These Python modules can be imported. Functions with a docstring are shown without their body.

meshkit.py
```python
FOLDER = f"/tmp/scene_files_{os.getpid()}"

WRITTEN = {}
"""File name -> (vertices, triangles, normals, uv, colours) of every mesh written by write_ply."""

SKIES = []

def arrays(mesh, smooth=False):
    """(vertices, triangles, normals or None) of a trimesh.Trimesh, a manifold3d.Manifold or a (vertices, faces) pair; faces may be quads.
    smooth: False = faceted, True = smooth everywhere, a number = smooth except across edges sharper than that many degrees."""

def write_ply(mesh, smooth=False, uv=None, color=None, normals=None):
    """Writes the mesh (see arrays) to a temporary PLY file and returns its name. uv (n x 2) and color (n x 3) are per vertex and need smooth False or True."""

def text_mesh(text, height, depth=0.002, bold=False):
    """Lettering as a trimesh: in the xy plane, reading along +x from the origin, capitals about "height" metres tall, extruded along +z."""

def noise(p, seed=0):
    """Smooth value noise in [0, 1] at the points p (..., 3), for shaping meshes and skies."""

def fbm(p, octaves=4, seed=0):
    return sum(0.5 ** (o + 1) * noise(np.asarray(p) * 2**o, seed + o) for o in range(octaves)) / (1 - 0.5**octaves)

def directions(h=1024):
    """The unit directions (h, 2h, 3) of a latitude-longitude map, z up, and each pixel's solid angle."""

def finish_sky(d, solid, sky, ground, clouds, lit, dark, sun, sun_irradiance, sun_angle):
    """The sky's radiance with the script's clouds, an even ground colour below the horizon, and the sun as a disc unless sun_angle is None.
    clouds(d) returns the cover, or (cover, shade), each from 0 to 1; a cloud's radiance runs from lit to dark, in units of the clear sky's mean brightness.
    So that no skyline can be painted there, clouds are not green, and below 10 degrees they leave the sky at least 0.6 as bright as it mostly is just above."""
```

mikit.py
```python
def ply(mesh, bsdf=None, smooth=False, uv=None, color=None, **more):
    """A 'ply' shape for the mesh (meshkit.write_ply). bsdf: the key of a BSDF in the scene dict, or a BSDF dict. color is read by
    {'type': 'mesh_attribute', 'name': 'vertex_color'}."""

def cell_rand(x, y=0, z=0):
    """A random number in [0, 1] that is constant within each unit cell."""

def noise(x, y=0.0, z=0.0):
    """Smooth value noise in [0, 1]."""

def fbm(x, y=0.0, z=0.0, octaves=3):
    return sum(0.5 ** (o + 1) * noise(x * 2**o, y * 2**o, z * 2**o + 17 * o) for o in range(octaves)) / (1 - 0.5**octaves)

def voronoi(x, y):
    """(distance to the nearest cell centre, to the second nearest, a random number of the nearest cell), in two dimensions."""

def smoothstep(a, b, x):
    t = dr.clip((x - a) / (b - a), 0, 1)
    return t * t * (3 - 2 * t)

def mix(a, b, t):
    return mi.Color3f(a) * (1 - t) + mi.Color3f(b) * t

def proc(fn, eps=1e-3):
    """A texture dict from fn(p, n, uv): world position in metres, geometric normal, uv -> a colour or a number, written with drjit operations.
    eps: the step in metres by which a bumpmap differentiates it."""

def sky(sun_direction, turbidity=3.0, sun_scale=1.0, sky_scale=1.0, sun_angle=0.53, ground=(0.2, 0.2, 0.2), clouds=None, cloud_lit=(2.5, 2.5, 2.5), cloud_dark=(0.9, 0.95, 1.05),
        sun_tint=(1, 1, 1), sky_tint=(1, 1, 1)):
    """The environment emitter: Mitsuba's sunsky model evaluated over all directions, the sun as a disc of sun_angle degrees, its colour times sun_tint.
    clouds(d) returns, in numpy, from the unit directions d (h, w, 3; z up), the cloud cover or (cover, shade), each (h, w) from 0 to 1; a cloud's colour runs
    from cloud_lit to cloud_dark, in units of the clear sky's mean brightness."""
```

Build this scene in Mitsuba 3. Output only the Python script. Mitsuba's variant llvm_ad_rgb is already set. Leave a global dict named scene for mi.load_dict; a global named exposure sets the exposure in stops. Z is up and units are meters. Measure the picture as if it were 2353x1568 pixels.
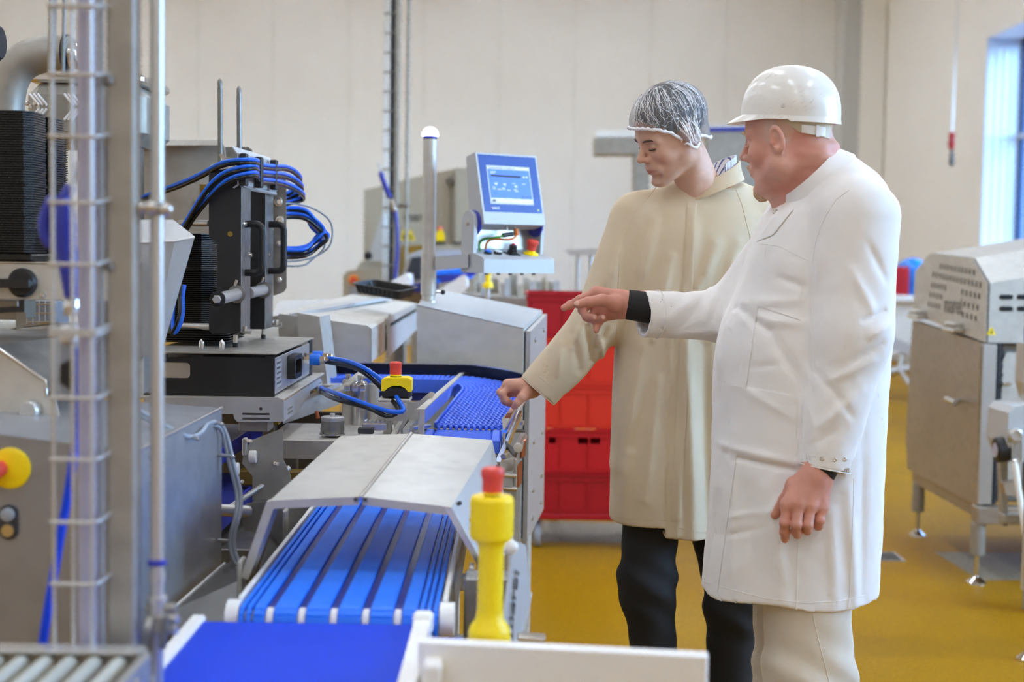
import math, numpy as np, trimesh, drjit as dr, mitsuba as mi, manifold3d as mf
from scipy.spatial import ConvexHull
from scipy.interpolate import CubicSpline, PchipInterpolator
from shapely.geometry import Polygon, LineString, box as sbox
from shapely import affinity
import mikit, meshkit
from mikit import noise, fbm, smoothstep, mix, cell_rand

T = mi.ScalarTransform4f
scene, labels = {}, {}
# ------------------------------------------------------------------ camera, sky, lights, exposure
FOCAL, CX, CY, CAM = 3268.0, 1176.5, 784.0, np.array([0, 0, 1.45])
PITCH, ROLL = math.radians(3.57), math.radians(0.9)
FWD = np.array([0, math.cos(PITCH), -math.sin(PITCH)])
UP0 = np.array([0, math.sin(PITCH), math.cos(PITCH)])
RIGHT = np.array([math.cos(ROLL), 0, 0]) + math.sin(ROLL) * UP0
UP = math.cos(ROLL) * UP0 - np.array([math.sin(ROLL), 0, 0])
scene['camera'] = {'type': 'thinlens', 'fov': math.degrees(2 * math.atan(CX / FOCAL)), 'fov_axis': 'x', 'aperture_radius': 0.0078,
                   'focus_distance': 3.25, 'near_clip': 0.05, 'far_clip': 200.0,
                   'to_world': T().look_at(origin=CAM.tolist(), target=(CAM + FWD).tolist(), up=UP.tolist())}
exposure = 0.46
LAMP, LAMP_Z = (12.2, 13.9, 16.2), 6.0
scene['sky'] = mikit.sky((0.75, -0.35, 0.55), turbidity=4.0, sun_scale=0.0, sky_scale=31.0, sky_tint=(0.58, 0.92, 1.42), ground=(0.25, 0.26, 0.28))


def P(x, y, D):
    """The point of the place that is seen at pixel (x, y) and stands at distance D along +y."""
    d = FWD + RIGHT * (x - CX) / FOCAL + UP * (CY - y) / FOCAL
    return CAM + d * (D / d[1])


# ------------------------------------------------------------------ scene helpers
def fresh(key):
    if key not in USED:
        USED.add(key)
        return key
    n = 1
    while f'{key}_{n:03d}' in USED:
        n += 1
    USED.add(f'{key}_{n:03d}')
    return f'{key}_{n:03d}'


USED = set()


def thing(name, label, cat, group=None):
    key = fresh(name)
    labels[key] = {'label': label, 'category': cat}
    if group:
        labels[key]['group'] = group
    return key


def add(key, mesh, bsdf, smooth=False, label=None, kind=None, **kw):
    """One entry of the scene; key is a thing's own key, or holder + '__' + part name (numbered when taken)."""
    if '__' in key:
        key = fresh(key)
    if isinstance(mesh, list):
        mesh = cat(mesh)
    scene[key] = mesh if isinstance(mesh, dict) else mikit.ply(mesh, bsdf, smooth, **kw)
    if label or kind:
        labels.setdefault(key, {})
        if label:
            labels[key]['label'] = label
        if kind:
            labels[key]['kind'] = kind
    return key


def part(t, name, mesh, bsdf, smooth=False, label=None, kind=None, **kw):
    return add(t + '__' + name, mesh, bsdf, smooth, label, kind, **kw)


def one(name, label, cat, mesh, bsdf, smooth=False, group=None, **kw):
    k = thing(name, label, cat, group)
    return add(k, mesh, bsdf, smooth, **kw)


def struct(name, mesh, bsdf, smooth=False, label=None):
    USED.add(name)
    add(name, mesh, bsdf, smooth)
    labels[name] = {'kind': 'structure', 'label': label or name.replace('_', ' ')}
    return name


# ------------------------------------------------------------------ mesh helpers
def cat(ms):
    return trimesh.util.concatenate([trimesh.Trimesh(np.array(m.vertices), np.array(m.faces), process=False) for m in ms])


def hull(pts):
    pts = np.asarray(pts, float)
    h = ConvexHull(pts)
    f = h.simplices.copy()
    c = pts[h.vertices].mean(0)
    n = np.cross(pts[f[:, 1]] - pts[f[:, 0]], pts[f[:, 2]] - pts[f[:, 0]])
    flip = ((pts[f[:, 0]] - c) * n).sum(1) < 0
    f[flip] = f[flip][:, ::-1]
    idx, inv = np.unique(f, return_inverse=True)
    return trimesh.Trimesh(pts[idx], inv.reshape(-1, 3), process=False)


def box(lo, hi, b=0.0015):
    lo, hi = np.minimum(lo, hi).astype(float), np.maximum(lo, hi).astype(float)
    b = min(b, 0.3 * (hi - lo).min())
    pts = []
    for s in np.ndindex(2, 2, 2):
        c = np.where(s, hi, lo)
        inw = np.where(s, -1, 1) * b
        for k in range(3):
            v = c + inw
            v[k] = c[k]
            pts.append(v)
    return hull(pts)


def cbox(c, size, b=0.0015):
    c, s = np.asarray(c, float), np.asarray(size, float) / 2
    return box(c - s, c + s, b)


def frame_of(d):
    d = np.asarray(d, float) / np.linalg.norm(d)
    a = np.cross(d, [0, 0, 1] if abs(d[2]) < 0.9 else [1, 0, 0])
    a /= np.linalg.norm(a)
    return a, np.cross(d, a), d


def lathe(prof, p0, d, n=24):
    """Revolve a profile of (radius, height) round the axis from p0 along d."""
    a, b, d = frame_of(d)
    prof = np.asarray(prof, float)
    ang = np.arange(n) * 2 * np.pi / n
    rings = [np.asarray(p0) + d * h + r * (np.cos(ang)[:, None] * a + np.sin(ang)[:, None] * b) for r, h in prof]
    v = np.vstack(rings + [[np.asarray(p0) + d * prof[0, 1]], [np.asarray(p0) + d * prof[-1, 1]]])
    f, m = [], len(prof)
    for k in range(m - 1):
        for i in range(n):
            j = (i + 1) % n
            f += [[k * n + i, k * n + j, (k + 1) * n + j], [k * n + i, (k + 1) * n + j, (k + 1) * n + i]]
    for i in range(n):
        j = (i + 1) % n
        f += [[m * n, j, i], [m * n + 1, (m - 1) * n + i, (m - 1) * n + j]]
    return trimesh.Trimesh(v, f, process=False)


def cyl(p0, p1, r, n=20, b=0.08, r1=None):
    p0, p1 = np.asarray(p0, float), np.asarray(p1, float)
    L = np.linalg.norm(p1 - p0)
    r1 = r if r1 is None else r1
    c = min(b * r, L * 0.2)
    return lathe([(r - c, 0), (r, c), (r1, L - c), (r1 - c, L)], p0, p1 - p0, n)


def spline(pts, n=40):
    pts = np.asarray(pts, float)
    t = np.concatenate([[0], np.cumsum(np.linalg.norm(np.diff(pts, axis=0), axis=1))])
    return CubicSpline(t, pts)(np.linspace(0, t[-1], n)) if len(pts) > 2 else pts


def tube(pts, r, n=10, smooth=0, closed=False):
    p = spline(pts, smooth) if smooth else np.asarray(pts, float)
    m = len(p)
    t = np.roll(p, -1, 0) - np.roll(p, 1, 0) if closed else np.gradient(p, axis=0)
    t /= np.linalg.norm(t, axis=1, keepdims=True) + 1e-12
    a = np.zeros_like(p)
    a[0] = frame_of(t[0])[0]
    for i in range(1, m):
        q = a[i - 1] - t[i] * (a[i - 1] @ t[i])
        a[i] = q / np.linalg.norm(q)
    b = np.cross(t, a)
    r = np.broadcast_to(r, (m,))
    ang = np.arange(n) * 2 * np.pi / n
    v = (p[:, None] + r[:, None, None] * (np.cos(ang)[None, :, None] * a[:, None] + np.sin(ang)[None, :, None] * b[:, None])).reshape(-1, 3)
    i, j = np.meshgrid(np.arange(m if closed else m - 1), np.arange(n), indexing='ij')
    k, jj = (i + 1) % m, (j + 1) % n
    q = np.stack([i * n + j, i * n + jj, k * n + jj, k * n + j], -1).reshape(-1, 4)
    f = np.vstack([q[:, [0, 1, 2]], q[:, [0, 2, 3]]])
    if not closed:
        v = np.vstack([v, p[:1], p[-1:]])
        e = np.arange(n)
        f = np.vstack([f, np.stack([np.full(n, m * n), (e + 1) % n, e], 1), np.stack([np.full(n, m * n + 1), (m - 1) * n + e, (m - 1) * n + (e + 1) % n], 1)])
    return trimesh.Trimesh(v, f, process=False)


def extrude(poly, depth, o, u, v, w=None):
    """A shapely polygon (or point list) in the plane o + a*u + b*v, given thickness along w (default u x v)."""
    if not isinstance(poly, Polygon):
        poly = Polygon(poly).buffer(0)
    u, v = np.asarray(u, float), np.asarray(v, float)
    w = np.cross(u, v) if w is None else np.asarray(w, float)
    out = []
    for g in getattr(poly, 'geoms', [poly]):
        m = trimesh.creation.extrude_polygon(g, depth, engine='earcut')
        q = np.asarray(m.vertices)
        fc = np.asarray(m.faces)
        if np.dot(np.cross(u, v), w) < 0:
            fc = fc[:, ::-1]
        out.append(trimesh.Trimesh(np.asarray(o) + q[:, :1] * u + q[:, 1:2] * v + q[:, 2:] * w, fc, process=False))
    return cat(out)


EX, EY, EZ = np.eye(3)


def front(pix, D, thick=0.004, holes=()):
    """A plate facing the camera at distance D: its outline given in pixels, its thickness going away."""
    pts = [P(x, y, D) for x, y in pix]
    poly = Polygon([(p[0], p[2]) for p in pts], [[(q[0], q[2]) for q in (P(x, y, D) for x, y in h)] for h in holes])
    return extrude(poly, thick, [0, D, 0], EX, EZ, EY)


def fbox(x0, y0, x1, y1, D, depth, b=0.002):
    """An upright box whose front face spans those pixels at distance D."""
    a, c = P(x0, (y0 + y1) / 2, D), P(x1, (y0 + y1) / 2, D)
    t, u = P((x0 + x1) / 2, y0, D), P((x0 + x1) / 2, y1, D)
    return box([a[0], D, u[2]], [c[0], D + depth, t[2]], b)


def slab(corners, thick, n=None):
    """A plate of any outline in space (convex, coplanar), thickened along its normal."""
    c = np.asarray(corners, float)
    nn = np.cross(c[1] - c[0], c[2] - c[1])
    nn /= np.linalg.norm(nn)
    return hull(np.vstack([c, c - nn * thick]))


def rrect(w, h, r, n=6):
    r = min(r, 0.49 * w, 0.49 * h)
    a = np.linspace(0, np.pi / 2, n)
    q = []
    for sx, sy, o in ((1, 1, 0), (-1, 1, 1), (-1, -1, 2), (1, -1, 3)):
        for t in a + o * np.pi / 2:
            q.append((sx * (w / 2 - r) + r * np.cos(t), sy * (h / 2 - r) + r * np.sin(t)))
    return q


def circ(cx, cy, r, n=16):
    return [(cx + r * math.cos(t), cy + r * math.sin(t)) for t in np.arange(n) * 2 * np.pi / n]


def screw(p, d, r=0.006, h=0.004):
    return lathe([(r, -0.002), (r, h * 0.7), (r * 0.75, h)], p, d, 6)


def moved(m, M):
    v = np.asarray(m.vertices) @ np.asarray(M)[:3, :3].T + np.asarray(M)[:3, 3]
    f = np.asarray(m.faces)
    return trimesh.Trimesh(v, f[:, ::-1] if np.linalg.det(np.asarray(M)[:3, :3]) < 0 else f, process=False)


def pose(o, ux, uy, uz):
    M = np.eye(4)
    M[:3, 0], M[:3, 1], M[:3, 2], M[:3, 3] = ux, uy, uz, o
    return M


def text_on(t, name, s, height, o, u, v, bsdf, depth=0.0008, bold=False, center=False):
    m = meshkit.text_mesh(s, height, depth, bold)
    if center:
        o = np.asarray(o) - np.asarray(u) * m.bounds[:, 0].mean() - np.asarray(v) * height / 2
    return part(t, name, moved(m, pose(o, u, v, np.cross(u, v))), bsdf)


# ------------------------------------------------------------------ signed distance modelling
def smin(a, b, k):
    h = np.clip(0.5 + 0.5 * (b - a) / k, 0, 1)
    return b * (1 - h) + a * h - k * h * (1 - h)


def smax(a, b, k):
    return -smin(-a, -b, k)


def cap(p, a, b, ra, rb=None):
    rb = ra if rb is None else rb
    a, b = np.asarray(a, np.float32), np.asarray(b, np.float32)
    ba = b - a
    t = np.clip(((p - a) @ ba) / max(float(ba @ ba), 1e-9), 0, 1)
    return np.linalg.norm(p - a - t[:, None] * ba, axis=1) - (ra + (rb - ra) * t)


def ell(p, c, r, R=None):
    q = p - np.asarray(c, np.float32)
    if R is not None:
        q = q @ np.asarray(R, np.float32)
    r = np.asarray(r, np.float32)
    k0 = np.linalg.norm(q / r, axis=1)
    k1 = np.linalg.norm(q / (r * r), axis=1)
    return np.where(k1 > 1e-9, k0 * (k0 - 1) / np.maximum(k1, 1e-9), -r.min())


def sdf_mesh(f, lo, hi, h, B=16):
    """Surface nets of the signed distance f(points (n, 3)) in a box, evaluated only in blocks near the surface."""
    lo, hi = np.asarray(lo, float), np.asarray(hi, float)
    n = (np.ceil((hi - lo) / h / B).astype(int)) * B + 1
    nb = (n - 1) // B
    g = np.stack(np.meshgrid(*[np.arange(k) for k in nb], indexing='ij'), -1).reshape(-1, 3)
    cen = (lo + (g + 0.5) * B * h).astype(np.float32)
    dc = f(cen)
    val = np.empty(n, np.float32)
    act = np.abs(dc) < B * h * 0.87 * 1.25 + 0.01
    for (i, j, k), d in zip(g[~act] * B, dc[~act]):
        val[i:i + B + 1, j:j + B + 1, k:k + B + 1] = 1 if d > 0 else -1
    loc = np.stack(np.meshgrid(*[np.arange(B + 1)] * 3, indexing='ij'), -1).reshape(-1, 3)
    A = g[act] * B
    for s in range(0, len(A), 60):
        a = A[s:s + 60]
        pts = (lo + (a[:, None] + loc[None]) * h).reshape(-1, 3).astype(np.float32)
        d = f(pts).reshape(len(a), B + 1, B + 1, B + 1)
        for (i, j, k), q in zip(a, d):
            val[i:i + B + 1, j:j + B + 1, k:k + B + 1] = q
    neg = val < 0
    corner = [(a, b, c) for a in (0, 1) for b in (0, 1) for c in (0, 1)]
    sl = lambda arr, o: arr[o[0]:n[0] - 1 + o[0], o[1]:n[1] - 1 + o[1], o[2]:n[2] - 1 + o[2]]
    cnt = sum(sl(neg, o).astype(np.int8) for o in corner)
    cells = np.argwhere((cnt > 0) & (cnt < 8))
    idx = np.full(n - 1, -1, np.int64)
    idx[tuple(cells.T)] = np.arange(len(cells))
    acc, num = np.zeros((len(cells), 3)), np.zeros(len(cells))
    for o in corner:
        for ax in range(3):
            if o[ax]:
                continue
            q = list(o)
            q[ax] = 1
            va, vb = val[tuple((cells + o).T)], val[tuple((cells + q).T)]
            c = (va < 0) != (vb < 0)
            t = np.where(c, va / np.where(c, va - vb, 1), 0)
            pt = np.tile(np.array(o, float), (len(cells), 1))
            pt[:, ax] = t
            acc += pt * c[:, None]
            num += c
    verts = lo + (cells + acc / num[:, None]) * h
    quads = []
    for ax in range(3):
        u, w = (ax + 1) % 3, (ax + 2) % 3
        a = [slice(1, -1)] * 3
        a[ax] = slice(0, -1)
        b = list(a)
        b[ax] = slice(1, None)
        va, vb = neg[tuple(a)], neg[tuple(b)]
        e = np.argwhere(va != vb)
        s = va[tuple(e.T)]
        off = np.ones(3, int)
        off[ax] = 0
        e = e + off
        du, dw = np.zeros(3, int), np.zeros(3, int)
        du[u], dw[w] = 1, 1
        q = np.stack([idx[tuple((e - du - dw).T)], idx[tuple((e - dw).T)], idx[tuple(e.T)], idx[tuple((e - du).T)]], 1)
        q[~s] = q[~s][:, ::-1]
        quads.append(q[(q >= 0).all(1)])
    q = np.vstack(quads)
    return trimesh.Trimesh(verts, np.vstack([q[:, [0, 1, 2]], q[:, [0, 2, 3]]]), process=False)


def trace(f, o, d, steps=90, far=1.2):
    """Sphere-trace rays (n, 3) from o along d to the surface of f."""
    t = np.zeros(len(o))
    for _ in range(steps):
        t = np.minimum(t + 0.8 * f((o + t[:, None] * d).astype(np.float32)), far)
    return o + t[:, None] * d, t < far - 1e-3


# ------------------------------------------------------------------ materials
def rgb(c):
    return {'type': 'rgb', 'value': list(c)}


def lin(r, g, b):
    """An sRGB colour (0-255) in linear values."""
    x = np.array([r, g, b]) / 255.0
    return tuple(float(v) for v in np.where(x < 0.04045, x / 12.92, ((x + 0.055) / 1.055) ** 2.4))


def mat(name, base, rough=0.5, metal=0.0, bump=None, bs=0.001, eps=1e-3, **kw):
    b = {'type': 'principled', 'base_color': mikit.proc(base) if callable(base) else rgb(base), 'roughness': mikit.proc(rough) if callable(rough) else float(rough), 'metallic': float(metal), **kw}
    if bump:
        b = {'type': 'bumpmap', 'arbitrary': mikit.proc(bump, eps), 'scale': float(bs), 'bsdf': b}
    scene[name] = {'type': 'twosided', 'bsdf': b}
    return name


def metal_fn(c0, c1, s=9.0):
    def fn(p, n, uv):
        t = fbm(p.x * s, p.y * s, p.z * s, 3)
        u = smoothstep(0.45, 0.75, noise(p.x * 38 + 7, p.y * 38, p.z * 38))
        return mix(mix(c0, c1, t), [x * 0.9 for x in c0], u * 0.3)
    return fn


mat('steel', metal_fn(lin(186, 182, 173), lin(205, 201, 192), 20.0), 0.42, 0.32)
mat('steel_plain', lin(202, 201, 198), 0.34, 0.7)
mat('steel_bright', lin(214, 213, 210), 0.2, 0.95)
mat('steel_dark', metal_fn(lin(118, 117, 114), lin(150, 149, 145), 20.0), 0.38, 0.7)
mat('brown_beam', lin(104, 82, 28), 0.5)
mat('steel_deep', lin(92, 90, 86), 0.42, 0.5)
mat('chrome', lin(225, 225, 225), 0.1, 1.0)
mat('steel_dull', metal_fn(lin(148, 144, 135), lin(172, 168, 158), 18.0), 0.46, 0.4)
mat('alu_light', lin(180, 182, 183), 0.45, 0.15)
mat('black_plastic', lin(26, 26, 27), 0.45)
mat('black_matte', lin(30, 31, 33), 0.6)
mat('black_gloss', lin(12, 12, 13), 0.22)
mat('tray_black', lin(24, 24, 26), 0.22)
mat('dark_hole', lin(14, 14, 15), 0.8)
mat('blue_belt', lin(70, 112, 236), 0.4)
mat('blue_bright', lin(14, 116, 240), 0.45)
mat('blue_deep', lin(30, 42, 128), 0.4)
mat('blue_flat', lin(10, 60, 204), 0.6, specular=0.25)
mat('blue_hose', lin(24, 104, 232), 0.25)
mat('blue_plastic', lin(42, 52, 160), 0.35)
mat('grey_hose', lin(150, 158, 168), 0.4)
mat('white_plastic', lin(232, 232, 228), 0.38)
mat('yellow', lin(252, 222, 4), 0.42)
mat('red_knob', lin(222, 74, 62), 0.4)
mat('red_crate', lin(184, 8, 24), 0.42)
mat('red_dark', lin(164, 4, 24), 0.42)
mat('orange_crate', lin(206, 40, 22), 0.42)
mat('green_wire', lin(70, 140, 50), 0.4)
mat('orange_wire', lin(222, 120, 40), 0.4)
mat('brass', lin(190, 160, 80), 0.25, 0.9)
mat('copper', lin(190, 110, 70), 0.3, 0.7)
mat('ink', lin(46, 48, 52), 0.6)
mat('paper_white', lin(236, 238, 242), 0.5)
# ------------------------------------------------------------------ the room
XL, XR, YB, YN, ZC = -9.5, 5.51, 22.0, -16.0, 6.4


def wall_col(p, n, uv):
    t = fbm(p.x * 0.5, p.y * 0.5, p.z * 0.5, 2)
    return mix(lin(230, 228, 222), lin(236, 235, 229), t)


def ribs(p, n, uv):
    s = (p.x + p.y) * 20.0
    return smoothstep(0.0, 0.25, dr.abs(s - dr.floor(s) - 0.5))


mat('wall_paint', wall_col, 0.45, bump=ribs, bs=0.004, eps=0.004)
mat('wall_smooth', wall_col, 0.5)
mat('ceiling_paint', lin(238, 236, 230), 0.6)
mat('trim_grey', lin(186, 187, 184), 0.45)


def floor_col(p, n, uv):
    g = noise(p.x * 160, p.y * 160)
    b = fbm(p.x * 1.3, p.y * 1.3, 0.0, 3)
    c = mix(lin(142, 100, 0), lin(170, 126, 4), 0.55 * b + 0.45 * g)
    grime = smoothstep(0.58, 0.8, fbm(p.x * 2.1 + 4, p.y * 2.1, 1.0, 3)) * 0.25
    c = mix(c, lin(122, 90, 14), grime)
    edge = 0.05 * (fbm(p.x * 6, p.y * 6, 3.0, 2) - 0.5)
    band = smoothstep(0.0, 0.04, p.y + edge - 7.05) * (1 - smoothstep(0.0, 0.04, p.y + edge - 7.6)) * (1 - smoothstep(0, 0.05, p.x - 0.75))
    band2 = smoothstep(0.0, 0.03, p.x - 2.1 - (6.85 - p.y) * 0.05) * smoothstep(0.0, 0.05, p.y + edge - 6.35) * (1 - smoothstep(0, 0.05, p.y - 6.95))  # shaded floor under the right machine, painted into the colour as grey
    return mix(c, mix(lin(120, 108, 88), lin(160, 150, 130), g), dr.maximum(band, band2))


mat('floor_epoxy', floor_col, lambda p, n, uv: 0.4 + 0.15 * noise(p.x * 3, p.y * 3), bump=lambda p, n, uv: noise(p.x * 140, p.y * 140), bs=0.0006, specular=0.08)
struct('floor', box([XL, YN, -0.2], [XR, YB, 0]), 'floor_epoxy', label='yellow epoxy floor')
struct('ceiling', box([XL, YN, ZC], [XR, YB, ZC + 0.2]), 'ceiling_paint')
struct('wall_left', box([XL - 0.2, YN, 0], [XL, YB, ZC]), 'wall_smooth')
struct('wall_near', box([XL, YN - 0.2, 0], [XR, YN, ZC]), 'wall_smooth')
w = struct('wall_back', box([XL, YB + 0.05, 0], [XR, YB + 0.25, ZC]), 'wall_smooth', label='cream panel wall at the back')
for k in range(13):
    x0 = XL + k * 1.155
    add(w + '__panel', box([x0 + 0.0015, YB, 0.25], [min(x0 + 1.1535, XR), YB + 0.06, ZC - 0.02], 0.002), 'wall_paint')
add(w + '__plinth', box([XL, YB - 0.12, 0], [XR, YB + 0.05, 0.25], 0.02), 'trim_grey', label='grey kerb along the foot of the wall')

# right wall with window openings
WIN = [(12.6, 16.85), (7.0, 11.0), (0.8, 5.4)]
SILL, HEAD, DEEP = 1.57, 4.04, 0.5
ms, y = [], YN
for a, b in sorted(WIN):
    ms.append(box([XR, y, 0], [XR + DEEP, a, ZC], 0))
    ms.append(box([XR, a, 0], [XR + DEEP, b, SILL - 0.001], 0))
    ms.append(box([XR, a, HEAD], [XR + DEEP, b, ZC], 0))
    y = b
ms.append(box([XR, y, 0], [XR + DEEP, YB + 0.2, ZC], 0))
w = struct('wall_right', ms, 'wall_smooth', label='cream side wall with deep window recesses')
add(w + '__plinth', box([XR - 0.14, YN, 0], [XR, YB - 0.12, 0.28], 0.02), 'trim_grey', label='grey kerb along the foot of the wall')
mat('reveal_white', lin(200, 210, 220), 0.4, bump=lambda p, n, uv: smoothstep(0.0, 0.3, dr.abs((p.x * 11.0) - dr.floor(p.x * 11.0) - 0.5)), bs=0.006, eps=0.004)
mat('window_frame', lin(40, 66, 104), 0.5)
scene['pane_glass'] = {'type': 'thindielectric', 'int_ior': 1.5}
for i, (a, b) in enumerate(WIN):
    k = struct(f'window_{i + 1}', [box([XR + DEEP - 0.09, y0, SILL], [XR + DEEP - 0.03, y1, HEAD], 0.004) for y0, y1 in ((a, a + 0.07), (b - 0.07, b))]
               + [box([XR + DEEP - 0.09, a, z], [XR + DEEP - 0.03, b, z + 0.07], 0.004) for z in (SILL, HEAD - 0.07)], 'window_frame', label='window in a deep white recess')
    for y0, y1 in ((b - 0.02, b - 0.0005), (a + 0.0005, a + 0.02)):
        add(k + '__reveal', box([XR - 0.004, y0, SILL], [XR + DEEP - 0.1, y1, HEAD], 0.001), 'reveal_white', label='white ribbed side of the recess')
    add(k + '__sill', slab([[XR - 0.01, a + 0.02, SILL - 0.02], [XR - 0.01, b - 0.02, SILL - 0.02], [XR + DEEP - 0.09, b - 0.02, SILL + 0.1], [XR + DEEP - 0.09, a + 0.02, SILL + 0.1]][::-1], 0.03), 'reveal_white')
    mid = SILL + 1.3
    add(k + '__glazing_bar', box([XR + DEEP - 0.1, a, mid], [XR + DEEP - 0.03, b, mid + 0.07], 0.004), 'alu_light')
    for z0, z1 in ((SILL + 0.07, mid), (mid + 0.07, HEAD - 0.07)):
        add(k + '__pane', slab([[XR + DEEP - 0.05, a + 0.07, z0], [XR + DEEP - 0.05, b - 0.07, z0], [XR + DEEP - 0.05, b - 0.07, z1], [XR + DEEP - 0.05, a + 0.07, z1]], 0.0001) if False else
            trimesh.Trimesh([[XR + DEEP - 0.05, a + 0.07, z0], [XR + DEEP - 0.05, b - 0.07, z0], [XR + DEEP - 0.05, b - 0.07, z1], [XR + DEEP - 0.05, a + 0.07, z1]], [[0, 1, 2], [0, 2, 3]], process=False), 'pane_glass')
# outside: a dark blue clad hall beyond the yard
mat('blue_cladding', lin(24, 52, 104), 0.5)
mat('yard_asphalt', lin(96, 98, 100), 0.8)
t = thing('outside_hall', 'dark blue clad building seen through the window at the right edge', 'building')
part(t, 'wall', box([10.5, 19.5, -0.2], [24, 46, 7.5], 0.02), 'blue_cladding')
part(t, 'roof_edge', box([10.3, 19.3, 7.5], [24.2, 46.2, 7.8], 0.02), 'alu_light')

# corner column and conduit on the right
a, b = P(1926, 300, 21.6), P(1996, 300, 21.6)
k = struct('trim_1', box([a[0], 21.4, 0], [b[0] - 0.2, 22.0, ZC], 0.01), 'trim_grey', label='grey corner column')
add(k + '__edge_strip', box([b[0] - 0.2, 21.36, 0], [XR - 0.015, 22.0, ZC], 0.01), 'wall_smooth', label='pale strip on the column')

# pull cord with a red grip on the right wall
Yc = 16.9
t = thing('pull_cord', 'red pull grip hanging on a pale cord in front of the right wall', 'pull cord')
c = P(2187, 312, 17.0)
part(t, 'cord', tube([[c[0] + 0.02, 17.0, ZC], [c[0] + 0.01, 17.0, 4], c + [0, 0, 0.0]], 0.017, 8), 'wall_smooth', True)
part(t, 'grip', lathe([(0.012, 0), (0.03, 0.02), (0.04, 0.08), (0.03, 0.14), (0.04, 0.19), (0.02, 0.21)], c + [0, 0, -0.17], [0, 0, 1], 14), 'red_dark', 40, label='red grip')
part(t, 'tail', lathe([(0.02, 0), (0.035, 0.04), (0.025, 0.16), (0.012, 0.2)], c + [0.01, 0, -0.36], [0, 0, 1], 12), 'steel_deep', 40)

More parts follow.
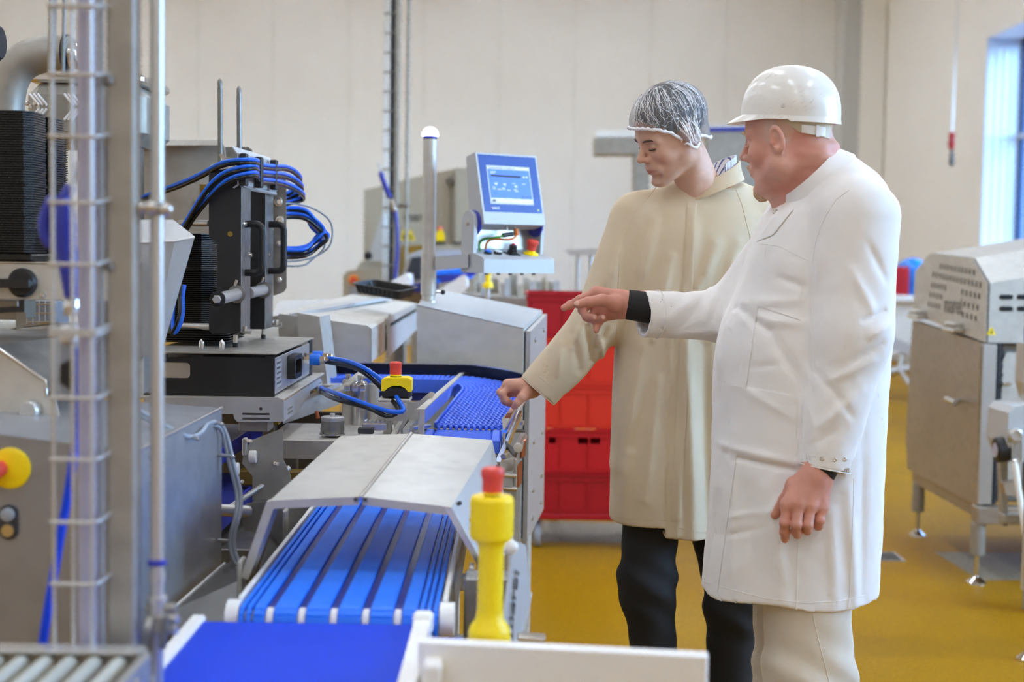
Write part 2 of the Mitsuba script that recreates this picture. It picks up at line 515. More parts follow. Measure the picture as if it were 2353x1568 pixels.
# ceiling lamps; the unseen rows behind the camera are added to brighten front faces
k = 0
for i, x in enumerate((-7.2, -3.6, -0.4, 2.6)):
    for j, yy in enumerate((-13.6, -9.9, -6.2, -2.5, 1.2, 4.9, 8.6, 12.3, 16.0, 19.7)):
        t = thing('ceiling_lamp', 'long white ceiling lamp above the hall', 'lamp', 'ceiling lamps')
        part(t, 'housing', box([x - 0.2, yy - 0.95, LAMP_Z + 0.012], [x + 0.2, yy + 0.95, LAMP_Z + 0.1], 0.01), 'white_plastic')
        q = trimesh.Trimesh([[x - 0.17, yy - 0.9, LAMP_Z], [x + 0.17, yy - 0.9, LAMP_Z], [x + 0.17, yy + 0.9, LAMP_Z], [x - 0.17, yy + 0.9, LAMP_Z]], [[0, 2, 1], [0, 3, 2]], process=False)
        s = mikit.ply(q, 'white_plastic')
        s['emitter'] = {'type': 'area', 'radiance': rgb(LAMP)}
        part(t, 'diffuser', s, None)
        part(t, 'hanger', [cyl([x, yy + e, LAMP_Z + 0.09], [x, yy + e, ZC], 0.006, 8) for e in (-0.7, 0.7)], 'steel_plain')
# ------------------------------------------------------------------ people: shared builders
def head_rot(yaw, pitch, roll):
    yaw, pitch, roll = map(math.radians, (yaw, pitch, roll))
    c, s = math.cos, math.sin
    Rx = np.array([[1, 0, 0], [0, c(roll), -s(roll)], [0, s(roll), c(roll)]])
    Ry = np.array([[c(pitch), 0, s(pitch)], [0, 1, 0], [-s(pitch), 0, c(pitch)]])
    a = -math.pi / 2 - yaw
    return np.array([[c(a), -s(a), 0], [s(a), c(a), 0], [0, 0, 1]]) @ Ry @ Rx


def head_sdf(q, o):
    """A head in its own frame: x forward, y to its left, z up, the origin between the ears. o: proportions."""
    y = np.stack([q[:, 0], np.abs(q[:, 1]), q[:, 2]], 1)
    jw, fat = o.get('jaw', 1.0), o.get('fat', 0.0)
    d = ell(q, (-0.012, 0, 0.036), (0.099, 0.077, 0.088))
    d = smin(d, ell(q, (0.03, 0, -0.005), (0.062, 0.061, 0.088)), 0.03)
    d = smin(d, ell(q, (0.034, 0, -0.062), (0.052, 0.048 + fat * 0.6, 0.06)), 0.025)
    d = smin(d, cap(y, (0.004, 0.052 * jw + fat, -0.066), (0.072, 0.014, -0.112), 0.019 + fat, 0.018 + fat * 0.4), 0.03)
    d = smin(d, cap(y, (0.002, 0.056 * jw, -0.02), (0.002, 0.052 * jw + fat, -0.07), 0.02), 0.03)
    d = smin(d, ell(q, (0.082, 0, -0.112), (0.018, 0.021, 0.017)), 0.016)
    d = smin(d, ell(y, (0.056, 0.045, -0.034), (0.026, 0.02, 0.02)), 0.028)                          # cheekbones
    d = smin(d, cap(y, (0.0875, 0.0, 0.013), (0.073, 0.046, 0.011), 0.0105, 0.0085), 0.016)              # brow
    d = smax(d, -ell(y, (0.095, 0.031, -0.007), (0.015, 0.018, 0.012)), 0.016)                        # sockets
    d = smin(d, ell(y, (0.0745, 0.031, -0.008), (0.0138, 0.0145, 0.0128)), 0.004)                     # eye and lids
    d = smax(d, -(cap(y, (0.089, 0.018, -0.0125), (0.083, 0.043, -0.0125), 0.0012)), 0.0025)
    d = smin(d, cap(q, (0.088, 0, 0.006), (0.1125, 0, -0.033), 0.0065, 0.0085), 0.011)                 # nose
    d = smin(d, ell(q, (0.1125, 0, -0.0365), (0.0105, 0.0105, 0.0092)), 0.007)
    d = smin(d, ell(y, (0.099, 0.0125, -0.04), (0.012, 0.008, 0.0085)), 0.006)
    d = smax(d, -ell(y, (0.104, 0.0075, -0.049), (0.005, 0.0035, 0.004)), 0.003)
    d = smin(d, ell(q, (0.084, 0, -0.073), (0.018, 0.03, 0.022)), 0.02)                               # mouth
    d = smin(d, cap(y, (0.1005, 0.0, -0.0705), (0.089, 0.022, -0.0745), 0.0058, 0.003), 0.005)
    d = smin(d, cap(y, (0.0985, 0.0, -0.0825), (0.088, 0.02, -0.0775), 0.0072, 0.003), 0.005)
    d = smax(d, -cap(y, (0.1085, 0.0, -0.0765), (0.092, 0.026, -0.0765), 0.0014), 0.003)
    d = smax(d, -cap(y, (0.113, 0, -0.094), (0.09, 0.02, -0.097), 0.009), 0.012)
    # ears
    fl = o.get('flare', 0.36)
    R = np.array([[0.93, fl, -0.18], [-fl, 0.93, 0.1], [0.21, -0.03, 0.98]]).T
    R = np.linalg.qr(R)[0] * np.sign(np.diag(np.linalg.qr(R)[1]))
    ec = np.array([-0.012 + o.get('earx', 0.0), 0.079 + o.get('ear', 0), -0.008])
    e = ell(y, ec, (0.0185, 0.0075, 0.0335), R)
    e = smin(e, ell(y, ec + [0.004, -0.006, -0.026], (0.01, 0.008, 0.011)), 0.008)
    e = smax(e, -ell(y, ec + [0.002, 0.0105, 0.002], (0.0135, 0.0122, 0.0245), R), 0.002)
    e = smax(e, -ell(y, ec + [0.006, 0.004, -0.006], (0.0065, 0.009, 0.009)), 0.003)
    e = smin(e, cap(y, ec + [-0.008, 0.0, 0.014], ec + [-0.0085, 0.0, -0.006], 0.0026, 0.0028), 0.003)
    e = smin(e, ell(y, ec + [0.0125, -0.002, -0.008], (0.006, 0.006, 0.007)), 0.005)
    d = smin(d, e, 0.007)
    return d


def chain(p, pts, r0, r1, k=0.004):
    n = len(pts) - 1
    rs = np.linspace(r0, r1, n + 1)
    d = cap(p, pts[0], pts[1], rs[0], rs[1])
    for i in range(1, n):
        d = smin(d, cap(p, pts[i], pts[i + 1], rs[i], rs[i + 1]), k)
    return d


def hand_sdf(p, h):
    """h: wrist and forearm points, palm (list of knuckles), fingers (chains from the knuckle to the tip), thumb; each point already in space."""
    pal = cap(p, h['fore'], h['wrist'], h['rw'] * 1.12, h['rw'])
    w, K = h['wrist'], h['knuckles']
    t = h.get('pt', 0.012)
    for i, k in enumerate(K):
        base = w + (k - w) * 0.12 + (k - np.mean(K, 0)) * 0.55
        pal = smin(pal, cap(p, base, k, t * 1.25, t), 0.014)
        pal = smin(pal, cap(p, w, k, h['rw'] * 0.72, t), 0.012)
    for a, b in zip(K[:-1], K[1:]):
        pal = smin(pal, cap(p, a, b, t * 0.92), 0.006)
    fing = None
    for c, r in h['fingers']:
        d = chain(p, c, r * 1.1, r * 0.82)
        for k in c[1:-1]:
            d = smin(d, np.linalg.norm(p - np.asarray(k, np.float32), axis=1) - r * 1.04, 0.003)
        fing = d if fing is None else smin(fing, d, 0.0012)
    d = smin(pal, fing, 0.008)
    th, r = h['thumb']
    d = smin(d, smin(chain(p, th, r * 1.45, r * 0.85), cap(p, th[0], w + (th[0] - w) * 0.35, r * 1.6, r * 1.7), 0.012), 0.007)
    return d


def union(ms):
    out = None
    for m in ms:
        k = as_manifold(m)
        out = k if out is None else out + k
    q = out.to_mesh()
    return trimesh.Trimesh(np.asarray(q.vert_properties)[:, :3].astype(float), np.asarray(q.tri_verts).astype(int), process=False)


def as_manifold(m):
    return mf.Manifold(mf.Mesh(np.asarray(m.vertices, np.float32), np.asarray(m.faces, np.uint32)))


def solid(f, lo, hi, h):
    """Like sdf_mesh, for a mesh that will be joined to others: the grid is shifted until the surface is a clean manifold."""
    for k in range(8):
        m = sdf_mesh(f, np.asarray(lo) - 0.37 * h * k, hi, h * (1 + 0.013 * k))
        if as_manifold(m).status() == mf.Error.NoError:
            return m
    return m


def hand_mesh(h):
    pts = np.vstack([h['knuckles'], h['thumb'][0], h['fore'][None], h['wrist'][None]] + [c for c, _ in h['fingers']])
    return bounds_mesh(lambda p: hand_sdf(p, h), pts, 0.05, 0.0019, solid)


def bounds_mesh(f, pts, pad, h, make=sdf_mesh):
    pts = np.asarray(pts)
    return make(f, pts.min(0) - pad, pts.max(0) + pad, h)


class Loft:
    """A trunk given by its outline in the frame: rows of (pixel y, left x, right x, half depth, centre distance)."""

    def __init__(self, rows, D, power=2.3):
        z, cx, rx, ry, cy = [], [], [], [], []
        for y, l, r, hd, dc in rows:
            a, b = P(l, y, D), P(r, y, D)
            z.append((a[2] + b[2]) / 2), cx.append((a[0] + b[0]) / 2), rx.append((b[0] - a[0]) / 2), ry.append(hd), cy.append(dc)
        o = np.argsort(z)
        z = np.array(z)[o]
        self.z0, self.z1, self.pw = z[0], z[-1], power
        self.zs = np.linspace(z[0], z[-1], 256)
        self.t = [PchipInterpolator(z, np.array(v)[o])(self.zs) for v in (cx, rx, ry, cy)]

    def __call__(self, p):
        z = np.clip(p[:, 2], self.z0, self.z1)
        cx, rx, ry, cy = [np.interp(z, self.zs, v) for v in self.t]
        n = self.pw
        q = (np.abs((p[:, 0] - cx) / rx) ** n + np.abs((p[:, 1] - cy) / ry) ** n) ** (1 / n)
        ax, ay = np.abs(p[:, 0] - cx), np.abs(p[:, 1] - cy)
        w = np.sqrt(ax * ax + ay * ay) + 1e-6
        d = w * (1 - 1 / np.maximum(q, 1e-3))
        d = np.where(q < 0.3, -np.minimum(rx, ry) * 0.7, d)
        ov = p[:, 2] - z
        return np.where(np.abs(ov) > 0, np.sqrt(np.maximum(d, 0) ** 2 + ov ** 2) + np.minimum(np.maximum(d, -1e3), 0) * (ov == 0), d)


def folds_fn(folds, D):
    """Cloth folds as ridges (or, negative, creases) along segments given in pixels at distance D: (x0, y0, x1, y1, width px, height m)."""
    seg = []
    for x0, y0, x1, y1, w, h in folds:
        a, b = P(x0, y0, D), P(x1, y1, D)
        seg.append((a[[0, 2]], b[[0, 2]], w * D / FOCAL, h))

    def f(p):
        q = p[:, [0, 2]]
        out = np.zeros(len(p))
        for a, b, w, h in seg:
            ba = b - a
            t = np.clip(((q - a) @ ba) / (ba @ ba), 0, 1)
            d2 = ((q - a - t[:, None] * ba) ** 2).sum(1)
            out += h * np.exp(-d2 / (w * w)) * (0.35 + 0.65 * np.sin(np.pi * np.clip(t, 0.08, 0.92)))
        return out
    return f


def cast(mesh, o, d):
    """The first points where rays from o along d meet the mesh."""
    if not hasattr(mesh, 'caster'):
        mesh.caster = trimesh.ray.ray_pyembree.RayMeshIntersector(mesh, scale_to_box=False)
    tri = mesh.caster.intersects_first(o, d)
    f = np.asarray(mesh.faces)[np.maximum(tri, 0)]
    v = np.asarray(mesh.vertices)
    a, e1, e2 = v[f[:, 0]], v[f[:, 1]] - v[f[:, 0]], v[f[:, 2]] - v[f[:, 0]]
    n = np.cross(e1, e2)
    t = ((a - o) * n).sum(1) / np.where(np.abs((d * n).sum(1)) < 1e-15, 1e-15, (d * n).sum(1))
    return o + np.where(tri >= 0, t, 0.5)[:, None] * d, tri >= 0


def onto(mesh, pix, D0, lift=0.0):
    """Where the lines of sight through the pixels, starting at distance D0, meet the mesh; points that miss it are left out of the way of their neighbours."""
    o = np.array([P(x, y, D0) for x, y in pix])
    d = (o - CAM) / np.linalg.norm(o - CAM, axis=1, keepdims=True)
    q, ok = cast(mesh, o, d)
    if not ok.all() and ok.any():
        t = ((q - o) * d).sum(1)
        i = np.arange(len(t))
        near = np.array([i[ok][np.argmin(np.abs(i[ok] - k))] for k in i])
        q = o + d * t[near][:, None]
    return q - d * lift


def dense(pix, step=9.0):
    pix = np.asarray(pix, float)
    out = [pix[0]]
    for a, b in zip(pix[:-1], pix[1:]):
        n = max(1, int(np.linalg.norm(b - a) / step))
        out += [a + (b - a) * (k + 1) / n for k in range(n)]
    return np.array(out)


def seam(f, pix, D0, r=0.0011, lift=0.0002):
    return tube(onto(f, dense(pix), D0, lift), r, 6)


def patch(f, c, D0, nx=18, ny=18, t=0.0025):
    """A sewn-on piece of cloth lying on the surface f: the four corners c in pixels, clockwise from top left."""
    c = np.asarray(c, float)
    u, v = np.meshgrid(np.linspace(0, 1, nx), np.linspace(0, 1, ny))
    u, v = u.ravel()[:, None], v.ravel()[:, None]
    pix = c[0] * (1 - u) * (1 - v) + c[1] * u * (1 - v) + c[2] * u * v + c[3] * (1 - u) * v
    a, b = onto(f, pix, D0, t), onto(f, pix, D0, -t)
    i, j = np.meshgrid(np.arange(ny - 1), np.arange(nx - 1), indexing='ij')
    k = (i * nx + j).ravel()
    q = np.stack([k, k + nx, k + nx + 1, k + 1], 1)
    n = nx * ny
    rim = np.concatenate([np.arange(nx), nx * np.arange(1, ny) + nx - 1, n - 2 - np.arange(nx - 1), nx * np.arange(ny - 2, 0, -1)])
    r2 = np.roll(rim, -1)
    q = np.vstack([q, q[:, ::-1] + n, np.stack([rim, r2, r2 + n, rim + n], 1)])
    return trimesh.Trimesh(np.vstack([a, b]), np.vstack([q[:, [0, 1, 2]], q[:, [0, 2, 3]]]), process=False)


def skin_mat(name):
    scene[name] = {'type': 'twosided', 'bsdf': {'type': 'principled', 'base_color': {'type': 'mesh_attribute', 'name': 'vertex_color'}, 'roughness': 0.48, 'specular': 0.4}}


def leg(hip, knee, ankle, r):
    def f(p):
        d = smin(cap(p, hip, knee, r[0], r[1]), cap(p, knee, ankle, r[1], r[2]), 0.05)
        kz = knee[2]
        w = 0.004 * np.sin((p[:, 2] - kz) * 75 + p[:, 0] * 45 + p[:, 1] * 20) * np.exp(-((p[:, 2] - kz) / 0.09) ** 2)
        return d + w + 0.012 * (meshkit.fbm(p * [10, 10, 8], 3) - 0.5)
    return f


def shoe(heel, d, s=1.0):
    d = np.array([d[0], d[1], 0.0]) / np.hypot(d[0], d[1])
    toe = heel + d * 0.21 * s

    def f(p):
        q = smin(cap(p, heel + [0, 0, 0.05], toe + [0, 0, 0.034], 0.042, 0.034), cap(p, heel + [0, 0, 0.05], heel + [0, 0, 0.1], 0.042, 0.045), 0.03)
        return smax(q, 0.004 - p[:, 2], 0.004)
    return f, toe


skin_mat('skin')
# ------------------------------------------------------------------ the man in the beige coat
def young_man():
    t = thing('person', 'person in a beige coat and white hairnet looking down and touching the conveyor rail', 'person')
    D = 3.58
    R, o = head_rot(68, 26, -8), np.array([0.3775, 3.5, 1.7505])
    S = 0.88
    inv = lambda p: ((p - o) @ R) / S
    prop = {'jaw': 0.97}
    nb = P(1622, 452, 3.585)                        # foot of the neck
    nk = o + R @ np.array([-0.028, 0, -0.085]) * S

    def headf(p):
        p = p.astype(np.float32)
        d = head_sdf(inv(p), prop) * S
        d = smin(d, cap(p, nk, nb + [0, 0.0, -0.02], 0.049, 0.057), 0.02)
        ctr = o + R @ np.array([0.0, 0.03, -0.13]) * S
        d = smin(d, cap(p, o + R @ np.array([-0.03, 0.062, -0.045]) * S, nb + np.array([-0.035, -0.045, -0.01]), 0.011, 0.012), 0.02)
        return smax(d, nb[2] - 0.07 - p[:, 2], 0.005)

    hm = solid(headf, o - [0.17, 0.17, 0.27], o + [0.2, 0.2, 0.15], 0.0022)
    # hand on the rail
    px = lambda *a: np.array([P(x, y, d) for x, y, d in a])
    K = px((1174, 886, 3.535), (1168, 885, 3.556), (1170, 891, 3.578), (1176, 899, 3.597))
    hand = dict(fore=P(1262, 862, 3.56), wrist=P(1221, 891, 3.55), rw=0.0265, pt=0.0125, knuckles=K,
                fingers=[(px((1174, 886, 3.535), (1154, 905, 3.522), (1164, 921, 3.522), (1177, 927, 3.53)), 0.0083),
                         (px((1168, 885, 3.556), (1149, 902, 3.548), (1158, 921, 3.548), (1172, 928, 3.552)), 0.0085),
                         (px((1170, 891, 3.578), (1152, 907, 3.572), (1160, 924, 3.57), (1172, 930, 3.572)), 0.0082),
                         (px((1176, 899, 3.597), (1160, 913, 3.594), (1166, 926, 3.592), (1176, 932, 3.59)), 0.0072)],
                thumb=(px((1212, 903, 3.525), (1199, 914, 3.507), (1189, 926, 3.505), (1182, 935, 3.512)), 0.0092))
    hand_m = hand_mesh(hand)
    # the body under the clothes
    sl, sr = P(1470, 500, 3.6), P(1735, 488, 3.62)
    el, hips = P(1376, 738, 3.56), P(1575, 1060, 3.6)
    er = P(1728, 770, 3.64)
    Lh, Rh = P(1502, 1100, 3.6), P(1628, 1100, 3.62)
    Lk, Rk = P(1487, 1345, 3.57), P(1688, 1385, 3.57)
    La, Ra = P(1532, 1830, 3.6), P(1662, 1830, 3.62)
    La[2] = Ra[2] = 0.09

    def bodyf(p):
        d = cap(p, sl, sr, 0.05)
        d = smin(d, ell(p, (nb + hips) / 2 + [0, 0, 0.08], (0.14, 0.09, 0.3)), 0.05)
        d = smin(d, cap(p, nb + [0, 0, -0.03], nb + [0, 0, -0.12], 0.05, 0.07), 0.05)
        d = smin(d, smin(cap(p, sl, el, 0.045, 0.037), cap(p, el, hand['fore'], 0.037, 0.028), 0.02), 0.03)
        d = smin(d, smin(cap(p, sr, er, 0.045, 0.037), cap(p, er, er + [0.01, -0.07, -0.24], 0.037, 0.028), 0.02), 0.03)
        d = smin(d, cap(p, Lh, Rh, 0.075), 0.05)
        for h, k, a in ((Lh, Lk, La), (Rh, Rk, Ra)):
            d = smin(d, smin(cap(p, h, k, 0.07, 0.045), cap(p, k, a, 0.045, 0.035), 0.02), 0.03)
        return d
    bm = bounds_mesh(bodyf, [sl, sr, el, er, La, Ra, nb, hand['fore']], 0.13, 0.011, solid)
    body = union([hm, bm, hand_m])
    q = inv(np.asarray(body.vertices))
    y = np.abs(q[:, 1])
    n1 = meshkit.fbm(np.asarray(body.vertices) * 60, 3)[:, None]
    base = np.array(lin(208, 168, 146)) * (0.9 + 0.2 * n1)
    g = lambda c, r: np.exp(-(((q - c) / r) ** 2).sum(1))[:, None]
    yq = np.stack([q[:, 0], y, q[:, 2]], 1)
    gy = lambda c, r: np.exp(-(((yq - c) / r) ** 2).sum(1))[:, None]
    mixc = lambda a, b, w: a * (1 - w) + np.array(b) * w
    col = mixc(base, lin(206, 136, 112), 0.5 * gy((0.07, 0.045, -0.045), (0.03, 0.025, 0.03)))
    col = mixc(col, lin(178, 104, 92), 0.85 * np.clip(gy((0.098, 0.0, -0.077), (0.012, 0.022, 0.0085)) * 1.5, 0, 1))
    col = mixc(col, lin(200, 128, 104), 0.5 * gy((0.112, 0.0, -0.04), (0.016, 0.02, 0.014)))
    col = mixc(col, lin(160, 124, 104), 0.45 * np.clip(g((0.07, 0, -0.115), (0.045, 0.06, 0.03)), 0, 1))
    col = mixc(col, lin(206, 126, 106), 0.6 * gy((-0.012, 0.084, -0.008), (0.025, 0.02, 0.035)))
    hd = np.linalg.norm(np.asarray(body.vertices) - K.mean(0), axis=1) < 0.1
    col[hd] = np.array(lin(204, 150, 126)) * (0.88 + 0.24 * n1[hd])
    part(t, 'body', body, 'skin', True, color=col)

    H = lambda *a: o + R @ (np.array(a) * S)
    scal = lambda p: inv(p)

    # hair, brows, lashes
    def hairf(p):
        q = scal(p.astype(np.float32))
        d = ell(q, (-0.014, 0, 0.04), (0.103, 0.083, 0.092))
        cut = q[:, 2] - (0.035 + 0.42 * (q[:, 0] - 0.06) - 0.9 * np.maximum(0, np.abs(q[:, 1]) - 0.05))
        cut = np.minimum(cut, 0.085 - q[:, 0] + 0.25 * (q[:, 2] - 0.06))
        d = smax(d, -cut, 0.006)
        return d * S + 0.0025 * (meshkit.fbm(p * [120, 120, 60], 2) - 0.5)
    mat('hair_dark', lambda p, n, uv: mix(lin(20, 17, 15), lin(48, 40, 35), noise(p.x * 300, p.y * 300, p.z * 60)), 0.5)
    part(t, 'hair', sdf_mesh(hairf, o - 0.13, o + 0.15, 0.003), 'hair_dark', True)
    mat('hair_brow', lin(74, 56, 46), 0.7)
    for s in (1, -1):
        br = np.array([H(0.096, s * 0.010, 0.008), H(0.0955, s * 0.024, 0.0125), H(0.089, s * 0.039, 0.013), H(0.078, s * 0.051, 0.0075)])
        part(t, 'eyebrow', tube(br, np.sin(np.linspace(0.5, 2.9, 14)) * 0.0026, 8, 14), 'hair_brow', True)
        la = np.array([H(0.0885, s * 0.0185, -0.0135), H(0.0895, s * 0.031, -0.0155), H(0.081, s * 0.044, -0.0135)])
        part(t, 'eyelash', tube(la, np.array([0.0006] + [0.0014] * 8 + [0.0007]), 6, 10), 'hair_dark', True)

    # hairnet: a thin gathered film over the hair, an elastic hem and raised creases
    scene['net_film'] = {'type': 'principledthin', 'base_color': rgb((0.9, 0.92, 0.95)), 'roughness': 0.6, 'spec_trans': 0.84, 'diff_trans': 0.8, 'eta': 1.05}
    mat('net_white', lin(236, 238, 242), 0.6)

    def netf(p):
        q = scal(p.astype(np.float32))
        d = ell(q, (-0.010, 0, 0.040), (0.116, 0.088, 0.096))
        d = smin(d, ell(np.stack([q[:, 0], np.abs(q[:, 1]), q[:, 2]], 1), (-0.008, 0.083, -0.016), (0.032, 0.02, 0.046)), 0.02)
        d = smin(d, ell(q, (-0.064, 0, -0.03), (0.045, 0.062, 0.05)), 0.02)
        a = np.arctan2(q[:, 1], q[:, 0] + 0.014)
        return (d + 0.0022 * np.sin(a * 34 + 3 * np.sin(q[:, 2] * 60)) * np.clip(1.2 - q[:, 2] * 9, 0.1, 1)) * S
    cutz = lambda q: 0.004 + 0.5 * q[:, 0] - 0.043 * np.exp(-((q[:, 0] + 0.004) / 0.03) ** 2) - 0.012 * np.exp(-((q[:, 0] + 0.085) / 0.03) ** 2)
    nm = sdf_mesh(netf, o - 0.15, o + 0.16, 0.003)
    v = np.asarray(nm.vertices)
    keep = (scal(v)[:, 2] > cutz(scal(v)))[nm.faces].all(1)
    net = part(t, 'hairnet', trimesh.Trimesh(v, nm.faces[keep], process=True), 'net_film', True, label='white gathered hairnet')
    rng = np.random.default_rng(4)

    def on_net(dirs, c=(-0.014, 0, 0.03)):
        d = (R @ dirs.T).T
        d /= np.linalg.norm(d, axis=1, keepdims=True)
        s = H(*c) + d * 0.22
        return cast(nm, s, -d)[0]
    # hem: follow the cut line round the head
    ang = np.linspace(0, 2 * np.pi, 97)[:-1]
    hem = []
    for a in ang:
        zz = np.linspace(-1.2, 0.9, 120)
        pts = on_net(np.stack([np.full(120, math.cos(a)), np.full(120, math.sin(a)), zz], 1))
        q = scal(pts)
        hem.append(pts[np.argmin(np.abs(q[:, 2] - cutz(q)))])
    hem = np.array(hem)
    hem = hem + (hem - H(-0.014, 0, 0.02)) * 0.022
    hem = hem + (meshkit.noise(np.stack([ang * 9, ang * 0, ang * 0], 1), 3)[:, None] - 0.5) * 0.003
    part(net, 'elastic_hem', tube(hem, 0.0032 + 0.0016 * np.abs(np.sin(ang * 24)), 8, closed=True), 'net_white', True)
    # creases: lines fanning from the temple and the crown, and short cross lines
    cre = []
    dirv = lambda a, e: np.stack([np.cos(a) * np.cos(e), np.sin(a) * np.cos(e), np.sin(e)], 1)
    for k in range(110):
        s = np.linspace(0, 1, 30)
        a0 = rng.uniform(-0.5, 2.9)
        e0, e1 = rng.uniform(-0.3, 0.6), rng.uniform(0.7, 1.5)
        a = a0 + (1.45 - a0) * 0.25 * (1 - s) + 0.03 * np.sin(s * rng.uniform(8, 26) + k)
        pts = on_net(dirv(a, e0 + (e1 - e0) * s))
        q = scal(pts)
        ok = q[:, 2] > cutz(q)
        if ok.sum() > 8:
            pts = pts[ok]
            cre.append(tube(pts, np.sin(np.linspace(0.15, 3.0, len(pts))) * rng.uniform(0.00025, 0.0006), 5))
    for k in range(190):
        a0, e0 = rng.uniform(-0.6, 2.9), rng.uniform(-0.2, 1.35)
        s = np.linspace(0, 1, 9)
        a = a0 + rng.uniform(0.07, 0.22) * s / max(0.3, math.cos(e0))
        e = e0 + 0.025 * np.sin(s * 7 + k) + rng.uniform(-0.08, 0.08) * s
        pts = on_net(dirv(a, e))
        q = scal(pts)
        if (q[:, 2] > cutz(q)).all():
            cre.append(tube(pts, np.sin(np.linspace(0.2, 2.9, 9)) * rng.uniform(0.0003, 0.00065), 5))
    for k in range(26):                                        # the gathered bunch at the ear
        a = rng.uniform(1.35, 1.95) + np.linspace(0, rng.uniform(-0.35, 0.35), 12)
        z = np.linspace(-0.62, rng.uniform(-0.1, 0.25), 12) + 0.03 * np.sin(np.linspace(0, 9, 12) + k)
        pts = on_net(np.stack([np.cos(a), np.sin(a), z], 1))
        cre.append(tube(pts, np.sin(np.linspace(0.5, 2.7, 12)) * rng.uniform(0.0008, 0.0019), 5))
    part(net, 'crease', cre, 'net_white', True, kind='stuff')

    # beige coat
    rows = [(1260, 1400, 1672, 0.150, 3.60), (1100, 1402, 1678, 0.148, 3.60), (1000, 1405, 1684, 0.142, 3.60), (900, 1408, 1692, 0.135, 3.60), (800, 1413, 1704, 0.130, 3.60),
            (700, 1418, 1722, 0.128, 3.60), (620, 1424, 1742, 0.126, 3.60), (550, 1436, 1758, 0.120, 3.60), (500, 1462, 1756, 0.105, 3.60), (465, 1510, 1728, 0.085, 3.60), (440, 1550, 1700, 0.07, 3.59)]
    trunk = Loft(rows, 3.60)
    fold = folds_fn([(1508, 505, 1462, 720, 13, .009), (1545, 590, 1500, 780, 11, .008), (1600, 500, 1588, 640, 12, .005), (1648, 560, 1590, 720, 14, .009), (1700, 560, 1660, 700, 14, .008),
                     (1478, 800, 1425, 1080, 18, .011), (1515, 880, 1480, 1150, 14, .007), (1450, 1050, 1430, 1190, 14, .007), (1578, 780, 1592, 1235, 17, .016), (1622, 800, 1628, 1230, 14, -.012),
                     (1560, 1020, 1556, 1230, 10, .007), (1548, 700, 1540, 980, 9, .004), (1470, 640, 1440, 800, 12, -.006), (1620, 640, 1600, 760, 10, -.006)], 3.46)
    fold0 = fold
    fold = lambda p: 1.45 * fold0(p)
    afold = folds_fn([(1352, 752, 1360, 830, 8, -.012), (1378, 770, 1392, 838, 8, .009), (1338, 740, 1318, 800, 8, .008), (1318, 770, 1330, 850, 9, -.006), (1290, 790, 1282, 860, 8, .006), (1262, 815, 1252, 870, 7, -.004),
                      (1402, 740, 1372, 800, 8, -.009), (1400, 640, 1372, 720, 9, -.008), (1425, 580, 1395, 680, 9, .008), (1372, 830, 1310, 905, 9, .005)], 3.5)
    afold0 = afold
    afold = lambda p: 1.5 * afold0(p)
    E, W = P(1374, 740, 3.56), P(1236, 899, 3.55)
    sh = P(1468, 508, 3.6)
    wd = (W - E) / np.linalg.norm(W - E)
    x_open = lambda p: np.interp(p[:, 2], [P(0, y, 3.46)[2] for y in (1240, 1000, 800, 460)], [P(x, 800, 3.46)[0] for x in (1536, 1540, 1547, 1578)])
    hemL, hemR = 0.777, 0.752

    def coatf(p):
        d = trunk(p) - fold(p) * (p[:, 1] < 3.6)
        d = smin(d, cap(p, sh, P(1575, 470, 3.6), 0.062, 0.06), 0.05)
        d = smin(d, cap(p, P(1740, 500, 3.62), P(1640, 458, 3.61), 0.066, 0.06), 0.05)
        a = smin(cap(p, sh, E, 0.072, 0.0625), cap(p, E, W, 0.0625, 0.054), 0.02) - afold(p)
        a = smax(a, (p - W) @ wd.astype(np.float32), 0.003)
        a = smax(a, -smax(cap(p, W - wd * 0.1, W + wd * 0.1, 0.048), -((p - (W - wd * 0.06)) @ wd.astype(np.float32)), 0.004), 0.002)
        d = smin(d, a, 0.028)
        d = smin(d, smin(cap(p, P(1740, 500, 3.62), er, 0.068, 0.06), cap(p, er, er + [0.01, -0.065, -0.22], 0.06, 0.052), 0.02), 0.025)
        xo = x_open(p)
        hem = np.where(p[:, 0] < xo, hemL, hemR)
        d = np.maximum(d, hem - p[:, 2])
        inner = np.maximum(d + 0.013, p[:, 2] - (hem + 0.14))
        d = np.maximum(d, -inner)
        groove = np.where((p[:, 1] < 3.58) & (p[:, 2] < P(0, 465, 3.46)[2]), np.exp(-((p[:, 0] - xo) / 0.0028) ** 2) * 0.004, 0)
        neck = cap(p, nb + [0, 0, 0.03], nb + [0, 0, -0.06], 0.066, 0.05)
        d = smax(d, -neck, 0.008)
        return d + groove + 0.006 * (meshkit.fbm(p * [11, 11, 5.5], 3, 5) - 0.5)

    mat('cloth_beige', lambda p, n, uv: mix(lin(198, 180, 150), lin(211, 194, 165), fbm(p.x * 8, p.y * 8, p.z * 8, 2)), 0.75, sheen=0.3, bump=lambda p, n, uv: noise(p.x * 700, p.y * 700, p.z * 700), bs=0.00025, eps=5e-4)
    pts = [P(1395, 1270, 3.6), P(1780, 430, 3.6), W - 0.05, E - 0.05, [0.4, 3.40, 1.0], [0.4, 3.78, 1.0]]
    cm = bounds_mesh(coatf, pts, 0.05, 0.0048)
    coat = part(t, 'coat', cm, 'cloth_beige', True, label='long beige work coat')
    C = cm
    part(coat, 'seam', seam(C, [(1512, 424), (1478, 470), (1440, 520), (1424, 590), (1418, 700), (1416, 790)], 3.3), 'cloth_beige', True)
    part(coat, 'seam', seam(C, [(1684, 420), (1705, 470), (1722, 540), (1728, 600)], 3.3), 'cloth_beige', True)
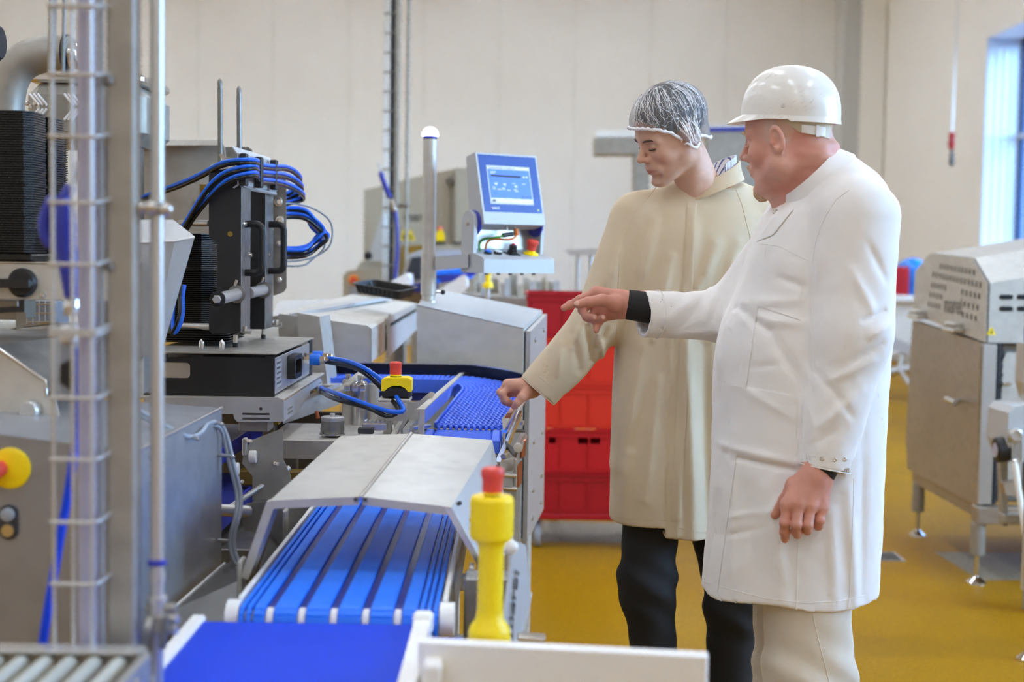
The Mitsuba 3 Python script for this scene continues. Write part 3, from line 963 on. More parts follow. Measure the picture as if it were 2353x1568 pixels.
    part(coat, 'placket', patch(C, [(1578, 468), (1602, 468), (1566, 1200), (1541, 1200)], 3.3, 5, 60, 0.0016), 'cloth_beige', True)
    part(coat, 'hem_stitch', seam(C, [(1406, 1186), (1440, 1192), (1500, 1197), (1532, 1198)], 3.3, 0.0008), 'cloth_beige', True)
    part(coat, 'hem_stitch', seam(C, [(1543, 1210), (1600, 1222), (1640, 1225)], 3.3, 0.0008), 'cloth_beige', True)
    # cuff edge
    a_, b_, _ = frame_of(wd)
    th = np.linspace(0, 2 * np.pi, 33)[:-1]
    for off, r in ((0.0, 0.0535), (0.03, 0.0555)):
        part(coat, 'cuff_stitch', tube(np.array([W - wd * off + r * (math.cos(u) * a_ + math.sin(u) * b_) for u in th]), 0.0014 if off == 0 else 0.0008, 6, closed=True), 'cloth_beige', True)
    # stand collar: a band round the neck, open at the front
    up = np.array([0.05, 0.25, 0.95])
    up /= np.linalg.norm(up)
    ax, ay = np.array([0.96, -0.2, -0.0]), None
    ax -= up * (ax @ up)
    ax /= np.linalg.norm(ax)
    ay = np.cross(up, ax)
    cc = (P(1582, 452, 3.53) + P(1688, 398, 3.61)) / 2 + np.array([-0.002, 0.012, 0.002])
    ring = []
    th = np.linspace(-math.pi / 2 + 0.1 - 0.62, 1.5 * math.pi - 0.1 - 0.62, 60)
    for u in th:
        b = cc + ax * 0.073 * math.cos(u) + ay * 0.066 * math.sin(u)
        out = ax * math.cos(u) + ay * math.sin(u)
        hgt = 0.034 + 0.012 * (0.5 + 0.5 * math.cos(u - 0.7))
        sl_ = np.array([0, 0, 0.045]) * math.cos(u - 0.75)
        ring.append([b + out * 0.012 - up * 0.022 + sl_, b + out * 0.004 + sl_, b + up * hgt * 0.55 + sl_, b + up * hgt * 0.55 - out * 0.004 + sl_, b - out * 0.002 + sl_, b + out * 0.006 - up * 0.022 + sl_])
    rv = np.array(ring).reshape(-1, 3)
    fq = []
    for i in range(59):
        for j in range(6):
            a0, a1, a2, a3 = i * 6 + j, i * 6 + (j + 1) % 6, (i + 1) * 6 + (j + 1) % 6, (i + 1) * 6 + j
            fq += [[a0, a3, a2], [a0, a2, a1]]
    part(coat, 'collar', trimesh.Trimesh(rv, fq, process=False), 'cloth_beige', 50)
    mat('shirt_stripe', lambda p, n, uv: mix(lin(232, 234, 240), lin(86, 92, 150), smoothstep(0.6, 0.8, dr.abs((p.x * 1.2 + p.y - p.z * 0.5) * 160 - dr.floor((p.x * 1.2 + p.y - p.z * 0.5) * 160) - 0.5) * 2)), 0.7)
    th = np.linspace(-0.9, 2.9, 40)
    sh_pts = [cc + ax * 0.066 * math.cos(u) + ay * 0.06 * math.sin(u) + np.array([0, 0, 0.045]) * math.cos(u - 0.75) for u in th]
    sv = np.array([[q + up * 0.0, q + up * 0.042 - (q - cc) * 0.05, q + up * 0.042 - (q - cc) * 0.12, q - (q - cc) * 0.08] for q in sh_pts]).reshape(-1, 3)
    fq = []
    for i in range(39):
        for j in range(4):
            a0, a1, a2, a3 = i * 4 + j, i * 4 + (j + 1) % 4, (i + 1) * 4 + (j + 1) % 4, (i + 1) * 4 + j
            fq += [[a0, a3, a2], [a0, a2, a1]]
    part(t, 'shirt_collar', trimesh.Trimesh(sv, fq, process=False), 'shirt_stripe', 50, label='striped shirt collar')

    # trousers and shoes
    mat('cloth_black', lin(30, 29, 29), 0.8, sheen=0.2)
    lf, rf = leg(Lh, Lk, La, (0.078, 0.064, 0.052)), leg(Rh, Rk, Ra, (0.078, 0.066, 0.052))
    trf = lambda p: smax(smin(lf(p), rf(p), 0.01), 0.06 - p[:, 2], 0.003)
    part(t, 'trousers', bounds_mesh(trf, [Lh, Rh, Lk, Rk, La, Ra], 0.1, 0.007), 'cloth_black', True, label='black trousers')
    for a in (La, Ra):
        heel = np.array([a[0], a[1], 0.0])
        f, toe = shoe(heel, (-0.35, -0.9))
        part(t, 'shoe', bounds_mesh(f, [heel, toe, heel + [0, 0, 0.12]], 0.06, 0.006), 'black_matte', True)


young_man()
# ------------------------------------------------------------------ the man in the white coat
def old_man():
    t = thing('person', 'person in a white coat and white hard hat pointing to the conveyor', 'person')
    R, o = head_rot(121, 8, -8), np.array([0.577, 3.03, 1.7105])
    S = 0.93
    inv = lambda p: ((p - o) @ R) / S
    H = lambda *a: o + R @ (np.array(a) * S)
    prop = {'jaw': 1.04, 'fat': 0.009, 'ear': 0.0095, 'earx': 0.008, 'flare': -0.12}
    nb = P(1866, 455, 3.07)
    nk = o + R @ np.array([-0.035, 0, -0.06]) * S

    def headf(p):
        p = p.astype(np.float32)
        d = head_sdf(inv(p), prop) * S
        d = smin(d, cap(p, nk, nb + [0, 0, -0.03], 0.066, 0.078), 0.02)
        d = smin(d, cap(p, H(0.03, 0, -0.1), nb + np.array([-0.03, 0, 0.01]), 0.04, 0.06), 0.03)
        d = smin(d, cap(p, H(-0.075, -0.03, -0.055), H(-0.075, 0.035, -0.055), 0.022), 0.02)
        d = d + 0.0022 * np.sin(p[:, 2] * 260) * np.exp(-(((p - H(-0.085, 0, -0.075)) / 0.05) ** 2).sum(1))
        return smax(d, nb[2] - 0.08 - p[:, 2], 0.005)

    hm = solid(headf, o - [0.2, 0.2, 0.29], o + [0.2, 0.2, 0.16], 0.0022)
    px = lambda *a: np.array([P(x, y, d) for x, y, d in a])
    # pointing right hand
    K = px((1371, 672, 3.215), (1368, 689, 3.232), (1376, 708, 3.235), (1390, 724, 3.225))
    point = dict(fore=P(1480, 701, 3.215), wrist=P(1436, 699, 3.21), rw=0.0295, pt=0.0115, knuckles=K,
                 fingers=[(px((1371, 672, 3.215), (1332, 689, 3.21), (1310, 701, 3.205), (1296, 708, 3.2)), 0.0096),
                          (px((1368, 689, 3.232), (1338, 713, 3.222), (1348, 729, 3.2), (1366, 730, 3.185)), 0.0096),
                          (px((1376, 708, 3.235), (1354, 731, 3.225), (1368, 738, 3.2), (1385, 730, 3.183)), 0.0092),
                          (px((1390, 724, 3.225), (1377, 741, 3.215), (1371, 751, 3.2), (1370, 760, 3.195)), 0.0078)],
                 thumb=(px((1414, 697, 3.183), (1384, 690, 3.163), (1352, 694, 3.155), (1328, 700, 3.155)), 0.0108))
    pm = hand_mesh(point)
    # hanging left hand
    K2 = px((1810, 1160, 2.83), (1835, 1157, 2.822), (1862, 1160, 2.826), (1887, 1166, 2.838))
    hang = dict(fore=P(1890, 1060, 2.855), wrist=P(1872, 1096, 2.845), rw=0.0315, pt=0.0125, knuckles=K2,
                fingers=[(px((1810, 1160, 2.83), (1804, 1202, 2.822), (1803, 1222, 2.832), (1804, 1239, 2.845)), 0.0104),
                         (px((1835, 1157, 2.822), (1830, 1206, 2.81), (1830, 1222, 2.826), (1832, 1230, 2.846)), 0.0104),
                         (px((1862, 1160, 2.826), (1856, 1207, 2.815), (1855, 1218, 2.832), (1855, 1222, 2.852)), 0.0102),
                         (px((1887, 1166, 2.838), (1884, 1196, 2.828), (1881, 1208, 2.842), (1879, 1212, 2.86)), 0.0094)],
                thumb=(px((1826, 1116, 2.85), (1804, 1150, 2.866), (1792, 1170, 2.876), (1781, 1184, 2.88)), 0.0108))
    gm = hand_mesh(hang)
    sl, sr = P(1965, 505, 2.92), P(1840, 520, 3.25)
    El, Wl = P(1957, 765, 2.88), P(1896, 1078, 2.86)
    Er, Wr = P(1668, 726, 3.26), P(1478, 722, 3.21)
    Hl, Hr = P(1850, 1150, 2.98), P(1830, 1150, 3.2)
    Kl, Kr = P(1858, 1560, 2.96), P(1825, 1560, 3.2)
    Al, Ar = P(1885, 2000, 2.98), P(1830, 1960, 3.2)
    Al[2] = Ar[2] = 0.09

    def bodyf(p):
        d = cap(p, sl, sr, 0.055)
        mid = (sl + sr) / 2
        d = smin(d, ell(p, (mid + (Hl + Hr) / 2) / 2 + [-0.02, 0, 0.02], (0.13, 0.13, 0.34)), 0.05)
        d = smin(d, cap(p, nb + [0, 0, -0.03], nb + [0, 0, -0.12], 0.06, 0.08), 0.05)
        d = smin(d, smin(cap(p, sl, El, 0.05, 0.042), cap(p, El, hang['fore'], 0.042, 0.033), 0.02), 0.03)
        d = smin(d, smin(cap(p, sr, Er, 0.05, 0.04), cap(p, Er, point['fore'], 0.04, 0.031), 0.02), 0.03)
        d = smin(d, cap(p, Hl, Hr, 0.1), 0.05)
        for h, k, a in ((Hl, Kl, Al), (Hr, Kr, Ar)):
            d = smin(d, smin(cap(p, h, k, 0.075, 0.05), cap(p, k, a, 0.05, 0.038), 0.02), 0.03)
        return d
    bm = bounds_mesh(bodyf, [sl, sr, El, Er, Al, Ar, nb, hang['fore'], point['fore']], 0.14, 0.011, solid)
    body = union([hm, bm, pm, gm])
    v = np.asarray(body.vertices)
    q = inv(v)
    yq = np.stack([q[:, 0], np.abs(q[:, 1]), q[:, 2]], 1)
    n1, n2 = meshkit.fbm(v * 55, 3)[:, None], meshkit.fbm(v * 22 + 5, 3)[:, None]
    gy = lambda c, r: np.exp(-(((yq - c) / r) ** 2).sum(1))[:, None]
    mixc = lambda a, b, w: a * (1 - w) + np.array(b) * w
    col = np.array(lin(214, 166, 148)) * (0.9 + 0.2 * n1)
    col = mixc(col, lin(194, 122, 106), np.clip((n2 - 0.35) * 1.6, 0, 0.7))
    col = mixc(col, lin(186, 108, 92), 0.5 * gy((-0.03, 0.04, -0.1), (0.06, 0.05, 0.06)))
    col = mixc(col, lin(196, 116, 98), 0.5 * gy((0.05, 0.055, -0.045), (0.04, 0.03, 0.035)))
    col = mixc(col, lin(180, 100, 92), 0.8 * np.clip(gy((0.098, 0.0, -0.077), (0.012, 0.022, 0.0085)) * 1.5, 0, 1))
    grey = np.clip((q[:, 2] + 0.012) * 40 + 3 * (n1[:, 0] - 0.5), 0, 1) * np.clip((0.05 - q[:, 0]) * 30, 0, 1) + np.clip(1 - np.abs(q[:, 2] + 0.02) * 30, 0, 1) * np.clip((-0.06 - q[:, 0]) * 40, 0, 1) * 0.7
    ear = np.clip((yq[:, 1] - 0.086) * 300, 0, 1)
    st = meshkit.noise(v * [500, 500, 240])[:, None]
    col = mixc(col, lin(198, 184, 172), (np.clip(grey, 0, 1) * (1 - ear))[:, None] * (0.25 + 0.5 * st))
    hands = (np.linalg.norm(v - K.mean(0), axis=1) < 0.13) | (np.linalg.norm(v - K2.mean(0), axis=1) < 0.12)
    col[hands] = (np.array(lin(200, 142, 122)) * (0.84 + 0.32 * n1) * (1 - 0.35 * n2) + np.array(lin(180, 102, 88)) * 0.35 * n2)[hands]
    part(t, 'body', body, 'skin', True, color=np.clip(col, 0, 1))
    mat('nail', lin(232, 186, 170), 0.3)
    for a, ax, wd_ in ((P(1325, 697.5, 3.1455), P(1340, 695, 3.15) - P(1325, 698, 3.15), 1.0), (P(1367, 729, 3.1775), EZ, 0.8), (P(1386, 729, 3.1755), EZ, 0.8)):
        ax = ax / np.linalg.norm(ax)
        m = trimesh.creation.icosphere(subdivisions=2)
        s = np.cross(ax, EY)
        part(t, 'fingernail', moved(m, pose(a, ax * 0.0062 * wd_, s * 0.0052 * wd_, np.cross(ax, s) * 0.0016)), 'nail', True)

    # goatee, brows, lashes
    mat('hair_ginger', lambda p, n, uv: mix(lin(166, 128, 94), lin(212, 182, 148), noise(p.x * 500, p.y * 500, p.z * 160)), 0.7)
    bf = lambda p: (ell(inv(p), (0.082, 0, -0.124), (0.02, 0.028, 0.022))) * S + 0.004 * (meshkit.fbm(p * [220, 220, 90], 2) - 0.5)
    c = H(0.085, 0, -0.11)
    part(t, 'beard', sdf_mesh(bf, c - 0.06, c + 0.06, 0.0022), 'hair_ginger', True, label='short ginger goatee')
    mf_ = lambda p: cap(np.stack([inv(p)[:, 0], np.abs(inv(p)[:, 1]), inv(p)[:, 2]], 1), (0.105, 0.004, -0.061), (0.093, 0.026, -0.068), 0.0048, 0.004) * S + 0.003 * (meshkit.fbm(p * [220, 220, 90], 2) - 0.5)
    c = H(0.1, 0, -0.064)
    part(t, 'moustache', sdf_mesh(mf_, c - 0.05, c + 0.05, 0.0022), 'hair_ginger', True)
    mat('hair_pale', lin(206, 184, 150), 0.7)
    for s in (1, -1):
        part(t, 'eyebrow', tube(np.array([H(0.0985, s * 0.012, 0.014), H(0.096, s * 0.027, 0.018), H(0.08, s * 0.049, 0.012)]), np.sin(np.linspace(0.5, 2.9, 14)) * 0.0036, 8, 14), 'hair_pale', True)
        part(t, 'eyelash', tube(np.array([H(0.0885, s * 0.0185, -0.011), H(0.092, s * 0.031, -0.012), H(0.081, s * 0.044, -0.012)]), np.array([0.0006] + [0.0013] * 8 + [0.0007]), 6, 10), 'hair_pale', True)

    # hard hat
    def shell_col(p, n, uv):
        sc = smoothstep(0.72, 0.82, noise(p.x * 60 + p.z * 150, p.y * 90, p.z * 330 - p.x * 260)) * smoothstep(0.5, 0.7, noise(p.x * 22, p.y * 22, p.z * 22))
        return mix(mix(lin(226, 226, 220), lin(236, 236, 232), fbm(p.x * 20, p.y * 20, p.z * 20, 2)), lin(160, 146, 134), sc * 0.22)
    mat('helmet_white', shell_col, 0.22, clearcoat=0.4, clearcoat_gloss=0.9)
    Rh = head_rot(117, -3, -2)
    h0 = P(1816, 268, 3.03)
    A, B, C = 0.1055, 0.0905, 0.1065
    nphi, nt = 96, 26
    rows = []
    for layer in (0, 1):
        rr = []
        for i in range(nt):
            s = math.pi / 2 * (1 - i / (nt - 1))             # pi/2 at the crown
            e = 0.86
            c_, z_ = math.cos(s) ** e if s < 1.5707 else 0.0, math.sin(s) ** e
            rr.append((c_, z_, 0.0, 0.0))
        rr += [(1.0, -0.02, 0.0, 0.0), (1.01, -0.05, 0.35, 0.2), (1.018, -0.075, 0.75, 0.65), (1.022, -0.09, 1.0, 1.0)]
        rows.append(rr)
    phi = np.arange(nphi) * 2 * np.pi / nphi
    front_w = np.clip((np.cos(phi) - 0.25) / 0.75, 0, 1) ** 0.8

    def ring(rw, inner):
        c_, z_, vis, dn = rw
        k = 1 - inner * 0.035
        x = A * c_ * np.cos(phi) * k + 0.03 * vis * front_w
        y = B * c_ * np.sin(phi) * k * (1 + 0.0 * vis)
        z = C * z_ * (1 - inner * 0.03) - 0.012 * dn * front_w - 0.004 * (np.cos(phi) < -0.2) * dn
        bump = np.exp(-((np.abs(np.abs(phi - np.pi) - 1.15) / 0.42) ** 4)) * math.exp(-((z_ - 0.42) / 0.3) ** 4) * 0.0028
        x, y = x * (1 + bump / 0.1), y * (1 + bump / 0.1)
        return np.stack([x, y, z], 1)
    outer = [ring(r, 0) for r in rows[0]]
    inner = [ring(r, 1) for r in rows[1]][::-1]
    V = np.vstack(outer + inner) @ Rh.T + h0
    F = []
    m = len(outer) + len(inner)
    for i in range(m - 1):
        for j in range(nphi):
            a, b_ = i * nphi + j, i * nphi + (j + 1) % nphi
            F += [[a, a + nphi, b_ + nphi], [a, b_ + nphi, b_]]
    hat = part(t, 'hard_hat', trimesh.Trimesh(V, F, process=False), 'helmet_white', 60, label='white scratched hard hat')
    HL = lambda x, y, z: h0 + Rh @ np.array([x, y, z])
    a = 1.66
    part(hat, 'rivet', screw(HL(A * math.cos(a) * 0.985, B * math.sin(a) * 0.985, 0.017), Rh @ np.array([math.cos(a), math.sin(a), 0.1]), 0.0048, 0.003), 'steel_plain', 40, label='small metal rivet')
    Hf = hm
    mat('strap_beige', lin(196, 184, 160), 0.5)
    part(hat, 'headband', patch(Hf, [(1784, 264), (1912, 284), (1906, 319), (1836, 303)], 2.75, 16, 8, 0.003), 'strap_beige', 40, label='beige headband')
    part(hat, 'adjuster', patch(Hf, [(1842, 287), (1898, 292), (1897, 314), (1842, 305)], 2.75, 8, 4, 0.007), 'white_plastic', 40, label='white size adjuster')
    part(hat, 'adjuster_clip', patch(Hf, [(1876, 288), (1884, 289), (1883, 315), (1875, 314)], 2.75, 3, 4, 0.0095), 'white_plastic', 40)

    # white coat
    rows = [(1500, 1606, 2012, 0.215, 3.08), (1400, 1612, 2010, 0.212, 3.08), (1280, 1621, 2014, 0.21, 3.08), (1150, 1632, 2020, 0.208, 3.08), (1050, 1637, 2026, 0.207, 3.08), (950, 1640, 2031, 0.207, 3.08),
            (860, 1641, 2036, 0.207, 3.08), (800, 1648, 2040, 0.207, 3.08), (740, 1663, 2043, 0.205, 3.08), (690, 1686, 2045, 0.205, 3.08), (640, 1704, 2045, 0.205, 3.08), (590, 1718, 2038, 0.2, 3.08),
            (540, 1737, 2025, 0.19, 3.08), (500, 1756, 2008, 0.17, 3.08), (460, 1792, 1985, 0.14, 3.08), (425, 1826, 1962, 0.11, 3.08), (400, 1852, 1945, 0.09, 3.08)]
    trunk = Loft(rows, 3.08, 2.2)
    fold = folds_fn([(1722, 715, 1775, 765, 8, -.010), (1775, 765, 1850, 900, 12, -.007), (1735, 700, 1840, 690, 9, .006), (1745, 735, 1850, 745, 12, .006), (1800, 640, 1850, 660, 8, -.007), (1690, 760, 1660, 900, 12, .005),
                     (1700, 1000, 1690, 1330, 9, .005), (1672, 1160, 1655, 1360, 8, -.005), (1772, 1120, 1800, 1385, 17, .008), (1725, 1130, 1745, 1380, 12, -.004), (1650, 1215, 1790, 1170, 6, .003), (1660, 1260, 1760, 1215, 6, -.003),
                     (1950, 1130, 1972, 1395, 14, .009), (1990, 1000, 1985, 1380, 12, -.006), (1910, 1180, 1920, 1400, 15, .006), (1700, 890, 1820, 960, 9, .004), (1690, 1060, 1830, 1082, 6, -.008), (1680, 1040, 1825, 1062, 8, .007),
                     (1830, 1100, 1760, 1190, 8, .004), (1720, 850, 1800, 840, 7, -.003)], 2.88)
    afold = folds_fn([(1905, 520, 1882, 700, 13, .007), (2000, 560, 2045, 650, 9, -.006), (1960, 620, 2010, 720, 11, .006), (2040, 715, 1985, 738, 6, -.010), (2050, 745, 2000, 775, 8, .009), (2030, 790, 1960, 830, 6, -.009),
                      (2010, 830, 1900, 880, 10, .006), (1870, 840, 1960, 960, 9, -.005), (1985, 900, 1890, 980, 10, .006), (1865, 920, 1880, 1040, 9, .004), (1940, 980, 1870, 1030, 8, -.003), (1870, 600, 1868, 760, 7, -.005)], 2.8)
    pfold = folds_fn([(1668, 672, 1645, 735, 6, -.009), (1648, 668, 1625, 742, 8, .007), (1690, 665, 1675, 760, 8, .008), (1630, 690, 1560, 760, 10, -.004), (1600, 690, 1535, 735, 10, .005), (1660, 760, 1560, 775, 10, .004), (1590, 668, 1570, 690, 9, -.004)], 3.15)
    wl = (Wl - El) / np.linalg.norm(Wl - El)
    wr = (Wr - Er) / np.linalg.norm(Wr - Er)
    HEM = 0.726
    nck = (P(1800, 470, 3.07), P(1925, 352, 3.07))

    def coatf(p):
        d = trunk(p) - fold(p) * (p[:, 1] < 3.05)
        d = smin(d, cap(p, sl, P(1905, 420, 3.02), 0.082, 0.07), 0.05)
        d = smin(d, cap(p, sr, P(1880, 430, 3.12), 0.08, 0.07), 0.05)
        d = smin(d, cap(p, P(1965, 470, 3.0), P(1955, 480, 3.2), 0.07), 0.05)
        a = smin(cap(p, sl + [0, -0.01, 0], El, 0.088, 0.079), cap(p, El, Wl, 0.079, 0.0505), 0.03) - afold(p)
        a = smax(a, (p - Wl) @ wl.astype(np.float32), 0.003)
        a = smax(a, -smax(cap(p, Wl - wl * 0.1, Wl + wl * 0.1, 0.044), -((p - (Wl - wl * 0.06)) @ wl.astype(np.float32)), 0.004), 0.002)
        r = smin(cap(p, sr, Er, 0.078, 0.058), cap(p, Er, Wr, 0.058, 0.052), 0.03) - pfold(p)
        r = smax(r, (p - Wr) @ wr.astype(np.float32), 0.003)
        r = smax(r, -smax(cap(p, Wr - wr * 0.1, Wr + wr * 0.1, 0.045), -((p - (Wr - wr * 0.06)) @ wr.astype(np.float32)), 0.004), 0.002)
        d = smin(d, r, 0.03)
        d = smin(d, a, 0.012)
        d = np.maximum(d, HEM + 0.006 * np.sin(p[:, 0] * 26) - p[:, 2])
        d = np.maximum(d, -np.maximum(d + 0.013, p[:, 2] - (HEM + 0.14)))
        d = smax(d, -cap(p, nb + [0.0, 0, 0.12], nb + [0, 0, -0.03], 0.088, 0.07), 0.008)
        return d + 0.006 * (meshkit.fbm(p * [10, 10, 7], 3, 9) - 0.5) + 0.0045 * (meshkit.fbm(p * [26, 26, 20], 3, 3) - 0.5)

    def white(p, n, uv):
        st = smoothstep(0.84, 0.88, noise(p.x * 170, p.y * 170, p.z * 60)) * smoothstep(0.7, 0.8, noise(p.x * 9 + 3, p.y * 9, p.z * 7))
        return mix(mix(lin(224, 222, 218), lin(232, 230, 227), fbm(p.x * 7, p.y * 7, p.z * 7, 2)), lin(120, 118, 124), st * 0.25)
    mat('cloth_white', white, 0.75, sheen=0.3, bump=lambda p, n, uv: noise(p.x * 700, p.y * 700, p.z * 700), bs=0.00025, eps=5e-4)
    pts = [P(1600, 1430, 3.08), P(2075, 380, 3.08), Wr - 0.06, Wl, [0.6, 2.76, 1.2], [0.6, 3.36, 1.0]]
    cm = bounds_mesh(coatf, pts, 0.035, 0.005)
    coat = part(t, 'coat', cm, 'cloth_white', True, label='long white work coat')
    F_ = cm
    D0 = 2.55
    sm = lambda pix, r=0.0011: part(coat, 'seam', seam(F_, pix, D0, r), 'cloth_white', True)
    sm([(1952, 436), (1922, 458), (1895, 500), (1876, 550), (1865, 610), (1862, 700), (1863, 780)])
    sm([(1745, 560), (1790, 566), (1858, 600)], 0.0009)
    sm([(1962, 1100), (1958, 1250), (1952, 1370), (1948, 1398)], 0.0009)
    sm([(1836, 1110), (1834, 1250), (1830, 1402)], 0.0009)
    part(coat, 'chest_pocket', patch(F_, [(1722, 580), (1842, 606), (1838, 735), (1728, 700)], D0, 22, 22, 0.0022), 'cloth_white', 40)
    part(coat, 'side_pocket', patch(F_, [(1672, 885), (1832, 912), (1826, 1074), (1676, 1048)], D0, 24, 24, 0.0025), 'cloth_white', 40)
    part(coat, 'hem_stitch', seam(F_, [(1618, 1338), (1660, 1350), (1760, 1376), (1850, 1386), (1930, 1382), (1990, 1368)], D0, 0.0009), 'cloth_white', True)
    part(coat, 'placket', patch(F_, [(1738, 560), (1760, 566), (1648, 1366), (1630, 1362)], D0, 4, 70, 0.002), 'cloth_white', 40)
    part(coat, 'lapel', patch(F_, [(1792, 470), (1822, 482), (1776, 540), (1736, 556)], D0, 10, 12, 0.005), 'cloth_white', 40)
    for w_, d_, r_, nm in ((Wl, wl, 0.0505, 'cuff_stitch'), (Wr, wr, 0.0525, 'cuff_stitch')):
        a_, b_, _ = frame_of(d_)
        th = np.linspace(0, 2 * np.pi, 33)[:-1]
        for off, r in ((0.001, 0.0), (0.034, 0.0025)):
            part(coat, nm, tube(np.array([w_ - d_ * off + (r_ + r) * (math.cos(u) * a_ + math.sin(u) * b_) for u in th]), 0.0013 if off < 0.01 else 0.0008, 6, closed=True), 'cloth_white', True)
    for x, y in ((1889, 1055), (1918, 1057), (1941, 1056)):
        c = onto(F_, [(x, y)], 2.6)[0]
        part(coat, 'snap_button', lathe([(0.0045, -0.003), (0.0045, 0.001), (0.003, 0.0025), (0.0015, 0.0012)], c, c * 0 + (CAM - c) / np.linalg.norm(CAM - c), 12), 'chrome', True, label='steel snap button')
    c = onto(F_, [(1782, 487)], 2.6)[0]
    part(coat, 'snap_button', lathe([(0.0065, -0.004), (0.0065, 0.006), (0.005, 0.0085), (0.002, 0.006)], c, (CAM - c) / np.linalg.norm(CAM - c), 14), 'chrome', True, label='steel snap button')
    # fold-down collar
    cc = P(1866, 414, 3.055)
    ax = P(1934, 352, 3.07) - P(1806, 466, 3.07)
    hl = np.linalg.norm(ax) / 2
    ax /= 2 * hl
    up = np.cross(ax, np.array([0, 1.0, 0]))
    up *= np.sign(up[2])
    ay = np.cross(up, ax)
    th = np.linspace(math.pi + 0.22, 3 * math.pi - 0.22, 70)
    sec = []
    for u in th:
        dr_ = ax * math.cos(u) * hl + ay * math.sin(u) * 0.116
        n_ = dr_ / np.linalg.norm(dr_)
        b = cc + dr_
        k = 0.5 + 0.5 * math.cos(u)
        wob = 0.002 * math.sin(u * 7)
        sec.append([b - n_ * 0.012 + up * (0.016 + 0.006 * k), b + n_ * 0.000 + up * (0.018 + 0.006 * k), b + n_ * (0.022 + wob) - up * 0.016, b + n_ * (0.019 + wob) - up * 0.019, b - n_ * 0.004 - up * 0.010])
    nn = 5
    sv = np.array(sec).reshape(-1, 3)
    fq = []
    for i in range(69):
        for j in range(nn):
            a0, a1, a2, a3 = i * nn + j, i * nn + (j + 1) % nn, (i + 1) * nn + (j + 1) % nn, (i + 1) * nn + j
            fq += [[a0, a1, a2], [a0, a2, a3]]
    part(coat, 'collar', trimesh.Trimesh(sv, fq, process=False), 'cloth_white', 50)
    # black undershirt cuffs
    part(t, 'undershirt_cuff', lathe([(0.03, 0), (0.0335, 0.002), (0.036, 0.05), (0.036, 0.09)], P(1440, 700, 3.21), P(1500, 708, 3.21) - P(1440, 700, 3.21), 28), 'cloth_black', True, label='black undershirt cuff')
    d_ = hang['fore'] - hang['wrist']
    part(t, 'undershirt_cuff', lathe([(0.030, 0), (0.0345, 0.003), (0.0355, 0.05), (0.0355, 0.09)], P(1878, 1090, 2.848), d_, 28), 'cloth_black', True, label='black undershirt cuff')
    # trousers, shoes
    mat('cloth_cream', lambda p, n, uv: mix(lin(200, 190, 172), lin(212, 203, 186), fbm(p.x * 8, p.y * 8, p.z * 8, 2)), 0.8, sheen=0.2)
    lf, rf = leg(Hl, Kl, Al, (0.1, 0.088, 0.08)), leg(Hr, Kr, Ar, (0.1, 0.088, 0.08))
    trf = lambda p: smax(smin(lf(p), rf(p), 0.01), 0.06 - p[:, 2], 0.003)
    tm = bounds_mesh(trf, [Hl, Hr, Kl, Kr, Al, Ar], 0.13, 0.007)
    tr = part(t, 'trousers', tm, 'cloth_cream', True, label='loose cream trousers')
    part(tr, 'seam', seam(tm, [(1868, 1415), (1880, 1470), (1896, 1530), (1908, 1580)], D0, 0.001), 'cloth_cream', True)
    for a in (Al, Ar):
        heel = np.array([a[0], a[1], 0.0])
        f, toe = shoe(heel, (-0.95, 0.25))
        part(t, 'shoe', bounds_mesh(f, [heel, toe, heel + [0, 0, 0.12]], 0.06, 0.006), 'white_plastic', True)


old_man()
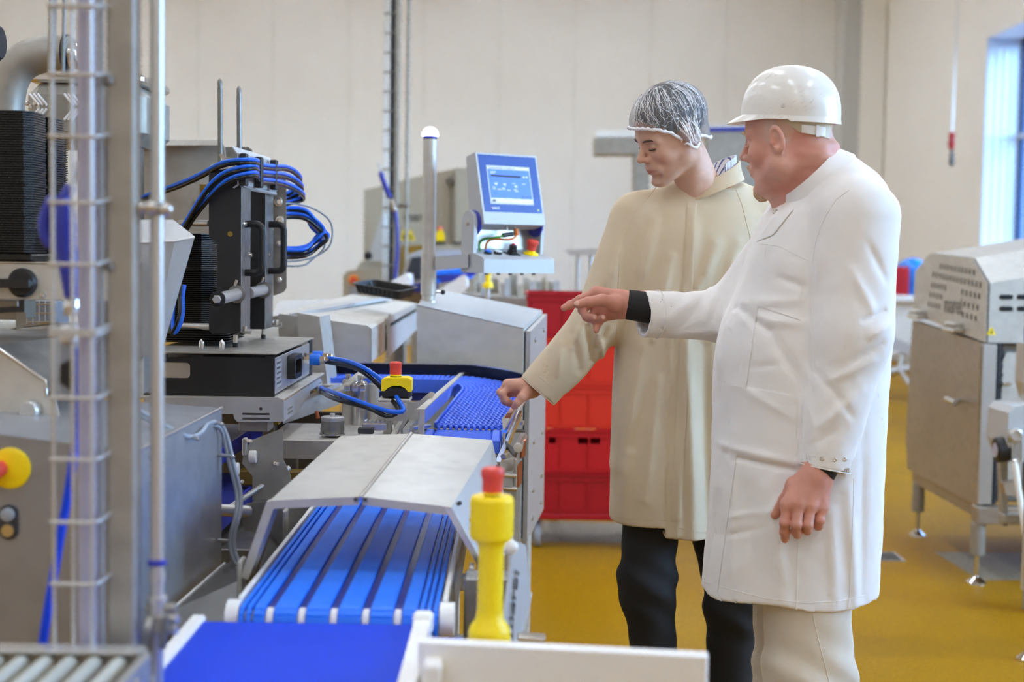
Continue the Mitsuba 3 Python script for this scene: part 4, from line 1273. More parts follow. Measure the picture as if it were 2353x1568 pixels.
# ------------------------------------------------------------------ the striped belt under the hood, nearest the camera
def striped_conveyor():
    t = thing('belt_conveyor', 'bright blue modular belt conveyor with dark stripes running under the steel hood', 'conveyor')
    x0, x1, zt, y0, y1 = -0.409, -0.106, 0.905, 2.15, 3.42
    W = x1 - x0
    gaps = [0.0395 + 0.0488 * k for k in range(5)]
    edge = [W - 0.032, W - 0.021, W - 0.011]
    cuts = sorted([(g, g + 0.0135) for g in gaps] + [(e, e + 0.003) for e in edge] + [(0.008, 0.011), (0.019, 0.022)])
    segs, a = [], 0.0
    for g0, g1 in cuts:
        segs.append((a, g0))
        a = g1
    segs.append((a, W))
    pitch, r = 0.0127, 0.026

    def row(c, u):
        """One module row at c, lying along the direction u."""
        n = np.cross(EX, u)
        ms = []
        for i, (s0, s1) in enumerate(segs):
            if s1 - s0 < 0.001:
                continue
            sh = 0.0008 if i % 2 else -0.0008
            b = cbox([0, 0, 0], [s1 - s0 - 0.0004, pitch * 0.9, 0.007], 0.0014)
            ms.append(moved(b, pose(np.array([x0 + (s0 + s1) / 2, c[1], c[2]]) + u * sh - n * 0.0035, EX, u, n)))
        return cat(ms)
    n = int((y1 - y0) / pitch)
    for k in range(n):
        part(t, 'belt_module', row([0, y0 + (k + 0.5) * pitch, zt], EY), 'blue_bright')
    for k in range(6):                                           # round the near nose roller
        a = (k + 0.5) * pitch / r
        part(t, 'belt_module', row([0, y0 - r * math.sin(a), zt - r + r * math.cos(a)], np.array([0, math.cos(a), math.sin(a)])), 'blue_bright')
    part(t, 'belt_core', box([x0 + 0.002, y0, zt - 0.0125], [x1 - 0.002, y1, zt - 0.0065], 0.001), 'blue_deep', label='dark blue link layer')
    part(t, 'nose_roller', cyl([x0, y0, zt - r], [x1, y0, zt - r], r - 0.008, 24), 'steel_dark', True)
    for g in gaps:
        part(t, 'sprocket', cyl([x0 + g + 0.001, y0, zt - r], [x0 + g + 0.0125, y0, zt - r], r - 0.0045, 20), 'white_plastic', 30, label='white sprocket')
    for x, s in ((x0 - 0.022, 0.02), (x1 + 0.002, 0.022)):
        part(t, 'end_cap', hull(np.vstack([[[xx, y0 + 0.012 + 0.03 * math.cos(a), zt - 0.022 + 0.026 * math.sin(a)] for a in np.linspace(0, 2 * np.pi, 20)[:-1]] for xx in (x, x + s)])), 'white_plastic', 30, label='white end cap')
    for x in (x0 - 0.012, x1 + 0.004):
        part(t, 'wear_strip', box([x, y0 + 0.04, zt - 0.012], [x + 0.008, y1, zt + 0.002], 0.001), 'white_plastic', label='white wear strip')
        part(t, 'side_frame', box([x - 0.004, y0 + 0.03, zt - 0.09], [x + 0.012, y1, zt - 0.0125], 0.002), 'steel_dark')
    for yy in (2.5, 2.9, 3.3):
        part(t, 'cross_bar', cyl([x0, yy, zt - 0.06], [x1, yy, zt - 0.06], 0.012, 14), 'steel')
    for x in (x0 + 0.03, x1 - 0.06):
        for yy in (2.45, 3.25):
            part(t, 'leg', box([x, yy, 0.0], [x + 0.03, yy + 0.03, zt - 0.08], 0.003), 'steel')


striped_conveyor()


def hood():
    t = thing('belt_guard', 'stainless steel two-leaf hood arched over the striped blue belt', 'machine hood')
    A, B = 2.36, 2.86
    c = {'fl': P(620, 1151, A), 'fm': P(829, 1142, A), 'fr': P(1037, 1166, A), 'bl': P(782, 1003, B), 'bm': P(945, 997, B), 'br': P(1131, 1012, B)}
    dn = np.array([0, 0, -0.014])
    part(t, 'leaf', slab([c['fl'], c['fm'] - EX * 0.002, c['bm'] - EX * 0.002, c['bl']], 0.003), 'steel')
    part(t, 'leaf', slab([c['fm'] + EX * 0.002, c['fr'], c['br'], c['bm'] + EX * 0.002], 0.003), 'steel')
    part(t, 'front_lip', slab([c['fl'], c['fl'] + dn, c['fm'] + dn - EX * 0.003, c['fm'] - EX * 0.003], 0.003), 'steel')
    part(t, 'front_lip', slab([c['fm'] + EX * 0.003, c['fm'] + dn + EX * 0.003, c['fr'] + dn, c['fr']], 0.003), 'steel')
    part(t, 'hinge_rod', cyl(c['fm'] + [0, -0.006, -0.002], c['bm'] + [0, 0, 0.0], 0.0042, 12), 'steel_bright', True)
    for s in (-1, 1):
        part(t, 'hinge_screw', screw(c['fm'] + np.array([s * 0.008, -0.004, -0.004]), [0, -1, 0.2], 0.0035), 'ink')
    # right side plate, flaring outwards
    q = [c['fr'], P(1112, 1302, A), P(1186, 1262, B), c['br']]
    part(t, 'side_plate', slab(q, 0.003), 'alu_light', label='pale side plate')
    part(t, 'side_lip', slab([c['fr'], c['fr'] - EX * 0.011 + dn * 0.2, P(1099, 1302, A), P(1112, 1302, A)][::-1], 0.003), 'steel_bright')
    for x, y, D in ((1050, 1157, 2.40), (1139, 1072, 2.83), (1078, 1196, 2.42)):
        part(t, 'screw', screw(P(x, y, D) + EX * 0.004, [0.8, -0.4, 0.3], 0.004), 'ink')
    # left side plate: a narrow leg
    q = [P(617, 1153, A), P(556, 1330, A), P(585, 1318, A + 0.07), P(651, 1140, A + 0.07)]
    part(t, 'side_plate', slab(q, 0.003), 'steel')
    part(t, 'side_lip', slab([P(617, 1153, A), P(632, 1160, A), P(570, 1333, A), P(554, 1328, A)][::-1], 0.003), 'steel')
    for x, D in ((-0.452, 2.38), (-0.062, 2.36), (-0.05, 2.84), (-0.452, 2.84)):
        part(t, 'foot_bracket', box([x - 0.004, D - 0.02, 0.80], [x + 0.004, D + 0.02, 0.925], 0.002), 'steel')
    for D in (2.37, 2.83):
        part(t, 'carrier', box([-0.456, D - 0.015, 0.77], [-0.046, D + 0.015, 0.80], 0.003), 'steel')


hood()


def flat_conveyor():
    t = thing('belt_conveyor', 'royal blue flat belt conveyor with white edge rails in the foreground', 'conveyor')
    x0, x1, zt, y0, y1 = -0.452, -0.139, 0.893, 1.4, 2.105
    r = 0.016
    prof = [(y0, zt)] + [(y1 - r + r * math.sin(a), zt - r + r * math.cos(a)) for a in np.linspace(0, math.pi, 10)] + [(y0, zt - 2 * r)]
    part(t, 'belt', extrude(prof, x1 - x0, [x0, 0, 0], EY, EZ, EX), 'blue_flat', 30, label='smooth blue belt')
    part(t, 'edge_rail', box([x0 - 0.024, y0, zt - 0.03], [x0 - 0.001, 2.11, zt + 0.006], 0.004), 'white_plastic', label='white edge rail')
    part(t, 'edge_rail', hull(np.array([[x1 + 0.001, y0, zt + 0.012], [x1 + 0.025, y0, zt + 0.012], [x1 + 0.001, y0, zt - 0.03], [x1 + 0.025, y0, zt - 0.03], [x1 + 0.001, 2.10, zt + 0.012], [x1 + 0.025, 2.10, zt + 0.012], [x1 + 0.001, 2.11, zt - 0.03], [x1 + 0.025, 2.11, zt - 0.03]])), 'white_plastic', label='white edge rail')
    part(t, 'rail_end', cbox([x1 + 0.013, 2.09, zt + 0.004], [0.03, 0.035, 0.03], 0.005), 'white_plastic')
    part(t, 'return_belt', box([x1 + 0.03, 1.9, zt - 0.045], [x1 + 0.075, 2.1, zt - 0.02], 0.004), 'blue_flat')
    part(t, 'bed', box([x0 - 0.02, y0, zt - 0.08], [x1 + 0.02, 2.0, zt - 0.034], 0.004), 'steel')
    for x in (x0, x1 - 0.03):
        for yy in (1.5, 1.9):
            part(t, 'leg', box([x, yy, 0], [x + 0.03, yy + 0.03, zt - 0.08], 0.003), 'steel')


flat_conveyor()


def guide_bar():
    t = thing('guide_bar', 'thick white plastic guide bar crossing the bottom of the foreground', 'guide bar')
    a, b = P(962, 1478, 1.80), P(1622, 1512, 1.73)
    d = (b - a) / np.linalg.norm(b - a)
    n = np.array([-d[1], d[0], 0])
    h = 0.052
    part(t, 'bar', hull(np.array([q + n * s + EZ * z for q in (a, b) for s in (0, 0.028) for z in (0, -h)] + [q + n * s + EZ * z for q in (a + d * -0.002, b + d * 0.002) for s in (0.004, 0.024) for z in (-0.004, -h + 0.004)])), 'white_plastic')
    c = a + d * 0.02 + n * 0.012
    part(t, 'arm', box([-0.107, 1.76, 0.80], [-0.082, 1.86, 0.93], 0.004), 'white_plastic')
    part(t, 'rod', cyl([-0.0945, 1.82, 0.0], [-0.0945, 1.82, 0.82], 0.012, 16), 'steel')
    part(t, 'foot_plate', lathe([(0.05, 0), (0.05, 0.006), (0.014, 0.02)], [-0.0945, 1.82, 0], [0, 0, 1], 20), 'steel', 30)


guide_bar()


def stop_post():
    t = thing('emergency_stop', 'yellow emergency stop post with a red button in front of the steel hood', 'emergency stop')
    D = 2.0
    s = D / FOCAL
    base, top = P(1124, 1478, D), P(1131, 1140, D)
    d = (top - base) / np.linalg.norm(top - base)
    L = np.linalg.norm(top - base)
    y = lambda v: (1478 - v) / 338 * L
    part(t, 'post', lathe([(50 * s, 0), (49 * s, y(1452)), (46 * s, y(1440)), (33 * s, y(1422)), (30 * s, y(1400)), (29.5 * s, y(1260)), (34 * s, y(1246)), (47 * s, y(1238)), (51 * s, y(1228)), (51 * s, y(1150)), (48 * s, y(1143)), (44 * s, y(1140)), (20 * s, y(1140))], base, d, 40), 'yellow', 35)
    part(t, 'collar', lathe([(19 * s, y(1141)), (19 * s, y(1136)), (16 * s, y(1136))], base, d, 24), 'black_plastic', 30)
    part(t, 'collar', lathe([(21 * s, y(1136.5)), (21 * s, y(1131)), (18 * s, y(1130))], base, d, 24), 'yellow', 30)
    part(t, 'button', lathe([(22 * s, y(1131)), (24 * s, y(1128)), (23.5 * s, y(1102)), (27 * s, y(1096)), (27.5 * s, y(1084)), (24 * s, y(1077)), (14 * s, y(1074)), (0.001, y(1073))], base, d, 32), 'red_knob', 40, label='red push button')
    part(t, 'label_plate', front([(1179, 1176), (1182, 1188), (1180, 1196), (1177, 1188)], D - 0.001, 0.0015), 'paper_white')
    part(t, 'stand', cyl(base - d * 0.2, base + d * 0.002, 0.014, 18), 'steel', True)
    part(t, 'bracket', box([base[0] - 0.13, D - 0.03, base[2] - 0.1], [base[0] + 0.015, D + 0.03, base[2] - 0.085], 0.002), 'steel')
    part(t, 'stand_foot', box([base[0] - 0.13, D - 0.02, 0], [base[0] - 0.09, D + 0.02, base[2] - 0.086], 0.003), 'steel')


stop_post()


def lettered_panel():
    t = thing('lettered_guard', 'grey steel side panel with dark lettering behind the yellow stop post', 'machine panel')
    pts = [P(1150, 1478, 2.16), P(1160, 1262, 2.24), P(1172, 1245, 2.28), P(1190, 1252, 2.34), P(1219, 1378, 2.38), P(1201, 1482, 2.30)]
    o = pts[0]
    u = pts[4] - pts[0]
    u[2] = 0
    u /= np.linalg.norm(u)
    w = np.cross(u, EZ)
    poly = [((p - o) @ u, (p - o)[2]) for p in pts]
    part(t, 'plate', extrude(poly, 0.003, o + w * -0.003, u, EZ, w), 'alu_light')
    part(t, 'folded_edge', slab([pts[4], pts[5], pts[5] + [0.004, 0.05, 0], pts[4] + [0.004, 0.05, 0]], 0.003), 'steel')
    ang = math.radians(62)
    uu, vv = u * math.cos(ang) + EZ * math.sin(ang), -u * math.sin(ang) + EZ * math.cos(ang)
    text_on(t, 'lettering', 'marel', 0.03, P(1168, 1476, 2.2) + w * 0.0006 + u * 0.018, uu, vv, 'ink')
    part(t, 'bolt_head', lathe([(0.012, 0), (0.013, 0.004), (0.011, 0.02), (0.006, 0.024)], P(1167, 1256, 2.22), [0.3, -0.9, 0.1], 14), 'white_plastic', 40)
    part(t, 'support', box([pts[0][0] - 0.06, 2.24, 0.70], [pts[0][0] + 0.02, 2.30, 0.93], 0.003), 'steel_dark')
    part(t, 'foot_column', box([pts[0][0] - 0.06, 2.25, 0.0], [pts[0][0] - 0.02, 2.29, 0.701], 0.003), 'steel')
    part(t, 'pipe_stub', cyl(P(1190, 1467, 2.19), P(1252, 1470, 2.19), 0.0095, 20), 'steel_bright', True, label='short steel pipe end')


lettered_panel()


# ------------------------------------------------------------------ the curved belt behind the hood
def curve_path():
    """Centre line of the curved belt: away from the camera, then a quarter turn to the left."""
    a, b = (P(1003, 980, 3.6) + P(1152, 975, 3.6)) / 2, None
    w = 0.165
    z0, z1 = 1.012, 1.078
    x = a[0]
    ystr, R = 4.02, 0.14
    pts = [[x + 0.055 * s, 3.58 + (ystr - 3.58) * s, 0] for s in np.linspace(0, 1, 30)]
    xe = pts[-1][0]
    pts += [[xe - R + R * math.cos(a_), ystr + R * math.sin(a_), 0] for a_ in np.linspace(0.05, math.pi / 2, 22)]
    pts += [[xe - R - s, ystr + R, 0] for s in np.linspace(0.02, 0.34, 12)]
    pts = np.array(pts)
    d = np.concatenate([[0], np.cumsum(np.linalg.norm(np.diff(pts[:, :2], axis=0), axis=1))])
    pts[:, 2] = z0 + (z1 - z0) * np.clip(d / 0.62, 0, 1)
    return pts, d, w


def curve_conveyor():
    t = thing('belt_conveyor', 'periwinkle blue modular belt conveyor turning left behind the steel hood', 'conveyor')
    pts, dist, w = curve_path()
    pitch = 0.0125
    s = np.arange(0.0, dist[-1], pitch)
    cen = np.stack([np.interp(s, dist, pts[:, k]) for k in range(3)], 1)
    tan = np.gradient(cen, axis=0)
    tan /= np.linalg.norm(tan, axis=1, keepdims=True)
    nk = 13
    for k, (c, d) in enumerate(zip(cen, tan)):
        u = np.array([d[1], -d[0], 0])
        u /= np.linalg.norm(u)
        n = np.cross(u, d)
        ms = [moved(cbox([0, 0, -0.0045], [w, pitch * 0.42, 0.007], 0.001), pose(c, u, d, n))]
        for j in range(nk):
            o = (j + 0.5 + 0.25 * (k % 2)) / nk - 0.5
            ms.append(moved(cbox([o * w, pitch * 0.05, -0.001], [w / nk * 0.52, pitch * 0.88, 0.0052], 0.0012), pose(c, u, d, n)))
        part(t, 'belt_module', cat(ms), 'blue_belt')
    side = np.stack([tan[:, 1], -tan[:, 0], 0 * tan[:, 0]], 1)

    def strip(off, z0, z1, th, bsdf, name, a=0, b=None, smooth=40, label=None):
        c = cen[a:b] + side[a:b] * off
        v = np.concatenate([c + EZ * z0, c + EZ * z1, c + EZ * z1 + side[a:b] * th, c + EZ * z0 + side[a:b] * th])
        m, f = len(c), []
        for q in range(4):
            for i in range(m - 1):
                p0, p1, p2, p3 = q * m + i, ((q + 1) % 4) * m + i, ((q + 1) % 4) * m + i + 1, q * m + i + 1
                f += [[p0, p1, p2], [p0, p2, p3]]
        f += [[0, m, 2 * m], [0, 2 * m, 3 * m], [m - 1, 3 * m - 1, 2 * m - 1], [m - 1, 4 * m - 1, 3 * m - 1]]
        part(t, name, trimesh.Trimesh(v, f, process=False), bsdf, smooth, label=label)
    strip(-w / 2 - 0.007, -0.035, 0.0035, 0.006, 'blue_belt', 'inner_rim')
    strip(w / 2 + 0.001, -0.03, 0.002, 0.005, 'blue_belt', 'outer_rim', 0, 36)
    strip(-w / 2 + 0.01, -0.06, -0.014, w - 0.02, 'blue_deep', 'belt_bed')
    strip(w / 2 + 0.016, -0.02, 0.032, 0.002, 'black_gloss', 'curve_guard', 26, None, label='dark curved guard strip')
    strip(w / 2 + 0.0155, 0.032, 0.0345, 0.003, 'steel_bright', 'guard_edge', 26, None)
    # frame below
    e0, e1 = cen[0], cen[30]
    for x, y in ((e0[0] - 0.05, 3.68), (e0[0] + 0.05, 3.68), (e1[0] - 0.35, 4.2), (e1[0] - 0.1, 4.2)):
        part(t, 'leg', box([x - 0.015, y - 0.015, 0], [x + 0.015, y + 0.015, 0.957 if y < 4 else 1.02], 0.003), 'steel')
    # knuckles at the near end
    c0 = cen[0]
    for j in range(11):
        part(t, 'end_link', cyl([c0[0] - w / 2 + (j + 0.25) * w / 11, c0[1] - 0.008, c0[2] - 0.008], [c0[0] - w / 2 + (j + 0.75) * w / 11, c0[1] - 0.008, c0[2] - 0.008], 0.0085, 12), 'blue_belt', True)
    part(t, 'end_shaft', cyl([c0[0] - w / 2 - 0.05, c0[1] - 0.01, c0[2] - 0.012], [c0[0] + w / 2 + 0.06, c0[1] - 0.01, c0[2] - 0.012], 0.004, 14), 'steel_dark', True)


curve_conveyor()


def transfer_belt():
    t = thing('transfer_belt', 'short dark-holed blue belt section between the steel hood and the curved belt', 'conveyor')
    a, b = P(990, 1010, 3.38), P(1128, 1010, 3.38)
    z, w, pitch = 1.0, b[0] - a[0], 0.0115
    for k in range(17):
        y = 3.37 + k * pitch
        if y > 3.555:
            break
        ms = [box([a[0], y, z - 0.008], [b[0], y + pitch * 0.4, z - 0.002], 0.001)]
        for j in range(12):
            o = (j + 0.25 + 0.5 * (k % 2)) / 12.5
            ms.append(box([a[0] + o * w, y, z - 0.005], [a[0] + (o + 0.045) * w, y + pitch * 0.92, z + 0.0012], 0.001))
        part(t, 'belt_module', cat(ms), 'blue_belt')
    part(t, 'belt_core', box([a[0] + 0.004, 3.37, z - 0.014], [b[0] - 0.004, 3.56, z - 0.0085], 0.001), 'blue_deep')
    part(t, 'side_block', box([a[0] - 0.022, 3.36, z - 0.03], [a[0] - 0.001, 3.56, z + 0.003], 0.003), 'blue_belt')
    part(t, 'side_block', box([b[0] + 0.001, 3.36, z - 0.03], [b[0] + 0.022, 3.56, z + 0.003], 0.003), 'blue_belt')
    part(t, 'end_block', box([b[0] + 0.024, 3.44, z - 0.03], [b[0] + 0.04, 3.54, z + 0.01], 0.003), 'blue_bright')
    for k in range(4):
        part(t, 'bolt', cyl([b[0] + 0.03, 3.36 + k * 0.024, z - 0.02], [b[0] + 0.03, 3.36 + k * 0.024, z + 0.012], 0.0042, 10), 'steel_bright', True)
    part(t, 'bed', box([a[0] - 0.02, 3.36, z - 0.06], [b[0] + 0.02, 3.56, z - 0.031], 0.003), 'steel_dark')
    for x in (a[0] + 0.01, b[0] - 0.02):
        part(t, 'leg', box([x - 0.012, 3.45, 0], [x + 0.012, 3.474, z - 0.059], 0.003), 'steel')


transfer_belt()


def side_guides():
    t = thing('side_guide', 'steel side guide and clamp assembly along the right edge of the blue belt', 'guide rail')
    # strip nearest the man
    q = [P(1193, 944, 3.42), P(1200, 944, 3.44), P(1150, 1062, 2.98), P(1137, 1062, 2.98)]
    part(t, 'guide_strip', slab(q[::-1], 0.012), 'steel_bright')
    part(t, 'guide_plate', slab([P(1153, 962, 3.52), P(1182, 930, 3.72), P(1184, 944, 3.72), P(1156, 990, 3.5)], 0.003), 'steel_bright')
    part(t, 'top_strip', slab([P(1160, 958, 3.5), P(1172, 958, 3.5), P(1192, 922, 3.74), P(1182, 922, 3.74)], 0.003), 'copper', label='reddish brown strip')
    part(t, 'rail', tube(np.array([P(1168, 1000, 3.3), P(1198, 930, 3.65), P(1212, 905, 3.8)]), 0.006, 12), 'steel_bright', True)
    part(t, 'clamp_roller', cyl(P(1191, 1029, 3.02), P(1203, 1004, 3.22), 0.0095, 20), 'steel_bright', True)
    part(t, 'roller_end', cyl(P(1190.5, 1030, 3.012), P(1191, 1029, 3.022), 0.0105, 20), 'steel', True)
    part(t, 'arm', slab([P(1160, 1012, 3.12), P(1186, 1036, 3.05), P(1180, 1050, 3.05), P(1162, 1030, 3.12)][::-1], 0.006), 'steel_dark')
    part(t, 'bracket', slab([P(1150, 1062, 2.98), P(1182, 1052, 3.02), P(1180, 1075, 3.02), P(1168, 1108, 3.0), P(1148, 1100, 2.98)][::-1], 0.004), 'steel')
    part(t, 'copper_plate', slab([P(1196, 1018, 3.08), P(1206, 1010, 3.1), P(1203, 1048, 3.1), P(1194, 1054, 3.08)], 0.004), 'copper')
    part(t, 'copper_plate', slab([P(1187, 1072, 3.0), P(1197, 1060, 3.02), P(1196, 1108, 3.02), P(1188, 1120, 3.0)], 0.004), 'copper')
    part(t, 'upright', fbox(1180, 1055, 1188, 1130, 2.99, 0.012), 'steel_bright')
    for y in (1092, 1122):
        part(t, 'cross_rod', cyl(P(1146, y, 2.97), P(1186, y + 2, 2.99), 0.0045, 12), 'steel_bright', True)
    part(t, 'stand_plate', slab([P(1146, 1090, 2.97), P(1190, 1080, 3.0), P(1182, 1230, 3.0), P(1146, 1230, 2.97)][::-1], 0.006), 'steel_dull')
    part(t, 'column', box([0.0 - 0.03, 3.0, 0.0], [0.0 + 0.0, 3.03, P(1160, 1225, 3.0)[2]], 0.003), 'steel')
    part(t, 'clamp_screw', cyl(P(1156, 1050, 2.965), P(1166, 1046, 3.0), 0.006, 12), 'steel_bright', True)
    for k in range(3):
        part(t, 'coil_bolt', cyl(P(1192 + k * 4, 955 + k * 6, 3.5), P(1192 + k * 4, 965 + k * 6, 3.5), 0.006, 10), 'steel_bright', True)
    # long rail on the inner side
    a0, a1, b0, b1 = P(957, 941, 3.3), P(976, 941, 3.3), P(1064, 851, 4.34), P(1074, 851, 4.34)
    r = thing('guide_rail', 'angled steel guide rail lying between the stop box and the curved blue belt', 'guide rail')
    part(r, 'top_flange', slab([a0, a1, b1, b0], 0.002), 'steel')
    part(r, 'side_flange', slab([a1, a1 - EZ * 0.034, b1 - EZ * 0.034, b1], 0.002), 'chrome')
    part(r, 'end_tab', front([(953, 941), (976, 941), (976, 975), (963, 980), (965, 948)], 3.298, 0.003), 'steel')
    for x, y, zz in ((a0[0] + 0.002, 3.335, a0[2]), (-0.176, 3.98, b0[2])):
        part(r, 'leg', box([x, y, 0], [x + 0.014, y + 0.02, zz - 0.003], 0.002), 'steel')


side_guides()
# ------------------------------------------------------------------ cabinet, console and covers round the curved belt
def control_cabinet():
    t = thing('control_cabinet', 'large satin steel cabinet with a sloping top behind the curved blue belt', 'cabinet')
    A, B = 4.36, 4.84
    f = {'FRT': P(1203, 757, A), 'FLT': P(958, 703, A), 'BRT': P(1246, 716, B), 'BLT': P(1005, 668, B), 'FRB': P(1195, 1250, A), 'FLB': P(958, 1215, A), 'BRB': P(1236, 1172, B), 'BLB': P(1003, 1140, B)}
    part(t, 'body', hull(list(f.values())), 'steel')
    part(t, 'top_lid', slab([f['FLT'] + EZ * 0.004, f['FRT'] + EZ * 0.004, f['BRT'] + EZ * 0.004, f['BLT'] + EZ * 0.004], 0.003), 'alu_light')
    dr_ = (f['BRB'] - f['FRB']) / np.linalg.norm(f['BRB'] - f['FRB'])
    n = np.cross(dr_, EZ)
    n /= np.linalg.norm(n)
    g = lambda u, z, k: (f['FRB'] + dr_ * (u * np.linalg.norm(f['BRB'] - f['FRB'])) + n * k) * [1, 1, 0] + EZ * z
    zt = lambda u: f['FRT'][2] * (1 - u) + f['BRT'][2] * u
    zb = lambda u: f['FRB'][2] * (1 - u) + f['BRB'][2] * u
    part(t, 'gasket', hull([g(u, z, k) for u in (0.04, 0.97) for k in (0, 0.006) for z in (zt(u) - 0.012, zb(u) + 0.012)]), 'ink', label='dark gasket')
    dq = [g(u, z, k) for u in (0.03, 0.99) for k in (0.006, 0.02) for z in (zt(u) - 0.008, zb(u) + 0.004)]
    door = part(t, 'door', hull(dq), 'steel_plain', label='riveted side door')
    for u in (0.28, 0.78):
        for z in (zt(u) - 0.05, zt(u) - 0.14, 0.85, zb(u) + 0.14, zb(u) + 0.05):
            part(door, 'bolt', lathe([(0.008, 0), (0.0075, 0.004), (0.003, 0.006)], g(u, z, 0.02), n, 12), 'steel_bright', 40)
    part(door, 'latch', cyl(g(0.1, 1.04, 0.02), g(0.1, 1.04, 0.045), 0.008, 14), 'steel_bright', True)
    for x, y in ((f['FLB'][0] + 0.04, A + 0.06), (f['FRB'][0] - 0.04, A + 0.06), (f['FLB'][0] + 0.07, B - 0.06), (f['BRB'][0] - 0.04, B - 0.06)):
        part(t, 'leg', cyl([x, y, 0], [x, y, 0.62], 0.018, 16), 'steel', True)


control_cabinet()


def beacon():
    t = thing('signal_post', 'steel post with a glowing white dome light standing on the satin cabinet', 'signal light')
    b, top = P(984, 704, 4.5), P(988.5, 320, 4.5)
    d = (top - b) / np.linalg.norm(top - b)
    part(t, 'post', cyl(b + d * 0.0, top, 0.0215, 28), 'steel', 50)
    part(t, 'foot_sleeve', cyl(b, b + d * 0.02, 0.027, 24), 'steel_plain', 50)
    part(t, 'sleeve', cyl(b + d * 0.035, b + d * 0.17, 0.0245, 28), 'steel', 50)
    c = b + d * 0.045
    part(t, 'thumb_screw', cyl(c + EX * 0.02, c + EX * 0.042, 0.004, 12), 'steel_bright', True)
    part(t, 'thumb_knob', trimesh.Trimesh(*(lambda m: (m.vertices * 0.008 + c + EX * 0.046, m.faces))(trimesh.creation.icosphere(subdivisions=2)), process=False), 'black_plastic', True, label='black knob')
    part(t, 'blue_ring', cyl(top, top + d * 0.009, 0.0222, 28), 'blue_deep', 50, label='dark blue ring')
    m = lathe([(0.026, 0), (0.0262, 0.006)] + [(0.026 * math.cos(a), 0.006 + 0.0235 * math.sin(a)) for a in np.linspace(0.05, 1.55, 10)], top + d * 0.0092, d, 32)
    s = mikit.ply(m, 'paper_white', 50)
    s['emitter'] = {'type': 'area', 'radiance': rgb((5.0, 5.1, 5.4))}
    part(t, 'lamp_dome', s, None, label='glowing white dome')


beacon()


